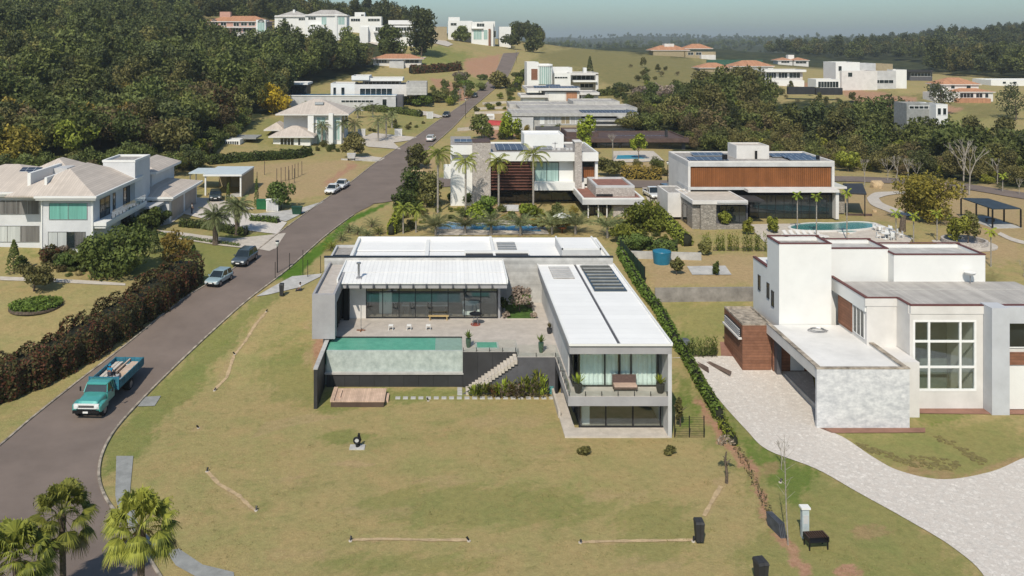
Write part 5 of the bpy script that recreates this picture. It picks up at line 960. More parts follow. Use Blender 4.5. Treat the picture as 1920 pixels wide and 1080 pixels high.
def density(poly, sp, ymin, ymax, excl=()):
    # jittered grid in world space
    res = []; y_ = ymin
    while y_ < ymax:
        s_ = sp*(1+max(0,y_-250)*.0010); x0 = (min(p[0] for p in poly)-840)/1600*y_; x1 = (max(p[0] for p in poly)-840)/1600*y_; n_ = int((x1-x0)/s_)+1
        X = x0+(np.arange(n_)+nr.uniform(-.4,.4,n_)+.5*(int(y_/s_) % 2))*s_; Yv = y_+nr.uniform(-.4,.4,n_)*s_; Zg = hgt(X, Yv); PX = 840+1600*X/Yv; py = 74+1600*(29.5-Zg)/Yv
        ok = inpoly(PX, py, poly)
        for e in excl: ok &= ~inpoly(PX, py, e)
        res += list(zip(X[ok], Yv[ok])); y_ += s_*.9
    return res
HOUSEX = [[(372,66),(372,20),(510,20),(510,66)], [(625,100),(625,70),(655,70),(655,100)]]
pl = density(LEFT, 6.0, 110, 470, HOUSEX); pr = density(RIGHT, 6.2, 120, 420)
def lim_ok(p, hh=9.0):
    x, y_ = p; px_ = 840+1600*x/y_; top = 74+1600*(29.5-H(x,y_)-hh)/y_
    L_ = np.interp(px_, [0,365,372,508,520,600,650,655,700,1180,1190,1250,1290,1310,1425,1440,1570,1590,1700,1740,1760,1850,1920,2000], [-999,-999,67,67,54,54,60,66,80,90,172,162,146,124,130,172,180,178,184,192,212,212,218,218])
    return top > L_
pl = [p for p in pl if lim_ok(p, 11)]; pr = [p for p in pr if lim_ok(p, 11)]
pl.sort(key=lambda p: p[1]); pr.sort(key=lambda p: p[1])
NL, NR = 165, 105
def pick(x, y_, side):
    v = math.sin(x*.045+1.3)+math.sin(y_*.05+x*.02)+rnd.uniform(-1.3,1.3)
    if side == 'L':
        up = (y_ > 230)
        if up: return rnd.choice([0,0,3,3,5,5,1,8]) if v > -1.6 else 4
        return rnd.choice([0,1,1,2,6,5,0,1,9]) if v > .2 else (rnd.choice([1,2,2,4,8,6,1,0,10,9]) if v > -1.1 else rnd.choice([4,7,2,2]))
    return rnd.choice([0,1,2,5,6,1,0]) if v > 0 else rnd.choice([2,4,8,1,7,0,9,1,6])
for (x,y_) in pl[:NL]: placef(pick(x,y_,'L'), x, y_, rnd.uniform(.75,1.05), 'woods on the left hillside')
for (x,y_) in pr[:NR]: placef(pick(x,y_,'R'), x, y_, rnd.uniform(.7,1.0), 'wooded valley on the right')
# ---- the rest of the woods as one mass each
def mass(name, pts, lab, picks, lowres=1.0, smin=.8, smax=1.2, tmpl=None):
    Vs = {}; 
    for (x,y_) in pts:
        i = picks(x,y_); o = FT[i][0]; me = o.data; key = ('tv',i)
        if key not in used:
            co = np.zeros(len(me.vertices)*3); me.vertices.foreach_get('co', co); co = co.reshape(-1,3); nq = sum(1 for p in me.polygons if p.material_index == 0); used[key] = co[:nq*4].reshape(-1,4,3)
        Q = used[key]; n = len(Q); far = min(1, max(.22, 330/y_*lowres)); k = int(n*far); sel = nr.permutation(n)[:k]; q = Q[sel]; cen = q.mean(1, keepdims=True); q = cen+(q-cen)*math.sqrt(1/far)
        a = nr.uniform(0,6.28); s = nr.uniform(smin,smax); ca, sa = math.cos(a)*s, math.sin(a)*s; R_ = np.array([[ca,sa,0],[-sa,ca,0],[0,0,s*nr.uniform(.85,1.15)]]); q = q@R_+np.array([x,y_,H(x,y_)-.5]); Vs.setdefault(FT[i][0].data.materials[0].name, []).append(q)
    allV = np.concatenate([np.concatenate(v) for v in Vs.values()]); mats_ = list(Vs.keys()); mi = np.concatenate([np.full(sum(len(a) for a in v), k) for k, v in enumerate(Vs.values())])
    me = bpy.data.meshes.new(name); me.vertices.add(len(allV)*4); me.vertices.foreach_set('co', allV.ravel()); me.loops.add(len(allV)*4); me.loops.foreach_set('vertex_index', np.arange(len(allV)*4)); me.polygons.add(len(allV)); me.polygons.foreach_set('loop_start', np.arange(0,len(allV)*4,4)); me.polygons.foreach_set('material_index', mi)
    for m_ in mats_: me.materials.append(bpy.data.materials[m_])
    me.update(calc_edges=True); o = bpy.data.objects.new(name, me); C.objects.link(o); tag(o, lab, 'woodland', None, 'stuff'); return o
mass('woodland', pl[NL:], 'dense dark woods covering the upper left hillside up to the hilltop houses', lambda x,y_: pick(x,y_,'L'))
mass('woodland', pr[NR:], 'dense mixed woods filling the valley beyond the timber panelled house', lambda x,y_: pick(x,y_,'R'))
FARP = [(-400,-200),(2300,-200),(2300,170),(1930,160),(1925,150),(1750,140),(1740,118),(1570,112),(1440,100),(1340,78),(1130,84),(960,84),(930,45),(800,60),(700,60),(640,50),(520,48),(380,48),(330,30),(-400,30)]
far = density(FARP, 8.5, 440, 1500); mass('woodland', [p for p in far if nr.rand() < .8], 'far wooded ridges fading blue towards the horizon', lambda x,y_: rnd.choice([0,3,5,1,8]), 1.0, .8, 1.35)
far2 = density([(500,-100),(2300,-100),(2300,150),(500,150)], 15, 1500, 4200); far2 = [p for p in far2 if nr.rand() < .75]; mass('woodland', far2, 'farthest tree covered hills along the horizon', lambda x,y_: rnd.choice([0,1,5]), .7, .75, 1.35)
SC = [([(1290,255),(1440,252),(1600,285),(1800,315),(1920,332),(1980,335),(1980,362),(1920,352),(1700,330),(1600,322),(1480,305),(1400,290),(1290,285)], 3.6, .30, .55, [0,1,2,9,4,8,6], 'low mixed scrub at the foot of the right hand woods'),
 ([(1185,170),(1300,170),(1300,255),(1240,262),(1190,225)], 5.5, .3, .6, [1,2,4,7,9], 'scrub between the terraced houses and the right hand woods'),
 ([(0,325),(110,312),(330,306),(385,288),(440,240),(470,232),(440,262),(400,300),(385,322),(340,335),(0,352)], 3.4, .28, .55, [1,2,4,9,6,0], 'low scrub along the lower edge of the left woods'),
 ([(1180,120),(1440,160),(1560,180),(1720,200),(1720,235),(1430,190),(1300,150),(1190,165)], 11, .2, .42, [1,2,7,8], 'scattered bushes on the dry slopes of the right distance'),
 ([(745,165),(800,168),(850,160),(870,150),(905,170),(880,185),(850,200),(800,195),(745,195)], 5.5, .2, .42, [1,6,9,2], 'loose bushes on the bank above the villa driveway'),
 ([(888,215),(960,205),(985,175),(985,150),(965,150),(930,190)], 6.5, .16, .34, [1,9,6,10,2], 'loose garden shrubs between the road and the terraced houses'),
 ([(1125,170),(1180,175),(1195,205),(1200,240),(1160,190)], 5, .2, .4, [1,2,0,6], 'green bushes right of the terraced houses'),
 ([(940,245),(1060,245),(1060,262),(1000,268),(940,262)], 4.0, .16, .3, [9,6,1,10], 'garden shrubs behind the roof of the tower house'),
 ([(1125,312),(1150,312),(1250,314),(1262,335),(1130,330)], 4.2, .14, .28, [10,2,1], 'dry garden shrubs around the turquoise pool'),
 ([(730,445),(745,410),(775,372),(840,385),(830,402),(800,430)], 2.4, .10, .2, [6,1,9,2], 'low garden shrubs by the clipped hedge'),
 ([(840,392),(1090,402),(1090,420),(1060,425),(840,412)], 2.3, .09, .2, [9,6,1,10], 'bright garden shrubs before the tower house terrace'),
 ([(1150,425),(1225,410),(1260,445),(1290,465),(1150,458)], 2.2, .1, .22, [9,6,1,2], 'lush shrubs right of the tower house pavilion'),
 ([(645,255),(760,225),(800,225),(790,240),(700,252),(650,262)], 5, .1, .2, [1,6,2], 'flower bed shrubs of the villa garden'),
 ([(600,270),(660,278),(650,286),(590,284)], 2.6, .1, .2, [1,6,2], 'low planting before the hipped villa'),
 ([(85,470),(160,485),(165,520),(130,520),(80,500)], 1.1, .09, .16, [1,4,0,2], 'mixed low bedding shrubs under the left house windows')]
for poly_, sp_, a_, b_, pk_, lab_ in SC:
    q_ = density(poly_, sp_, 85, 520)
    if q_: mass('scrub', q_, lab_, lambda x,y_: rnd.choice(pk_), .55, a_, b_)
# ---- garden trees
def tree(lab, px, py, h, rx, rz, lm, n=900, size=.28, k=12, name='tree', cat='tree', trunkm='bark', group=None, base=None, tr=.02, lim=True, zc=None, jit=.7, spread=.35, surf=.8):
    p = base or P(px, py); t = thing(name, lab, cat, p, group=group)
    quads('crown', crown(h, rx, rz, n, size, k, zc, jit, surf), LM[lm], t); mb = MB(); limbs(mb, h, max(.06,h*tr), 5, spread, .3, trunkm); mb.build('trunk', t); return t
# ---- palms
def frond(o, az, el, L_, nl=18, ll=.5, droop=1.0, wv=.05):
    """feather leaf: rachis plus leaflets as slim quads"""
    h = np.array([math.cos(az), math.sin(az), 0]); up = np.array([0,0,1.]); sd = np.cross(h, up); q = []
    T = np.linspace(0,1,nl+1); e = el-droop*1.5*T**1.3; st = L_/nl; p = [np.array(o, float)]
    for k in range(nl): p.append(p[-1]+(h*math.cos(e[k])+up*math.sin(e[k]))*st)
    for k in range(nl):
        w_ = .035*(1-T[k]*.7); q.append([p[k]-sd*w_, p[k]+sd*w_, p[k+1]+sd*w_, p[k+1]-sd*w_])
        if k < 2: continue
        f = (p[k+1]-p[k])/st; n_ = np.cross(sd, f); l = ll*math.sin(math.pi*(.12+.84*T[k]))**.6
        for s in (-1,1):
            d = sd*s*.8+f*.55+n_*(-.28+.1*rnd.random())*(1 if True else 0)+up*(-.25); d /= np.linalg.norm(d); b_ = p[k]; m_ = b_+d*l*.5; t_ = b_+d*l+up*(-.18*l); ww = f*wv
            q.append([b_-ww*.5, m_-ww, t_, m_+ww])
    return q
def featherpalm(name, lab, base, th, L_, n, lm='pm', tr=.14, ll=.5, droop=1.0, group=None, nl=16, elmin=-.5, wv=.06, bulge=1.0, lean=0):
    t = thing(name, lab, 'palm', base, group=group); q = []; top = (lean*th*.1, 0, th)
    for i in range(n): q += frond(top, i*2.4+rnd.uniform(-.2,.2), 1.35-(1.35-elmin)*(i/n)**.8+rnd.uniform(-.1,.1), L_*rnd.uniform(.85,1.1), nl, ll, droop*rnd.uniform(.8,1.2), wv)
    quads('crown', np.array(q), LM[lm], t); mb = MB(); zs = [i*th/7 for i in range(8)]; mb.tube([(lean*th*.1*(z/th)**2,0,z-.25*(z==0)) for z in zs], [tr*(1.25 if i == 0 else 1)*(bulge if i > 4 else 1) for i in range(8)], 'bark' if bulge > 1 else 'palebark', 9); mb.build('trunk', t); return t
def fanpalm(name, lab, base, th, r, n, group=None):
    t = thing(name, lab, 'palm', base, group=group); q = []; dead = []
    for i in range(n):
        az = i*2.4+rnd.uniform(-.3,.3); f = i/n; el = 1.5-2.2*f**1.15+rnd.uniform(-.18,.18); hd = np.array([math.cos(az),math.sin(az),0]); up = np.array([0,0,1.]); sd = np.cross(hd,up); pl_ = r*.62*rnd.uniform(.8,1.1)
        o = np.array([0,0,th]); d = hd*math.cos(el)+up*math.sin(el); nrm_ = np.cross(sd,d); c = o+d*pl_+up*(-.08*pl_); q_ = q if f < .9 else dead
        q_.append([o-sd*.02, o+sd*.02, c+sd*.02, c-sd*.02]); br = r*.48*rnd.uniform(.85,1.1); m = 30; d2 = d*.95-up*.32*(1-abs(math.sin(el))*.7); d2 /= np.linalg.norm(d2); fold = nrm_*.0
        for k in range(m):
            a = -1.75+3.5*k/(m-1); dd = d2*math.cos(a)+sd*math.sin(a)+nrm_*(-.22*abs(a)); dd /= np.linalg.norm(dd); L_ = br*(1-.16*abs(a)); mid = c+dd*L_*.6; tip = c+dd*L_*.92+up*(-.34*L_*rnd.uniform(.4,1.3)); w_ = np.cross(dd,nrm_)*(.032*br/.7)
            q_.append([c-w_*.3, mid-w_, mid+w_, c+w_*.3]); q_.append([mid-w_*.9, tip-w_*.15, tip+w_*.15, mid+w_*.9]); e_ = tip+up*(-.22*L_*rnd.random())-dd*.05*L_; q_.append([tip-w_*.3, e_, tip+w_*.3, mid*.2+tip*.8])
    quads('crown', np.array(q), LM['pm'], t); quads('dead_fronds', np.array(dead), LM['br'], t); MB().tube([(0,0,-.3),(.05,0,th*.4),(0,.03,th*.8),(0,0,th+.1)], [.2,.16,.15,.22], 'bark', 10).build('trunk', t); return t
def hgrid(v): v['z'] = 0
pad('traffic_island', [(-150,1140),(60,1118),(330,1120),(300,1300),(-200,1400)], mat('island_grass', (.10,.12,.04), .95, .3, 2, .02), .12)
fanpalm('fan_palm', 'fan palm by the road edge at the bottom, rightmost of the three in front', (-12.6,35,0), 9.5, 1.72, 44)
fanpalm('fan_palm', 'fan palm at bottom left, middle one of the three with bare trunk over the asphalt', (-19.9,44,0), 5.0, 1.95, 40)
fanpalm('fan_palm', 'fan palm in the bottom left corner, leftmost and lowest of the three in front', (-21.0,41.5,0), 4.2, 2.1, 42)
featherpalm('date_palm', 'stout date palm on the lawn verge before the left house, nearer the camera of two', P(404,459), 3.7, 2.5, 46, 'pd', .36, .5, .85, bulge=1.35, nl=18)
featherpalm('date_palm', 'stout date palm by the driveway behind its twin, left of the road', P(445,440), 3.9, 2.6, 46, 'pd', .33, .5, .95, bulge=1.3, nl=18)
for (x,y_,cy,lab,L_,n) in ((821,393,289,'tall slim palm left of the stone tower, leftmost of four tall palms',3.0,20),(873,381,303,'tall slim palm directly before the white wall left of the stone tower',2.5,16),(935,384,303,'tall slim palm in front of the brown louvres',2.6,18),(1000,399,290,'tall slim palm at the right end of the brown louvres',3.3,20)):
    p = P(x,y_)
    if p.y > 127: p = Vector((XA(x,126.5+(x%3)), 126.5+(x%3), 0)); p.z = H(p.x,p.y)
    featherpalm('tall_palm', lab, p, ZA(cy,p.y)-p.z, L_, n, 'pm', .15, .55, 1.2, elmin=-.4, nl=16, wv=.07)
for i, (x,y_,cy) in enumerate(((817,441,409),(872,439,408),(921,440,408),(976,441,408),(1035,439,407),(1079,439,406),(1139,446,409))):
    p = P(x,y_); featherpalm('small_date_palm', ['first from the left','second from the left','third from the left','middle one','third from the right','second from the right','last on the right'][i]+' in the row of small palms along the blue pool', p, max(.9,ZA(cy,p.y)-p.z-1.2), 2.9, 30, 'pd', .17, .5, .72, 'small palms along the blue pool', 16, .45, .05)
for (x,y_,cy) in ((756,438,390),(780,436,393)):
    p = P(x,y_); featherpalm('slim_palm', 'slim young palm near the clipped hedge, '+('left' if x < 760 else 'right')+' of two beside it', p, ZA(cy,p.y)-p.z, 1.7, 16, 'pm', .1, .4, 1.1)
for (x,y_,cy,L_,lab) in ((604,272,236,2.6,'palm close to the left corner of the hipped villa front'),(644,270,232,2.6,'palm at the right corner of the hipped villa'),(665,268,233,2.6,'palm next right of the hipped villa corner'),(709,266,229,3.0,'large palm on the planted island in the villa driveway'),(724,260,222,3.0,'second palm on the planted island in the villa driveway, further right'),(671,221,205,2.4,'palm before the long white terrace wall, left of two'),(699,220,202,2.6,'palm before the long white terrace wall, right of two'),(578,206,195,2.4,'low palm before the left end of the long terrace wall'),(735,240,215,2.2,'thin palm between villa gate posts')):
    p = P(x,y_); featherpalm('villa_palm', lab, p, ZA(cy,p.y)-p.z, L_, 18, 'pd', .2, .55, 1.0, nl=12, wv=.09)
# ---- larger garden trees
tree('large round glossy green tree before the side of the left house', 213, 512, 5.6, 3.4, 2.8, 'hd', 6500, .16, 16, zc=2.9, surf=.85)
tree('gnarled small tree with pale olive crown on the left lawn', 64, 546, 2.9, 1.85, 1.05, 'ol', 2600, .11, 10, tr=.05)
tree('small yellowish tree at the end of the red hedge', 327, 484, 2.9, 2.2, 1.5, 'au', 1800, .13, 10)
tree('bushy dark tree by the service boxes beside the tan lot', 527, 392, 4.0, 2.0, 1.7, 'hd', 2200, .16, 12)
tree('round tree with pale trunk beside the villa driveway mouth', 664, 296, 5.0, 2.6, 2.1, 'ol', 2000, .2, 12)
tree('dense dark round tree on the dry island at the junction', 785, 316, 4.2, 2.4, 2.0, 'ol', 2200, .18, 12, zc=2.3)
tree('wide yellow flowering tree at the woods edge behind the hipped villa', 508, 212, 8, 4.6, 3.6, 'ye', 2200, .3, 14)
tree('reddish leaved tree at the woods edge left of the yellow tree', 416, 248, 10, 2.6, 5, mat and 'rd', 1600, .3, 10)
tree('large round yellow olive tree standing alone on the right lawn', 1745, 417, 6.6, 4.1, 3.0, 'au', 7500, .15, 18, zc=3.9, tr=.04, spread=.4)
tree('small columnar green tree at the edge of the villa lawn', 461, 236, 4.5, 1.5, 1.8, 'md', 700, .2)
tree('pale trunked leafy tree left of the stone tower house', 800, 388, 5.2, 2.2, 2.2, 'ol', 1800, .17)
tree('lush dark tree at the left end of the tower house garden', 778, 372, 5.0, 2.9, 2.0, 'hd', 2400, .18, 12, zc=2.6)
tree('lush dark bush tree nearer the road beside the clipped hedge', 762, 398, 3.8, 1.9, 1.6, 'hd', 1500, .17, 10, zc=1.9)
tree('broad leaved yellow green tree right of the white pavilion', 1215, 430, 4.4, 2.6, 2.0, 'yh', 2400, .17, 14, zc=2.0)
tree('dark green tree behind the turquoise pool beside tall fence', 1142, 332, 3.0, 2.4, 1.3, 'ol', 1500, .2, 10, zc=2.2)
tree('slim bright green tree rising before the brown low house', 1102, 295, 9.0, 1.7, 3.4, 'lg', 1500, .22, 10)
tree('small bright tree right of the brown low house pool', 1197, 300, 5.5, 1.6, 1.7, 'lg', 700, .2, 8)
tree('round green tree between the tower house roof and the building site', 903, 262, 5, 3.0, 2.6, 'md', 1500, .24, 10, zc=2.8)
tree('lime coloured conifer like tree by the bare concrete corner', 958, 262, 7, 2.6, 3.0, 'lg', 1400, .24, 10, zc=3.0)
tree('grey green round tree at the road side beyond the solar roofed house', 938, 166, 7, 4.0, 3.0, 'ol', 1300, .4, 10, zc=3.5)
tree('dark tall tree before the hilltop grass field', 790, 106, 22, 8, 9.5, 'dk', 2600, .55, 16, tr=.02)
tree('second dark tall tree left of the hilltop grass field', 735, 112, 15, 7, 6.5, 'md', 2200, .55, 14)
tree('round dark tree standing alone at the top of the road', 1000, 98, 9, 5.5, 4.0, 'dk', 1400, .5, 12)
tree('dark tree before the three storey cubic house', 866, 78, 9, 6, 4.0, 'md', 1400, .5, 12)
tree('rounded dark tree behind the green hilltop lawn right of the road end', 958, 92, 9, 4.5, 3.6, 'dk', 1100, .5, 12)
tree('purple grey leafless bush beside the red soil bank', 862, 152, 5, 3.5, 2.4, 'bz', 1300, .25, 8, zc=2.5)
for (x,y_,h_,r_,lm,lab) in ((1358,428,2.4,.8,'yh','small palm like shrub before the stone pavilion'),(1402,440,2.2,.8,'yh','young shrub at the pool yard corner'),(1449,438,2.4,.9,'yh','young shrub at the left edge of the pale pool yard'),(1795,458,4.2,1.3,'yh','small leafy tree growing from the round stone bed'),(1815,458,3.8,1.0,'ol','darker thin tree growing from the round stone bed'),
  (1268,516,2.0,.7,'ol','tiny tree in the yard left of the concrete slab'),(1341,516,1.7,.35,'hd','tiny dark sapling beside the yard slab'),(1095,852,.55,.38,'ol','low twiggy shrub on the lawn before the wing'),(1255,852,.55,.36,'ol','low dark shrub on the lawn right of the wing corner'),(1275,800,2.3,.35,'ol','young tree behind thin fence at the right side of the wing'),(1320,478,2.2,.8,'ol','thin tree above the blue tank wall'),
  (110,478,1.3,1.1,'bz','purple grey shrub below the left house corner'),(130,505,1.9,1.5,'hd','dark shrub in the bed below the left house'),(96,492,1.8,1.3,'rd','reddish shrub in the bed below the left house'),(160,505,2.0,1.5,'hd','dark green shrub next to the large glossy tree'),(41,500,1.3,.9,'hd','dark rounded shrub beside the small conifer'),(232,512,1.8,1.4,'yh','lighter shrub at the foot of the large glossy tree'),(185,515,1.6,1.6,'hd','clipped dark shrub under the large glossy tree'),
  (262,440,3.2,1.6,'hd','dark planting by the left house entrance'),(285,430,3.0,1.5,'hd','dark planting right of the left house entrance'),(272,415,3.4,1.4,'md','dark tall planting under the entrance canopy'),(305,422,2.0,1.2,'hd','low dark shrub by the garage corner'),
  (818,192,3.5,3.2,'md','rounded bush at the road side before the long white wall'),(770,196,4.2,3.8,'lg','lush light green planting at the right end of the long wall'),(795,200,4.0,3.0,'gr','lush green planting next to the long wall driveway'),(752,192,4.0,3.0,'lg','bright planting at the long wall corner'),
  (890,420,2.6,1.5,'lg','bright bush beside the blue pool'),(908,410,3.0,1.9,'gr','bushy green planting before the stone tower'),(985,405,2.2,1.6,'lg','bright planting before the louvres'),(1055,430,2.0,1.3,'au','yellowish shrub by the pool deck'),(1010,432,1.8,1.1,'au','golden shrub along the pool row'),(1178,455,2.2,2.0,'yh','bush beyond the rear roof corner'),(1200,468,1.8,1.7,'hd','low bush near the blue tank'),(855,378,2.0,1.4,'hd','dark bush at the foot of the white wall'),(874,384,2.0,1.3,'hd','second dark bush at the foot of the white wall'),
  (1360,318,3.5,2.5,'yh','yellowish bush behind the timber house at woods edge'),(1590,322,4,2.4,'yh','light bush right of the timber house'),(1480,150,4,3,'dk','dark bush by the pavilion house'),(1905,225,12,5,'dk','tall dark tree at the far right edge before the green field'),(1765,215,13,5,'dk','tall dark tree before the red roofed house'),
  (905,150,3,2,'md','small bush on the bank by the road'),(875,165,3,3,'gr','green bush on the red bank'),(975,150,4,3,'md','dark bush at the foot of the road top'),(1225,175,4,3.5,'bz','leafless grey bush on the dry slope'),(1200,190,5,4,'bz','second leafless grey bush on the dry slope'),(1250,195,6,4,'bz','third leafless grey bush on the dry slope'),(1185,250,5,4,'ol','olive bush at the foot of the dry slope'),(1215,250,6,3.6,'md','green bush below the dry slope'),
  (1160,178,4,3,'dk','dark hedge bush beside the cubic modern house'),(1105,200,4,2,'md','palm like bush before the solar roofed house'),(1085,240,4,2.6,'dk','dark bush before the terraced building site'),(1180,245,3,2,'dk','dark bush at the right end of the building site')):
    tree(lab, x, y_, h_, r_, h_*.42, lm, int(300+500*min(2.2,r_)), .085+.05*min(3,r_), 8, zc=h_*.55, name='shrub' if h_ < 5.1 else 'tree', cat='shrub' if h_ < 5.1 else 'tree')
def cone(lab, px, py, h, r, lm='hd', n=700, s=.1, nm='conifer'):
    t = thing(nm, lab, 'conifer', P(px,py)); z = nr.rand(n)**.8; a = nr.uniform(0,6.28,n); rr = r*(1-z)**.75*(.85+.25*nr.rand(n))+.05; c = np.stack([rr*np.cos(a), rr*np.sin(a), .15+z*h],1); d = np.stack([np.cos(a),np.sin(a),np.full(n,.6)],1); quads('crown', leaves(c,d,s,.5), LM[lm], t); MB().tube([(0,0,-.2),(0,0,h*.8)],[.06,.03],'bark',6).build('trunk', t); return t
cone('small dark pointed conifer left of the pale gnarled tree', 26, 512, 3.6, .85); cone('dark conifer right of the large glossy tree', 290, 474, 2.9, .75); cone('thin tall cypress beside the tan pavilion', 428, 383, 3.2, .3, n=400); cone('thin tall cypress between the boxes and the tan lot', 481, 387, 4.2, .35, n=400); cone('tiny bluish conifer on the lawn by the red hedge end', 363, 484, 1.5, .4, n=300)
cone('dark conifer on the hill beside the cubic modern house', 1106, 140, 8, 1.6, 'dk', 500, .3)
# leafless and thin planted trees
def bare_thing(lab, px, py, h, n=2, m='palebark', rd=None):
    t = thing('bare_tree', lab, 'tree', P(px,py)); baretree(h, m, depth=n).build('trunk', t); return t
for (x,y_,h_,k,lab) in ((1620,350,6,3,'pale leafless tree at the wood edge, leftmost'),(1664,340,5.5,3,'pale leafless tree in the group of bare trees, left'),(1682,341,6,3,'pale leafless tree in the group of bare trees, middle'),(1702,342,5.5,3,'pale leafless tree in the group of bare trees, right'),(1717,344,5,3,'pale leafless tree at the right end of the bare group'),(1805,362,11,3,'very tall slim pale trunk at the wood edge, left of two'),(1817,366,10,3,'very tall slim pale trunk at the wood edge, right of two'),(1148,300,6.5,3,'leafless branching tree before the brown low house'),(1465,880,2.4,3,'thin leafless shrub beside the pale stone driveway'),(1870,345,6,3,'pale leafless tree far right before the woods'),(1920,520,2.5,3,'thin leafless bush at the right edge'),(862,200,7,3,'bare brown tree before the red bank'),(210,650,2,2,'thin twigs above the red hedge'),(1910,365,4,2,'thin bare sapling right of the dark pergola'),(870,188,6,3,'second bare tree on the road bank')): bare_thing(lab, x, y_, h_, k)
for i, (x,y_,ty) in enumerate(((1495,434,366),(1531,446,368),(1588,452,362),(1680,452,400),(1713,455,405),(1757,452,400),(1858,500,435),(1880,360,330))):
    p = P(x,y_); featherpalm('young_palm', ['young palm on a thin pole trunk left of the kidney pool','young palm on a thin trunk at the near side of the kidney pool','young palm with small lime tuft at the right of the kidney pool','staked thin palm left of the lone round tree','staked thin palm before the lone round tree','staked thin palm right of the lone round tree','staked thin palm at the right lawn near the round stone bed','thin palm behind the dark pergola'][i], p, ZA(ty,p.y)-p.z, .9, 9, 'lg', .07, .3, .9, nl=8, wv=.08)
for (x,y_) in ((1362,906),): p = P(x,y_); tree('young staked tree with bare grey trunk in a round soil ring', x, y_, 3.4, .5, .5, 'bz', 160, .08, 5, tr=.035, spread=.1)
t = thing('bare_sapling', 'tall thin leafless sapling beside the grey panels at bottom right', 'tree', P(1478,1022)); m_ = MB(); m_.tube([(0,0,-.2),(-.1,.05,2.2),(-.15,.1,4.4),(-.2,.1,6.4)],[.045,.035,.025,.01],'palebark',6)
for k in range(16): z = 2.6+k*.22; an = k*2.3; m_.tube([(-.12,.07,z),(-.12+.55*math.cos(an),.07+.55*math.sin(an),z+.5)],[.012,.005],'palebark',4)
m_.build('trunk', t)
t = thing('tree_stump', 'dark thick cut trunk at the yard corner near dining sets', 'stump', P(1692,434)); MB().tube([(0,0,-.2),(.05,0,1.2),(.2,0,2.2)],[.42,.36,.3],'bark',10).build('trunk', t)
# cycads and agaves behind the main house
for (x,y_,s,lm) in ((698,426,1.4,'pd'),(655,436,1.2,'pd'),(672,440,1.1,'pd'),(640,452,1.3,'pd'),(622,470,1.2,'yh'),(688,445,1.0,'pd'),(710,440,1.0,'md')):
    q = []; 
    for i in range(26): q += frond((0,0,.35), i*2.4, 1.3-1.2*i/26, 1.25*s, 8, .22, .8, .05)
    t = thing('cycad', 'spiky cycad by the green road verge behind the main house', 'cycad', P(x,y_), group='cycads by the road verge'); quads('crown', np.array(q), LM[lm], t); MB().tube([(0,0,-.2),(0,0,.4)],[.18,.2],'bark',8).build('trunk', t)
# hedges
def hedge(lab, pts, wd, ht, lm, dens, size, top=1.0, nm='hedge', ragged=.15, cat='hedge', group=None):
    ps = [P(*p) for p in pts]; V = []; 
    for i in range(len(ps)-1):
        a, b_ = ps[i], ps[i+1]; L_ = (b_-a).length; n = int(L_*(wd+2*ht)*dens); tt = nr.rand(n); u = nr.uniform(-1,1,n); side = nr.rand(n)
        d = (b_-a); d.z = 0; d.normalize(); nn = np.array([-d.y,d.x,0.]); s = tt*L_; bump = 1+ragged*(np.sin(s*1.3+i)+np.sin(s*2.9+2*i)+np.sin(s*.5))/2
        th = nr.uniform(-.25,math.pi+.25,n); cx_ = np.cos(th); cz = np.clip(np.sin(th),0,1); ex = np.sign(cx_)*np.abs(cx_)**.45*wd/2*bump; ez = np.where(np.sin(th) < 0, nr.rand(n)*.5, cz**.5)*ht*bump*top
        low = nr.rand(n) < .45; ez = np.where(low, nr.rand(n)*ht*.9, ez); ex = np.where(low, np.sign(u)*wd/2*bump*(.9+.15*nr.rand(n)), ex)
        base = np.array([list(a+(b_-a)*q) for q in tt]); c = base+nn*ex[:,None]+np.stack([np.zeros(n),np.zeros(n),ez],1)+nr.normal(size=(n,3))*.06; dr = nn*ex[:,None]*2/wd+np.stack([np.zeros(n),np.zeros(n),ez/ht],1); V.append(leaves(c, dr, size, .6))
    # near-black core block: the shade inside the hedge put into its colour
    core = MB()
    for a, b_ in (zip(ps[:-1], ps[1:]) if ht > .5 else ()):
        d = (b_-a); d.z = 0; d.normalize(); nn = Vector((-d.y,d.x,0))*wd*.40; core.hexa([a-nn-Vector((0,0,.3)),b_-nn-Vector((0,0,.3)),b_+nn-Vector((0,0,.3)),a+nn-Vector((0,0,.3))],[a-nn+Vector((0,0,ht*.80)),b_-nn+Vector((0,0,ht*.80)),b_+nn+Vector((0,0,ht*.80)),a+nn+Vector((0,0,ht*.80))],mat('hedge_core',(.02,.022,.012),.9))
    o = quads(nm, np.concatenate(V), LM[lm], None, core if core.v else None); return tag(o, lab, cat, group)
hedge('tall dark bougainvillea hedge with red tips running along the left side of the road', [(-120,790),(-40,756),(40,728),(100,700),(178,652),(267,594),(330,546),(352,528)], 3.1, 2.9, 'rd', 120, .095, 1.0, ragged=.24)
hedge('long clipped green hedge along the tan vacant lot', [(390,308),(440,304),(500,300),(560,296),(580,290)], 1.6, 1.7, 'hd', 34, .16)
hedge('long dark hedge behind the villa palms below the white wall', [(640,205),(690,208),(740,212),(790,219)], 1.6, 1.8, 'hd', 24, .18)
hedge('dark hedge along the woods side of the villa lawn', [(392,290),(405,275),(425,258),(450,245)], 1.8, 2.2, 'hd', 22, .2)
hedge('dark red brown hedge on the bank below the red tile roofed house', [(770,138),(810,136),(845,133),(862,131)], 2.6, 3.2, 'rd', 10, .35)
hedge('low clipped hedge around the driveway lawn of the left house', [(338,424),(380,428),(420,434),(462,442)], 1.0, 1.0, 'hd', 50, .11)
hedge('clipped hedge at the corner by the garage doors', [(470,414),(500,416),(522,419)], .8, .8, 'gr', 50, .11)
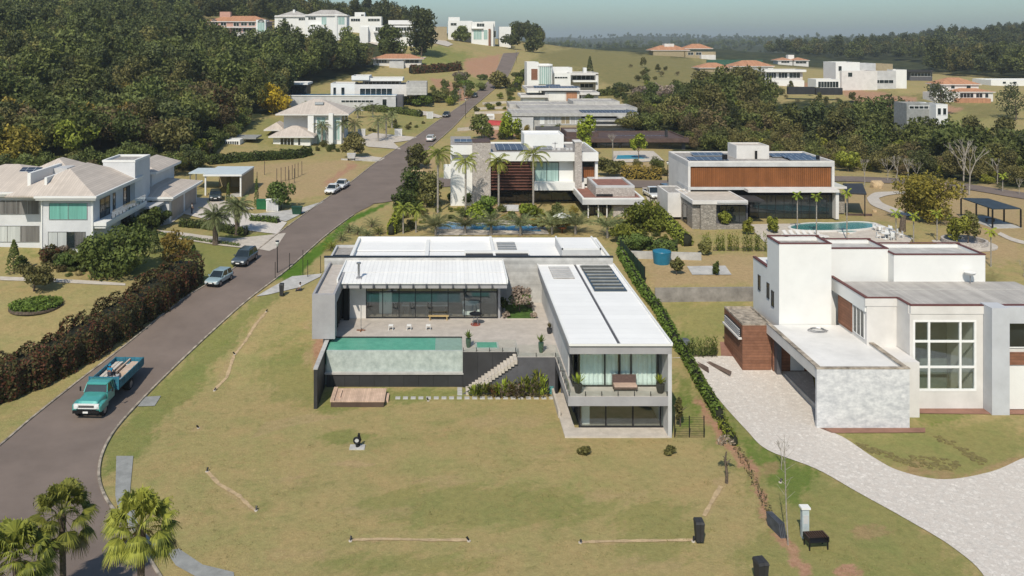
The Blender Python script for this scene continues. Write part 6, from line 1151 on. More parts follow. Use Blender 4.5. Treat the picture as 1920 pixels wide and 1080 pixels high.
hedge('low clipped edging hedge along the curved garden path', [(300,440),(360,450),(420,458),(450,462)], .35, .35, 'hd', 120, .07)
hedge('narrow leafy hedge close along the right side of the wing', [(1163,478),(1175,500),(1195,534),(1215,562),(1233,584),(1250,615),(1266,646)], .75, .95, 'gr', 60, .10)
hedge('narrow leafy hedge between the wing and the stone driveway, nearer part', [(1268,648),(1285,672),(1308,716),(1332,757),(1350,788)], .65, .85, 'gr', 60, .10)
hedge('sparse yellow green hedge plants fading into the lawn trench', [(1352,795),(1366,822),(1378,836)], .5, .7, 'yh', 40, .1)
hedge('dry brown climbing remnants along the lawn trench', [(1380,838),(1400,878),(1425,925),(1446,968)], .3, .3, 'br', 26, .07)
hedge('clipped green hedge wall between the road and tower house garden', [(733,441),(741,424),(750,404),(756,392)], .9, 1.5, 'lg', 60, .1)
hedge('hedge of upright shrubs on the slope right of the tower house', [(1225,402),(1250,425),(1270,448),(1290,462)], 1.2, 1.6, 'yh', 36, .12)
hedge('green hedge along the back of the rear roof', [(1160,462),(1215,466),(1270,468)], 1.6, 1.2, 'hd', 40, .12)
hedge('dry reed like hedge behind the turquoise pool', [(1165,335),(1205,336),(1240,337)], .8, 2.2, 'au', 30, .14)
hedge('dark green bank planting right of the building site', [(1195,235),(1225,252),(1262,262)], 3.5, 1.6, 'dk', 14, .25)
hedge('low hedge row on the hillside right of the cubic modern house', [(1122,180),(1150,178),(1160,168)], 2, 2, 'md', 12, .3)
hedge('dark red shrubs along the wall of the solar roofed house', [(1000,194),(1040,196),(1080,195)], 2, 2.2, mat and 'rd', 14, .3)
hedge('grass verge hedge of the cubic modern house by the road', [(968,165),(975,150),(985,138)], 2.2, 2.0, 'yh', 12, .3)
def reeds(lab, x0, x1, y_, h, n, lm='yh', nm='bamboo_clump'):
    a, b_ = P(x0,y_), P(x1,y_); t = thing(nm, lab, 'bamboo', (a+b_)/2); q = []
    for i in range(n):
        x = rnd.uniform(a.x,b_.x)-t.location.x; yy = rnd.uniform(-.35,.35); hh = h*rnd.uniform(.6,1.1); 
        for k in range(12): z = hh*(k/12)**.9; an = rnd.uniform(0,6.28); d = np.array([math.cos(an),math.sin(an),.8]); d /= np.linalg.norm(d); s = np.array([-math.sin(an),math.cos(an),0]); p = np.array([x,yy,z]); q.append([p, p+d*.16+s*.05, p+d*.34, p+d*.16-s*.05])
    quads('foliage', np.array(q), LM[lm], t); m_ = MB().box(a.x-t.location.x,b_.x-t.location.x,-.05,.05,-.2,.1,'bark'); m_.build('stem', t); return t
reeds('clump of upright shrubs before the white tower, leftmost',1313,1332,470,2.2,26); reeds('clump of upright shrubs before the white tower, second from left',1337,1360,470,2.2,30); reeds('clump of upright shrubs before the white tower, third from left',1362,1385,470,2.3,30); reeds('clump of upright shrubs before the white tower, right one',1392,1412,471,2.3,28); reeds('clump of upright shrubs before the white tower, rightmost behind its wall',1416,1436,471,2.3,28)
reeds('row of dark upright shrubs beside the lumber pile',1288,1344,668,1.7,60,'hd')
# plants by the stairs
for i, (x,y_,h_,r_,lm) in enumerate(((906,738,1.0,.5,'yh'),(925,738,.8,.45,'rd'),(940,739,1.2,.5,'lg'),(955,737,1.3,.5,'yh'),(968,738,1.0,.5,'rd'),(982,736,1.6,.5,'yh'),(996,737,1.5,.5,'lg'),(1008,735,2.0,.45,'yh'),(1018,738,1.6,.4,'lg'),(890,742,.7,.4,'lg'),(948,735,.9,.4,'bz'),(975,733,.9,.4,'bz'),(1000,733,1.0,.4,'bz'))):
    p = Vector((XA(x,70.35),70.35-.1*(i%3),0)); h_ *= 1.25; r_ *= 1.5; t = thing('garden_plant', ['yellow green','dark reddish','bright lime'][i % 3] and ('leafy croton plant in the bed at the foot of the terrace wall'), 'plant', p, group='plants in the bed by the stairs'); q = []
    for k in range(80): an = rnd.uniform(0,6.28); el = rnd.uniform(.3,1.4); z = h_*rnd.uniform(.1,.8); d = np.array([math.cos(an)*math.cos(el),math.sin(an)*math.cos(el),math.sin(el)]); s = np.array([-math.sin(an),math.cos(an),0])*.07; o = np.array([math.cos(an)*r_*.4,math.sin(an)*r_*.3,z]); q.append([o, o+d*.22+s, o+d*.46, o+d*.22-s])
    quads('leaves', np.array(q), LM[lm], t); MB().tube([(0,0,-.1),(0,0,h_*.7)],[.03,.02],'bark',5).build('stem', t)
t = thing('plumeria', 'small cream flowering tree on the courtyard lawn', 'tree', (6.9,82.6,3.2)); quads('crown', crown(2.2,1.15,.8,700,.11,8), LM['bz'], t); quads('foliage', crown(1.9,1.1,.7,400,.11,8), LM['gr'], t); limbs(MB(),2.2,.07,6,.4,.25).build('trunk', t)
for i, (x,y_,h_) in enumerate(((5.6,81,.5),(8.1,81,.45),(8.0,84,.5),(5.5,84.2,1.0),(5.3,82.8,1.5))):
    t = thing('shrub', ['pale flowering shrub at the near left corner of the courtyard lawn','pale flowering shrub at the near right corner of the courtyard lawn','low shrub at the back right of the courtyard lawn','dark shrub between the room end and courtyard lawn','dark climbing shrub at the living room end wall'][i], 'shrub', (x,y_,3.15)); quads('crown', crown(h_,.42,h_*.4,160,.09,6,h_*.5), LM['bz' if i < 3 else 'hd'], t); MB().tube([(0,0,0),(0,0,h_*.6)],.03,'bark',5).build('stem', t)
def pot(lab, x, y_, z, ph=.6, h_=1.0, col='dgrey', lm='gr', r=.22):
    t = thing('potted_plant', lab, 'potted plant', (x,y_,z)); MB().lathe(0,0,[(r*.7,0),(r,.5*ph),(r*1.05,ph),(r*.9,ph-.02)],col,16).build('pot', t); q = []
    for k in range(40): an = k*2.4; el = rnd.uniform(.5,1.45); d = np.array([math.cos(an)*math.cos(el),math.sin(an)*math.cos(el),math.sin(el)]); s = np.array([-math.sin(an),math.cos(an),0])*.05; L_ = h_*rnd.uniform(.5,1); o = np.array([0,0,ph]); q.append([o, o+d*L_*.6+s, o+d*L_, o+d*L_*.6-s])
    quads('foliage', np.array(q), LM[lm], t); return t
gp = mat('green_glazed_pot', (.05,.10,.07), .4, .1, 3)
pot('green pot with spiky plant on the terrace beside the shallow spa', 1.75, 73.2, 3.1, .75, .8, gp); pot('green pot with spiky plant on the terrace near the stair top', 7.85, 72.0, 3.1, .85, .75, gp); pot('dark round pot with leafy plant at the left end of the front balcony', 9.75, 63.9, 3.05, .65, .95, 'char', 'lg', .3); pot('dark round pot with leafy plant at the right end of the front balcony', 15.9, 63.9, 3.05, .65, .95, 'char', 'lg', .3); pot('dark pot with brown plant against the side wall of the wing', 9.1, 76.6, 3.1, .5, .6, 'char', 'br')
t = thing('water_barrel', 'small teal barrel by the dark doorway under the wing', 'barrel', P(1034,738)); MB().lathe(0,0,[(.18,0),(.22,.3),(.18,.6)],mat('teal_plastic',(.10,.32,.33),.5)).build('body', t); MB().cyl(0,0,.6,.64,.19,MATS['teal_plastic']).build('lid', t)
# round flower beds
p = P(68,574); n = 1500; a = nr.uniform(0,6.28,n); rr = np.sqrt(nr.rand(n)); c = np.stack([rr*2.6*np.cos(a), rr*2.6*np.sin(a)*(.9), .1+.35*nr.rand(n)],1); d = np.tile([0,0,1.],(n,1)); t = thing('flower_bed', 'round bright green planted bed in the left lawn', 'flower bed', p); quads('foliage', leaves(c,d,.14,.7), LM['gr'], t); MB().lathe(0,0,[(2.6,-.1),(2.6,.08),(2.3,.1)],'bark',30).build('soil', t)
p = P(1808,457); t = thing('stone_planter', 'round low stone planting bed on the right lawn', 'planter', p); MB().lathe(0,0,[(3.6,-.1),(3.6,.06),(3.5,.07)],'pave',36).build('base', t); mb = MB(); pr_ = [(2.6,.0),(2.6,.6),(2.3,.6),(2.3,.1)]; mb.lathe(0,0,pr_,'stonew',36); mb.build('wall', t)

# ================================================================ vehicles
def paint(n, c): 
    m = mat(n, c, .28, .03, 2, 0, .15, .6); m.node_tree.nodes['Principled BSDF'].inputs['Coat Weight'].default_value = .6; return m
def loft(mb, secs, m, n=12):
    """sections along y: (y, halfwidth, z0, z1, roundness)"""
    k = mb.mi(m); base = len(mb.v)
    for (y_, w_, z0, z1) in secs:
        for j in range(n): a = 2*math.pi*(j+.5)/n; cx_ = math.copysign(abs(math.cos(a))**.35, math.cos(a)); cz = math.copysign(abs(math.sin(a))**.35, math.sin(a)); mb.v.append((w_*cx_, y_, (z0+z1)/2+(z1-z0)/2*cz))
    for i in range(len(secs)-1):
        for j in range(n): a = base+i*n+j; b_ = base+i*n+(j+1) % n; mb.f.append((a, a+n, b_+n, b_)); mb.m.append(k)
    e = base+(len(secs)-1)*n; mb.f.append(tuple(base+j for j in range(n))); mb.m.append(k); mb.f.append(tuple(e+j for j in range(n-1,-1,-1))); mb.m.append(k); return mb
def wheel(par, x, y_, r, w_=.2):
    o = MB().tube([(x-w_/2,y_,r),(x+w_/2,y_,r)], r, 'tire', 18).build('wheel', par, False); MB().tube([(x-w_/2-.01,y_,r),(x+w_/2+.01,y_,r)], r*.6, 'steel', 12).build('rim', o, False); return o
def car(lab, pos, rz, L_=4.3, W_=1.75, Hh=1.45, col=(.6,.6,.6), pn='paint', kind='sedan', name='parked_car', group=None, rack=False):
    t = thing(name, lab, 'pickup' if kind == 'pickup' else 'car', pos, rz, group); pt = paint(pn, col); h2 = W_/2; a = -L_/2; bz = .28; hz = .95 if kind == 'suv' else .85; tz = (hz+.05) if kind != 'sedan' else hz+.08
    secs = [(a,h2*.80,bz+.08,hz-.28),(a+.12,h2*.93,bz,hz-.14),(a+.5,h2,bz,hz-.06),(a+1.2,h2,bz,hz),(a+L_*.5,h2,bz,hz+.04),(a+L_-.9,h2,bz,tz),(a+L_-.25,h2*.97,bz,tz-.02),(a+L_,h2*.85,bz+.1,tz-.25)]
    loft(MB(), secs, pt).build('body', t)
    f0 = a+L_*.27; r1 = {'sedan':a+L_*.84,'hatch':a+L_*.93,'suv':a+L_*.95,'pickup':a+L_*.62}[kind]; rf0 = f0+.75; rf1 = r1-(.7 if kind == 'sedan' else .28)
    g_ = MB(); w0, w1 = h2*.9, h2*.74; g_.hexa([(-w0,f0,hz-.05),(w0,f0,hz-.05),(w0,r1,tz-.05),(-w0,r1,tz-.05)],[(-w1,rf0,Hh-.06),(w1,rf0,Hh-.06),(w1,rf1,Hh-.06),(-w1,rf1,Hh-.06)],'glassd').build('windows', t, False)
    rf = loft(MB(), [(rf0-.06,w1*.96,Hh-.07,Hh-.03),(rf0+.1,w1,Hh-.07,Hh),(rf1-.1,w1,Hh-.07,Hh),(rf1+.05,w1*.96,Hh-.07,Hh-.03)], pt); rf.build('roof', t, False)
    mid = (rf0+rf1)/2
    for s in (-1,1):
        pl_ = MB()
        for yy, yt in ((f0,rf0),(mid,mid),(r1,rf1)): pl_.tube([(s*w0*1.0,yy,hz-.02),(s*w1*1.0,yt,Hh-.05)], .035, pt, 4)
        pl_.tube([(s*w1,rf0,Hh-.05),(s*w1,rf1,Hh-.05)],.03,pt,4); pl_.build('pillar', t, False)
        MB().box(s*h2*.62-.17,s*h2*.62+.17,a-.01,a+.1,hz-.38,hz-.22,mat('headlamp',(.7,.72,.72),.15)).build('headlight', t, False); MB().box(s*h2*.75-.12,s*h2*.75+.12,a+L_-.1,a+L_+.01,tz-.35,tz-.15,mat('tail_lamp',(.3,.02,.02),.3)).build('taillight', t, False)
        MB().box(s*(h2+.09)-.08,s*(h2+.09)+.08,f0+.3,f0+.42,hz+.02,hz+.16,pt).build('mirror', t, False)
        for yy in (a+L_*.19, a+L_*.81): wheel(t, s*(h2-.1), yy, .32 if kind != 'suv' else .37)
    MB().box(-h2*.55,h2*.55,a-.02,a+.08,bz+.08,hz-.34,'black').build('grille', t, False); MB().box(-.22,.22,a-.04,a-.021,bz+.15,bz+.27,'white').build('number_plate', t, False)
    if kind == 'pickup': MB().box(-h2*.85,h2*.85,rf1+.5,a+L_-.12,tz-.03,tz+.02,'dark').build('bed', t, False)
    if rack:
        for s in (-1,1): MB().box(s*w1*.9-.02,s*w1*.9+.02,rf0+.1,rf1-.05,Hh,Hh+.05,'black').build('roof_rail', t, False)
    return t
def road_dir(py):
    best = min(range(len(edges)-1), key=lambda i: abs((edges[i][0][1]+edges[i][1][1])/2-py)); a = Vector(edges[best][0])+Vector(edges[best][1]); b_ = Vector(edges[best+1][0])+Vector(edges[best+1][1]); d = b_-a; return math.atan2(-d.x, d.y)
def on_road(px, py, dz=.06): p = P(px,py); return Vector((p.x,p.y,p.z+dz+max(0,p.y-90)*.0006)), road_dir(p.y)
q, r_ = on_road(411,531); car('silver blue hatchback on the left side of the road beside the hedge end', q, r_, 3.9, 1.7, 1.45, (.30,.40,.43), 'paint_silver_blue', 'hatch')
q, r_ = on_road(459,493); car('dark grey estate car with roof rails at the left kerb behind the hatchback', q, r_, 4.7, 1.85, 1.6, (.06,.08,.095), 'paint_slate', 'suv', rack=True)
q, r_ = on_road(624,362); car('white sedan at the left kerb, nearer of the two side by side', q, r_, 4.4, 1.78, 1.45, (.78,.78,.77), 'paint_white', 'sedan')
q, r_ = on_road(641,353); car('white sedan at the left kerb, the one just behind and right of its twin', q, r_, 4.4, 1.78, 1.45, (.78,.78,.77), 'paint_white', 'sedan')
q, r_ = on_road(808,265); car('white car driving away beyond the junction', q, r_+math.pi, 4.3, 1.78, 1.5, (.78,.78,.77), 'paint_white', 'hatch')
q, r_ = on_road(837,220); car('black car on the road before the villa gates', q, r_, 4.4, 1.8, 1.5, (.03,.035,.035), 'paint_black', 'suv')
q, r_ = on_road(890,183); car('small dark car farthest up the road', q, r_, 4.2, 1.8, 1.5, (.05,.05,.05), 'paint_black', 'hatch')
car('white pickup parked between the tower house and the timber house', P(1223,370)+Vector((0,0,.08)), .1, 5.0, 1.85, 1.7, (.72,.72,.70), 'paint_white', 'pickup'); car('dark blue estate car parked beside the timber house', P(1254,366)+Vector((0,0,.08)), .15, 4.6, 1.85, 1.6, (.02,.025,.045), 'paint_navy', 'suv')
car('dark green black open topped car under the tan pavilion front', P(404,374)+Vector((0,0,.1)), .25, 4.6, 1.9, 1.4, (.02,.035,.035), 'paint_dark_green', 'suv')
car('white car behind the building site entrance garden', P(905,232)+Vector((0,0,.1)), 1.2, 4.3, 1.8, 1.5, (.7,.7,.7), 'paint_white', 'sedan') if False else None
# truck
tx, ty = -28.0, 65.9; t = thing('flatbed_truck', 'old turquoise flatbed truck with wooden sided blue bed driving along the road', 'truck', (tx,ty,H(tx,ty)+.05), R(-2))
tq = paint('paint_turquoise', (.07,.33,.30)); bl = mat('blue_painted_boards', (.035,.17,.24), .55, .2, 1.5)
loft(MB(), [(.25,.80,.75,1.20),(.4,.84,.7,1.36),(1.0,.86,.75,1.46),(1.75,.90,.75,1.52),(1.8,.9,.75,1.52)], tq, 16).build('bonnet', t)
for s in (-1,1):
    f = loft(MB(), [(.12,.16,.62,1.05),(.3,.24,.55,1.16),(.95,.27,.6,1.22),(1.5,.22,.55,1.1),(1.75,.12,.5,.9)], tq, 12); f.v = [(x+s*.93,y_,z) for x,y_,z in f.v]; f.build('mudguard', t, False)
cb = loft(MB(), [(1.72,.95,.6,1.5),(1.8,1.0,.55,1.52),(3.0,1.0,.55,1.52),(3.1,.96,.6,1.5)], tq, 16).build('cab', t, False)
MB().hexa([(-.92,1.75,1.48),(.92,1.75,1.48),(.92,3.05,1.48),(-.92,3.05,1.48)],[(-.80,2.05,2.02),(.80,2.05,2.02),(.80,3.0,2.02),(-.80,3.0,2.02)],'glassd').build('windows', cb, False)
loft(MB(), [(1.95,.78,2.0,2.06),(2.1,.86,1.99,2.14),(2.6,.88,1.99,2.17),(3.05,.86,1.99,2.12),(3.1,.8,2.0,2.06)], tq, 14).build('roof', cb, False)
for s in (-1,1):
    for (ya,yb) in ((1.75,2.05),(2.75,2.75),(3.05,3.0)): MB().tube([(s*.93,ya,1.48),(s*.82,yb,2.03)], .045, tq, 5).build('pillar', cb, False)
    MB().box(s*1.3-.06,s*1.3+.06,1.9,1.95,1.5,1.85,'black').tube([(s*1.0,1.95,1.5),(s*1.3,1.93,1.6)],.02,'black',5).build('mirror', t, False)
    MB().tube([(s*.78,.05,1.0),(s*.78,.16,1.0)], .12, mat('headlamp',(.7,.72,.72),.15), 14).build('headlight', t, False)
    for yy, w_ in ((1.0,.24),(5.9,.5)): wheel(t, s*(.98 if w_ < .3 else .9), yy, .47, w_)
g_ = MB().box(-.98,.98,.1,.24,.86,.93,'white').box(-.98,.98,.1,.24,1.13,1.22,'white').box(-.98,-.62,.1,.24,.93,1.13,'white').box(.62,.98,.1,.24,.93,1.13,'white').box(-.62,.62,.14,.24,.93,1.13,'black')
for k in range(2): g_.box(-.62,.62,.09,.139,.965+k*.07,.995+k*.07,'steel')
g_.build('grille', t, False); MB().box(-1.02,1.02,-.02,.1,.55,.78,'black').build('bumper', t, False); MB().box(-.2,.2,-.04,-.021,.58,.72,'white').build('number_plate', t, False)
MB().box(-.45,-.3,.3,8.2,.6,.85,'black').box(.3,.45,.3,8.2,.6,.85,'black').box(-.9,.9,5.8,6.0,.42,.56,'black').box(-.45,.45,7.9,8.05,.6,.84,'black').build('chassis', t, False)
bd = MB().box(-1.22,1.22,3.3,8.4,1.1,1.22,bl,mat('grey_boards',(.42,.42,.44),.7,.15,1,0,stretch=(3,.2,1))).build('bed', t, False)
def board_side(x0,x1,y0,y1,z0,z1,n,nm):
    m_ = MB(); hh = (z1-z0)/n
    for k in range(n): m_.box(x0,x1,y0,y1,z0+k*hh+.015,z0+(k+1)*hh-.015,bl)
    if x1-x0 < y1-y0:
        for q_ in range(6): yy = y0+(y1-y0-.08)*q_/5; m_.box(x0-.03,x1+.03,yy,yy+.08,z0,z1,bl)
    else:
        for q_ in range(4): xx = x0+(x1-x0-.08)*q_/3; m_.box(xx,xx+.08,y0-.03,y1+.03,z0,z1,bl)
    m_.build(nm, t, False)
board_side(-1.25,-1.19,3.35,8.36,1.22,1.82,3,'side_board'); board_side(1.19,1.25,3.35,8.36,1.22,1.82,3,'side_board'); board_side(-1.22,1.22,8.32,8.38,1.22,1.82,3,'tailgate'); board_side(-1.25,1.25,3.24,3.3,1.1,2.12,4,'headboard')
def cargo(nm, lab, cat, bx, mm):
    o = thing(nm, lab, cat, (tx,ty,t.location.z), R(-2)); 
    for i, b_ in enumerate(bx): MB().box(*b_, mm).build('board', o)
    return o
pw = mat('pale_timber', (.55,.50,.44), .75, .1, 2); pk = mat('pinkish_timber', (.52,.40,.31), .75, .1, 2)
cargo('timber_stack', 'long pale planks lying on the left of the truck bed', 'timber', [(-1.1+k*.17,-.95+k*.17,3.6+.1*k,8.1,1.23,1.5+.03*(k%2)) for k in range(4)], pw)
cargo('board_stack', 'stack of beige boards at the rear right of the truck bed', 'boards', [(.25,1.1,5.6+k*.02,7.2-k*.02,1.23+k*.09,1.31+k*.09) for k in range(4)]+[(.3,1.05,7.3,8.1,1.23,1.55)], pk)
cargo('beam', 'single long beam lying along the middle of the truck bed', 'beam', [(.02,.14,3.9,8.3,1.6,1.72)], pk)
o = thing('dirt_pile', 'brown rubble between the planks on the truck bed', 'rubble', (tx-.0+.05,ty+7.0,t.location.z+1.22)); loft(MB(), [(-.9,.1,0,.15),(-.4,.25,0,.3),(.3,.22,0,.34),(.9,.1,0,.2)], 'bark', 10).build('heap', o, False)
# people
def skinmesh(name, pts, edges_, rad, m, par, lvl=1):
    me = bpy.data.meshes.new(name); me.from_pydata(pts, edges_, []); o = bpy.data.objects.new(name, me); C.objects.link(o); me.materials.append(m); o.parent = par
    s = o.modifiers.new('skin', 'SKIN'); lay = me.skin_vertices[0].data if me.skin_vertices else None
    if lay is None: return o
    for i, r in enumerate(rad): lay[i].radius = (r, r)
    lay[0].use_root = True; u = o.modifiers.new('sub', 'SUBSURF'); u.levels = u.render_levels = lvl; return o
def sk(name, chains, m, par):
    """chains: lists of (x,y,z,r); first vertex is root; equal points are shared"""
    pts = []; rad = []; ed = []
    def idx(p):
        for i, q_ in enumerate(pts):
            if (Vector(q_)-Vector(p[:3])).length < 1e-4: return i
        pts.append(p[:3]); rad.append(p[3]); return len(pts)-1
    for c in chains:
        pr0 = None
        for p in c:
            i = idx(p)
            if pr0 is not None: ed.append((pr0,i))
            pr0 = i
    import bmesh
    me = bpy.data.meshes.new(name); me.from_pydata(pts, ed, []); bm = bmesh.new(); bm.from_mesh(me); lay = bm.verts.layers.skin.verify(); bm.verts.ensure_lookup_table()
    for i, v in enumerate(bm.verts): v[lay].radius = (rad[i], rad[i]); v[lay].use_root = (i == 0)
    bm.to_mesh(me); bm.free(); me.materials.append(m); o = bpy.data.objects.new(name, me); C.objects.link(o); o.parent = par
    o.modifiers.new('skin', 'SKIN'); u = o.modifiers.new('sub', 'SUBSURF'); u.levels = u.render_levels = 1; return o
skinm = mat('skin', (.22,.12,.08), .6, .03, 3)
def person(lab, pos, rz, seated, shirt, trouser, hat=None):
    t_ = thing('person', lab, 'person', pos, rz); hp = .42 if seated else .92; sh = hp+.50; pel = (0,0,hp,.13); ch = (0,0,hp+.3,.15); nk = (0,0,sh+.03,.06); hdm = (0,-.02,sh+.14,.085); ht = (0,-.01,sh+.26,.075)
    arms = []; legs = []
    for s in (-1,1):
        shd = (s*.18,0,sh-.04,.06); el = (s*.27,-.06,sh-.30,.045); wr = (s*.22,-.28,sh-.42,.035) if seated else (s*.27,-.12,sh-.55,.035)
        f = [wr, (wr[0],wr[1]-.07,wr[2]-.02,.034)]; arms.append((shd,el,wr,f))
        if seated: legs.append(((s*.10,0,hp-.02,.10),(s*.16,-.42,hp+.02,.07),(s*.16,-.48,.06,.05),(s*.16,-.62,.04,.04)))
        else: legs.append(((s*.10,0,hp-.05,.10),(s*.12,.02,.5,.07),(s*.12,.04,.08,.05),(s*.13,-.12,.04,.04)))
    body = [[pel,ch,nk,hdm,ht]]
    for a, l in zip(arms, legs): body.append([ch,*a[:3],a[3][1]]); body.append([pel,*l])
    b_ = sk('body', body, skinm, t_)
    for s_, a in zip((-1,1), arms):
        w_ = a[3][1]
        for k in range(4): sk('finger', [[(w_[0]+(k-1.5)*.018,w_[1]-.02,w_[2],.009),(w_[0]+(k-1.5)*.02,w_[1]-.06,w_[2]-.02,.008),(w_[0]+(k-1.5)*.02,w_[1]-.075,w_[2]-.045,.007)]], skinm, b_)
        sk('finger', [[(w_[0]-s_*.03,w_[1],w_[2],.010),(w_[0]-s_*.055,w_[1]-.03,w_[2]-.01,.008)]], skinm, b_)
    g = .018; sh_ = [[(0,0,hp+.02,.15),(0,0,hp+.3,.17),(0,0,sh-.02,.1)]]
    for a in arms: sh_.append([(0,0,hp+.3,.17),(a[0][0],0,a[0][2],.08),(a[0][0]*.6+a[1][0]*.4,(a[0][1]+a[1][1])/2,(a[0][2]+a[1][2])/2,.068)])
    sk('shirt', sh_, shirt, t_); tr_ = [[(0,0,hp,.15)]]
    for l in legs: tr_.append([(0,0,hp,.15),(l[0][0],l[0][1],l[0][2],.115),(l[1][0],l[1][1],l[1][2],.085),(l[2][0],l[2][1],l[2][2]+.05,.065)])
    sk('trousers', tr_, trouser, t_)
    MB().lathe(0,0,[(.15 if hat else .1,sh+.2),(.13 if hat else .105,sh+.24),(.095,sh+.25),(.085,sh+.33)],hat or 'dark',14).build('hat' if hat else 'hair', t_, False)
    MB().box(-.012,.012,-.115,-.09,sh+.12,sh+.16,skinm).build('nose', b_, False)
    for s in (-1,1): MB().box(s*.03-.01,s*.03+.01,-.1,-.09,sh+.165,sh+.178,'black').build('eye', b_, False); MB().box(s*.088-.01,s*.088+.01,-.03,.0,sh+.11,sh+.17,skinm).build('ear', b_, False)
    MB().box(-.022,.022,-.102,-.09,sh+.085,sh+.093,mat('lips',(.25,.07,.06),.6)).build('mouth', b_, False); return t_
person('person in bright blue shirt and blue cap sitting on the boards in the truck bed', (tx+.12,ty+4.5,t.location.z+1.45), math.pi*.96, True, mat('blue_shirt',(.01,.20,.36),.8), mat('dark_trousers',(.04,.045,.06),.8), MATS['blue_shirt'])
person('person in pale top and dark trousers standing before the garage doors of the left house', P(360,402), 2.2, False, mat('pale_shirt',(.4,.4,.38),.8), MATS['dark_trousers'])
# ================================================================ small things
def box_thing(nm, lab, cat, px, py, parts, rz=0, group=None, pos=None):
    t_ = thing(nm, lab, cat, pos or P(px,py), rz, group)
    for n_, b_, m_ in parts: (b_ if isinstance(b_, MB) else MB().box(*b_, m_)).build(n_, t_, False)
    return t_
def wheelie(lab, px, py, rz=0, sc=1, col='char'):
    b_ = MB().hexa([(-.24,-.22,.12),(.24,-.22,.12),(.24,.22,.12),(-.24,.22,.12)],[(-.30,-.30,1.0),(.30,-.30,1.0),(.30,.34,1.0),(-.30,.34,1.0)],col)
    return box_thing('wheelie_bin', lab, 'wheelie bin', px, py, [('body', b_, col), ('lid', MB().hexa([(-.32,-.34,1.0),(.32,-.34,1.0),(.32,.38,1.0),(-.32,.38,1.0)],[(-.28,-.26,1.1),(.28,-.26,1.1),(.28,.36,1.12),(-.28,.36,1.12)],col), col), ('handle', MB().tube([(-.25,.42,.95),(.25,.42,.95)],.025,'black',6), None), ('wheel', MB().tube([(-.34,.25,.12),(-.26,.25,.12)],.12,'tire',12), None), ('wheel', MB().tube([(.26,.25,.12),(.34,.25,.12)],.12,'tire',12), None)], rz)
w1 = wheelie('tall black wheelie bin on the near lawn with pale spotlight beside it', 1311, 1018); w1.scale = (.85,.85,1.2); w2 = wheelie('black wheelie bin cut by the bottom edge of the photo', 1427, 1098, .2); w2.scale = (1.0,1.0,1.25)
w3 = wheelie('tall black bin at the edge of the driveway left of the main house', 528, 556); w3.scale = (.75,.75,1.25)
person('person in white top and dark trousers crouching at the main house driveway edge', P(563,545)+Vector((0,0,-.3)), -1.45, True, mat('white_shirt',(.62,.66,.70),.8), MATS['dark_trousers'])
box_thing('meter_pillar', 'pale blue grey meter pillar with white cap at bottom right', 'utility pillar', 1509, 1008, [('body',(-.2,.2,-.15,.15,-.1,1.75),mat('pale_pillar',(.42,.48,.50),.7,.08,2)),('cap',(-.27,.27,-.22,.22,1.75,1.86),'white'),('door',(-.14,.14,-.17,-.151,.9,1.4),'greyl')])
t_ = thing('grill', 'rusty black grill rack with legs beside the pale pillar', 'grill', P(1530,1026), .1)
MB().box(-.62,.62,-.35,.35,.45,.5,'black').box(-.62,-.55,-.35,.35,.5,.75,'black').box(.55,.62,-.35,.35,.5,.75,'black').box(-.55,.55,.3,.35,.5,.75,'black').build('tray', t_, False)
for k in range(9): MB().tube([(-.55+k*.137,-.34,.76),(-.55+k*.137,.34,.76)],.015,mat('rust',(.16,.09,.06),.9),5).build('bar', t_, False)
for sx in (-1,1):
    for sy in (-1,1): MB().box(sx*.55-.03,sx*.55+.03,sy*.3-.03,sy*.3+.03,0,.45,'black').build('leg', t_, False)
t_ = thing('stacked_panels', 'leaning dark blue grey panels beside the soil trench', 'panels', P(1466,1008), .05)
for k in range(4): MB().hexa([(-.1+k*.1,-.1,0),(-.04+k*.1,-.1,0),(-.24+k*.1,1.3,0),(-.3+k*.1,1.3,0)],[(-.2+k*.1,-.0,.85),(-.14+k*.1,-.0,.85),(-.34+k*.1,1.3,.85),(-.4+k*.1,1.3,.85)],mat('slate_panel',(.08,.09,.11),.7,.2,2)).build('panel', t_, False)
box_thing('round_cover', '', 'manhole cover', 1590, 1075, []) if False else None
t_ = thing('garden_sculpture', 'small black round sculpture on a pale slab in the front lawn', 'sculpture', P(670,839)); MB().box(-.55,.55,-.4,.35,-.05,.06,'conc').build('plinth', t_, False)
bm_ = MB(); bm_.tube([(0,0,.06),(0,0,.35)],[.12,.08],'black',10); n=20
ring = [(-.04+.21*math.cos(a*2*math.pi/n),-.03,.52+.21*math.sin(a*2*math.pi/n)) for a in range(n+1)]; bm_.tube(ring,.07,'black',8,False); bm_.tube([(.05,.08,.06),(.18,.1,.5),(.1,.05,.85),(.12,.0,1.0)],[.14,.12,.1,.08],'black',9); bm_.build('figure', t_, False); MB().tube([(-.04,-.02,.52),(-.04,-.04,.52)],.16,'greyl',16).build('disc', t_, False)
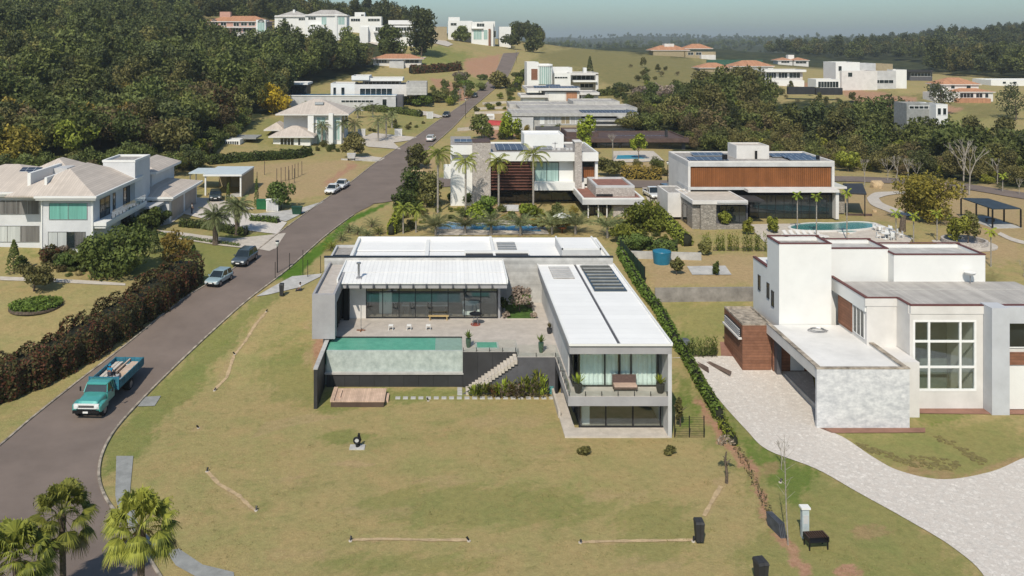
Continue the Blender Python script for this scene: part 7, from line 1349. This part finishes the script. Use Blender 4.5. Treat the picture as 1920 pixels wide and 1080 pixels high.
# ground spotlights
spots_ = [((657,1015),'on the near lawn at the left end of the left trench'),((879,1015),'on the near lawn at the right end of the left trench'),((1088,1018),'on the near lawn at the left end of the right trench'),((1300,1016),'on the near lawn beside the tall bin'),((388,885),'at the upper end of the slanting trench'),((480,958),'at the lower end of the slanting trench'),((402,733),'at the lower end of the long verge trench'),((440,665),'midway along the verge trench'),((499,585),'at the upper end of the verge trench'),((372,803),'on bare soil in the left lawn'),((1463,905),'near the thin leafless shrub'),((803,752),'below the stair foot')]
s0 = None
for (x,y_), lab in spots_:
    if s0 is None: s0 = box_thing('ground_spotlight', 'small garden spotlight '+lab, 'spotlight', x, y_, [('base',MB().cyl(0,0,-.05,.05,.11,'pave',12),None),('lamp',MB().tube([(0,0,.1),(.03,.14,.24)],[.05,.07],'black',10),None),('post',(-.02,.02,-.02,.02,.05,.12),'black')], group='garden spotlights')
    else: dup(s0, P(x,y_), rnd.uniform(0,6), 'small garden spotlight '+lab)
# street lamps
def lamp(lab, px, py, h=5.0, globe=True):
    p = P(px,py); t_ = thing('street_lamp', lab, 'street lamp', p); MB().tube([(0,0,-.2),(0,0,h*.5),(0,0,h-.5)],[.07,.055,.045],'black',8).build('pole', t_, False); MB().lathe(0,0,[(.06,h-.5),(.2,h-.2),(.22,h-.05),(.16,h+.05),(.03,h+.12)],mat('lamp_glass',(.55,.56,.52),.3),12).build('lamp_head', t_, False); MB().cyl(0,0,h+.1,h+.16,.24,'black',12).build('cap', t_, False)
lamp('street lamp on the right verge near the left end of the main house', 520, 512, 3.6); lamp('street lamp beside the road before the building site', 873, 222, 5.5); lamp('street lamp left of the timber house drive', 1252, 342, 3.6); lamp('street lamp at the right verge near the top of the road', 968, 118, 6)
# fence at right of wing, gate posts
fe = thing('mesh_fence', 'thin dark wire mesh fence at the right corner of the wing', 'fence', P(1292,822)); a, b_ = P(1265,820), P(1320,820)
for i in range(3): q = a.lerp(b_, i/2)-fe.location; MB().box(q.x-.03,q.x+.03,q.y-.03,q.y+.03,-.2,1.6,'black').build('post', fe, False)
for k in range(12): MB().box(a.x-fe.location.x,b_.x-fe.location.x,-.006,.006,.1+k*.13,.115+k*.13,'black').build('wire', fe, False)
fe = thing('mesh_fence', 'dark green mesh fence panel standing in the hedge behind the wing', 'fence', P(1185,503)); a, b_ = P(1163,474)-fe.location, P(1209,530)-fe.location
MB().hexa([(a.x,a.y,0+a.z),(b_.x,b_.y,b_.z),(b_.x+.02,b_.y,b_.z),(a.x+.02,a.y,a.z)],[(a.x,a.y,1.7+a.z),(b_.x,b_.y,1.7+b_.z),(b_.x+.02,b_.y,1.7+b_.z),(a.x+.02,a.y,1.7+a.z)],mat('green_mesh',(.02,.05,.03),.8)).build('panel', fe, False)
for k in range(8): q = a.lerp(b_, k/7); MB().box(q.x-.04,q.x+.04,q.y-.04,q.y+.04,q.z-.2,q.z+1.8,'black').build('post', fe, False)
# slim posts in the vacant lot and along the driveway
p0 = None; lots = [(519,343),(527,341),(535,340),(541,338),(548,336),(553,334),(559,331),(566,328),(519,352),(542,346),(552,343),(496,328),(482,350)]
for i, (x,y_) in enumerate(lots):
    if p0 is None: p0 = MB().box(-.05,.05,-.05,.05,-.2,2.6,'bark').build('survey_post', None, loc=P(x,y_)); tag(p0,'thin dark post standing in the tan vacant lot','post','posts in the vacant lot')
    else: o = p0.copy(); C.objects.link(o); o.location = P(x,y_)
p1_ = None
for i, (x,y_) in enumerate(((516,524),(543,506),(568,500),(577,520),(568,516),(601,512))):
    if p1_ is None: p1_ = MB().box(-.03,.03,-.03,.03,-.2,2.0,'black').build('fence_post', None, loc=P(x,y_)); tag(p1_,'thin black fence post beside the driveway left of the main house','post','thin posts by the driveway')
    else: o = p1_.copy(); C.objects.link(o); o.location = P(x,y_)
# utility boxes and bins
for (x,y_,lab) in ((511,396,'white meter cabinet by the service tree'),(678,256,'white gate pillar cabinet left of the villa driveway'),(747,256,'white gate pillar cabinet right of the villa driveway'),(806,222,'white gate pillar cabinet at the long wall driveway')):
    box_thing('meter_cabinet', lab, 'meter cabinet', x, y_, [('body',(-.9,.9,-.35,.35,-.1,1.75),'white'),('door',(-.75,-.04,-.4,-.36,.15,1.6),'greyl'),('door',(.04,.75,-.4,-.36,.15,1.6),'greyl'),('cap',(-.98,.98,-.45,.42,1.76,1.86),'white')])
gd = mat('dark_green_plastic', (.015,.06,.035), .5)
box_thing('skip_bin', 'dark green rubbish bin beside the driveway kerb', 'bin', 557, 402, [('body',MB().hexa([(-.6,-.4,.1),(.6,-.4,.1),(.6,.4,.1),(-.6,.4,.1)],[(-.75,-.5,1.1),(.75,-.5,1.1),(.75,.5,1.1),(-.75,.5,1.1)],gd),None),('lid',(-.8,.8,-.55,.55,1.1,1.2),gd),('wheel',MB().tube([(-.5,-.3,.08),(-.4,-.3,.08)],.1,'tire',10),None),('wheel',MB().tube([(.4,-.3,.08),(.5,-.3,.08)],.1,'tire',10),None)])
box_thing('skip_bin', 'green container beside the cypress and white meter cabinet', 'bin', 492, 392, [('body',(-.8,.8,-.5,.5,.05,1.4),mat('bright_green_plastic',(.02,.13,.05),.5)),('lid',(-.85,.85,-.55,.55,1.4,1.5),MATS['bright_green_plastic'])])
box_thing('cart', 'grey metal cart under the round tree by the villa driveway', 'cart', 659, 301, [('body',MB().hexa([(-.7,-.5,.5),(.7,-.5,.5),(.7,.5,.5),(-.7,.5,.5)],[(-.9,-.6,1.5),(.9,-.6,1.5),(.9,.6,1.5),(-.9,.6,1.5)],'greyl'),None),('wheel',MB().tube([(-.75,0,.3),(-.6,0,.3)],.3,'tire',12),None),('wheel',MB().tube([(.6,0,.3),(.75,0,.3)],.3,'tire',12),None)])
t_ = thing('round_tank', 'round blue plastic water tank beside the low pale wall', 'tank', P(1241,493)); MB().lathe(0,0,[(.95,-.1),(1.05,.9),(1.08,1.3),(1.0,1.35)],'tank',26).build('body', t_, False); MB().lathe(0,0,[(1.1,1.35),(1.05,1.45),(.5,1.6),(.1,1.65)],'tank',26).build('lid', t_, False)
box_thing('tarpaulin_heap', 'dark tarpaulin heap on the grass beside the wing hedge', 'tarpaulin', 1278, 643, [('cover',loft(MB(),[(-.7,.3,-.1,.15),(-.3,.75,-.1,.4),(.3,.7,-.1,.38),(.7,.25,-.1,.12)],mat('dark_tarp',(.10,.11,.13),.6),12),None)])
t_ = thing('lumber_pile', 'long weathered poles lying on the pale stone driveway', 'timber', P(1335,690), .35)
for k in range(4): MB().tube([(.35+k*.12,-2.0+k*.1,.12+.02*k),(.1+k*.1,2.2,.1)],.06,mat('old_wood',(.14,.10,.08),.9),6).build('pole', t_, False)
for k in range(5): MB().box(-1.0+k*.13,-.9+k*.13,-.8+.2*k,1.5,.05+.04*(k%2),.12+.04*(k%2),MATS['old_wood']).build('plank', t_, False)
box_thing('hose_coil', 'coil of grey cable lying on the carport roof', 'cable', 0,0, [('coil',MB().tube([(.9*math.cos(a*.5)*(1-.01*a),.5*math.sin(a*.5),.03+.004*a) for a in range(40)],.025,'steel',5),None)], pos=(31.8,73.4,4.42))
# loungers and dining sets in the pale pool yard
l0 = None
for i, px_ in enumerate((1479,1491,1503,1515,1527,1539)):
    lb = ['leftmost','second','third','fourth','fifth','rightmost'][i]+' white sun lounger in the row below the kidney pool'
    if l0 is None: l0 = box_thing('sun_lounger', lb, 'sun lounger', px_, 446, [('frame',(-.32,.32,-1,.9,.2,.3),'white'),('cushion',(-.3,.3,-.95,.3,.3,.36),'offw'),('backrest',MB().hexa([(-.3,.3,.3),(.3,.3,.3),(.3,.38,.3),(-.3,.38,.3)],[(-.3,.85,.8),(.3,.85,.8),(.3,.93,.78),(-.3,.93,.78)],'offw'),None),('leg',(-.3,-.25,-.9,-.85,0,.2),'white'),('leg',(.25,.3,-.9,-.85,0,.2),'white'),('leg',(-.3,-.25,.7,.75,0,.2),'white'),('leg',(.25,.3,.7,.75,0,.2),'white')], .5, 'sun loungers below the kidney pool')
    else: dup(l0, P(px_,446)+Vector((0,0,.06)), .5, lb)
l0.location.z += .06
tb0 = ch0 = None
for i, (px_,py_) in enumerate(((1652,436),(1668,440),(1676,447),(1660,449))):
    lb = ['upper left','upper right','lower right','lower left'][i]+' white garden table in the dining group right of the kidney pool'; pp_ = P(px_,py_)+Vector((0,0,.08))
    if tb0 is None:
        tb0 = box_thing('garden_table', lb, 'table', 0,0, [('tabletop',MB().cyl(0,0,.7,.75,.5,'white',16),None),('leg',(-.04,.04,-.04,.04,.05,.7),'white'),('base',MB().cyl(0,0,0,.05,.3,'white',12),None)], pos=pp_, group='white garden tables')
    else: dup(tb0, pp_, 0, lb)
    for k in range(3):
        an = k*2.1+i; cp = pp_+Vector((.85*math.cos(an),.85*math.sin(an),0)); 
        if ch0 is None:
            ch0 = box_thing('garden_chair', 'white garden chair in the dining group right of the kidney pool', 'chair', 0,0, [('seat',(-.22,.22,-.22,.22,.42,.47),'white'),('backrest',(-.22,.22,.18,.22,.47,.9),'white')]+[('leg',(sx*.19-.02,sx*.19+.02,sy*.19-.02,sy*.19+.02,0,.42),'white') for sx in (-1,1) for sy in (-1,1)], an-1.57, 'white garden chairs', pos=cp)
        else: dup(ch0, cp, an-1.57)
# dark pergola on the right
a, b_, c_, d_ = P(1802,407), P(1861,428), P(1914,427), P(1853,408); pg_ = thing('pergola', 'black metal pergola with dark flat roof over a pale slab', 'pergola', (a+b_+c_+d_)/4); lo_ = pg_.location
hz_ = 2.6
pp = [q-lo_ for q in (a,b_,c_,d_)]; MB().hexa([(q.x,q.y,hz_-.0) for q in pp],[(q.x,q.y,hz_+.12) for q in pp],mat('dark_blue_shade',(.035,.05,.065),.6,.15,1)).build('roof', pg_, False)
MB().hexa([(q.x*1.05,q.y*1.05,-.3) for q in pp],[(q.x*1.05,q.y*1.05,.12) for q in pp],'conc').build('floor', pg_, False)
for (u,v) in ((0,1),(1,2),(3,2),(0,3)):
    for f in ((0,.5,1) if (u,v) in ((0,1),(3,2)) else ()): q = pp[u].lerp(pp[v], f); MB().box(q.x-.08,q.x+.08,q.y-.08,q.y+.08,.1,hz_,'black').build('post', pg_, False)
t_ = thing('garden_bench', 'small dark bench under the black pergola', 'bench', lo_+Vector((0,0,.12))); MB().box(-.6,.6,-.2,.2,.4,.46,'bark').build('seat', t_, False)
for s in (-1,1): MB().box(s*.5-.05,s*.5+.05,-.18,.18,0,.4,'bark').build('leg', t_, False)
# parasol set by blue pool, rocks, furniture
t_ = thing('parasol', 'white parasol beside the right end of the blue pool', 'parasol', P(1054,432)); MB().cyl(0,0,0,2.3,.04,'steel',8).build('pole', t_, False); MB().lathe(0,0,[(1.3,1.9),(.9,2.1),(.03,2.4)],'white',8).build('canopy', t_, False)
t_ = box_thing('garden_table', 'round reddish table under the white parasol', 'table', 1054, 437, [('tabletop',MB().cyl(0,0,.65,.7,.6,'timber',14),None),('leg',MB().cyl(0,0,.0,.65,.08,'timber',8),None)])
sf = thing('outdoor_sofa', 'pale sofa under the louvred terrace of the tower house', 'sofa', (XA(958,128.5),128.5,H(XA(958,128.5),128.5))); MB().box(-1.2,1.2,-.4,.4,.1,.45,'greyl').build('seat', sf, False); MB().box(-1.2,1.2,.3,.5,.45,.9,'greyl').build('backrest', sf, False)
rk = None
for i, (x,y_,s) in enumerate(((1645,352,1.6),(1765,357,1.5),(780,327,1.0),(790,324,.7),(772,322,.8),(1640,398,.5),(1590,440,.3))):
    bm_ = MB(); loft(bm_, [(-.6*s,.2*s,-.2,.3*s),(-.3*s,.6*s,-.2,.65*s),(.2*s,.7*s,-.2,.8*s),(.6*s,.3*s,-.2,.4*s)], 'tansoil', 9); o = bm_.build('rock', None, loc=P(x,y_)); tag(o, ['large pale soil boulder by the timber house pergola','pale boulder right of the lone round tree','dry earth mound on the junction island, largest','dry earth mound on the junction island, right','dry earth mound on the junction island, left','small stone by the curved path','small stone in the right yard'][i], 'rock')
# patch of cracked turf tiles near the right lawn
for i, (x0,x1,y0,y1) in enumerate(((1705,1795,865,893),(1610,1700,835,865),(1755,1845,815,868))):
    mb = MB()
    for k in range(70 if i < 2 else 60):
        f = rnd.random(); x = x0+(x1-x0)*f+rnd.uniform(-6,6); y_ = y0+(y1-y0)*f*(1 if i else .3)+rnd.uniform(-10,10)*(1 if i == 0 else .5); p = P(x,y_); a_ = rnd.uniform(0,6.28); s = rnd.uniform(.1,.2); mb.prism([(p.x+s*math.cos(a_+j*1.26)*rnd.uniform(.8,1.2),p.y+s*math.sin(a_+j*1.26)*rnd.uniform(.8,1.2)) for j in range(5)], -.05, .035+.02*rnd.random(), mat('turf_clod',(.19,.16,.06),.95,.2,5))
    o = mb.build('turf_clods'); tag(o, 'loose broken turf pieces on the right lawn by the driveway curve', 'turf', None, 'stuff')
# short lawn grass tufts near the camera
n = 9000; Xg = nr.uniform(-26,34,n); Yg_ = nr.uniform(46,71,n); okk = []
px_ = 840+1600*Xg/Yg_; py_ = 74+29.5*1600/Yg_
lawnpoly = [(215,1080),(200,880),(240,800),(400,620),(500,560),(585,640),(590,770),(1060,825),(1262,825),(1400,860),(1830,1080)]
ok = inpoly(px_, py_, lawnpoly); Xg, Yg_ = Xg[ok], Yg_[ok]; cl = np.sin(Xg*.9+Yg_*.4)+np.sin(Yg_*1.1-Xg*.3)+nr.normal(size=len(Xg))*.7; ok = cl > .5; Xg, Yg_ = Xg[ok], Yg_[ok]
c = np.repeat(np.stack([Xg,Yg_,hgt(Xg,Yg_)+.01],1),5,0)+nr.normal(size=(len(Xg)*5,3))*np.array([.09,.09,0]); d = nr.normal(size=(len(c),3))*.35+[0,0,1]; s = np.cross(d,[1,.3,0]); s /= np.linalg.norm(s,axis=1)[:,None]; hh = nr.uniform(.03,.07,len(c))[:,None]; V = np.stack([c-s*.02, c+s*.02, c+d*hh+s*.008, c+d*hh-s*.008],1)
o = quads('grass', V, leafmat('leaf_lawn', (.20,.19,.075), (.33,.30,.13))); tag(o, 'short tufts of dry grass scattered over the front lawn', 'grass', None, 'stuff')
# ================================================================ haze
hm = bpy.data.materials.new('haze'); hm.use_nodes = True; N = hm.node_tree.nodes; N.remove(N['Principled BSDF']); pv = N.new('ShaderNodeVolumePrincipled'); pv.inputs['Color'].default_value = (.86,.93,.96,1); pv.inputs['Density'].default_value = HAZE = .00017; pv.inputs['Anisotropy'].default_value = .2
hm.node_tree.links.new(pv.outputs[0], N['Material Output'].inputs['Volume'])
hz = MB().box(-9000,9000,-200,9500,-40,110,hm).build('haze'); hz['kind'] = 'stuff'
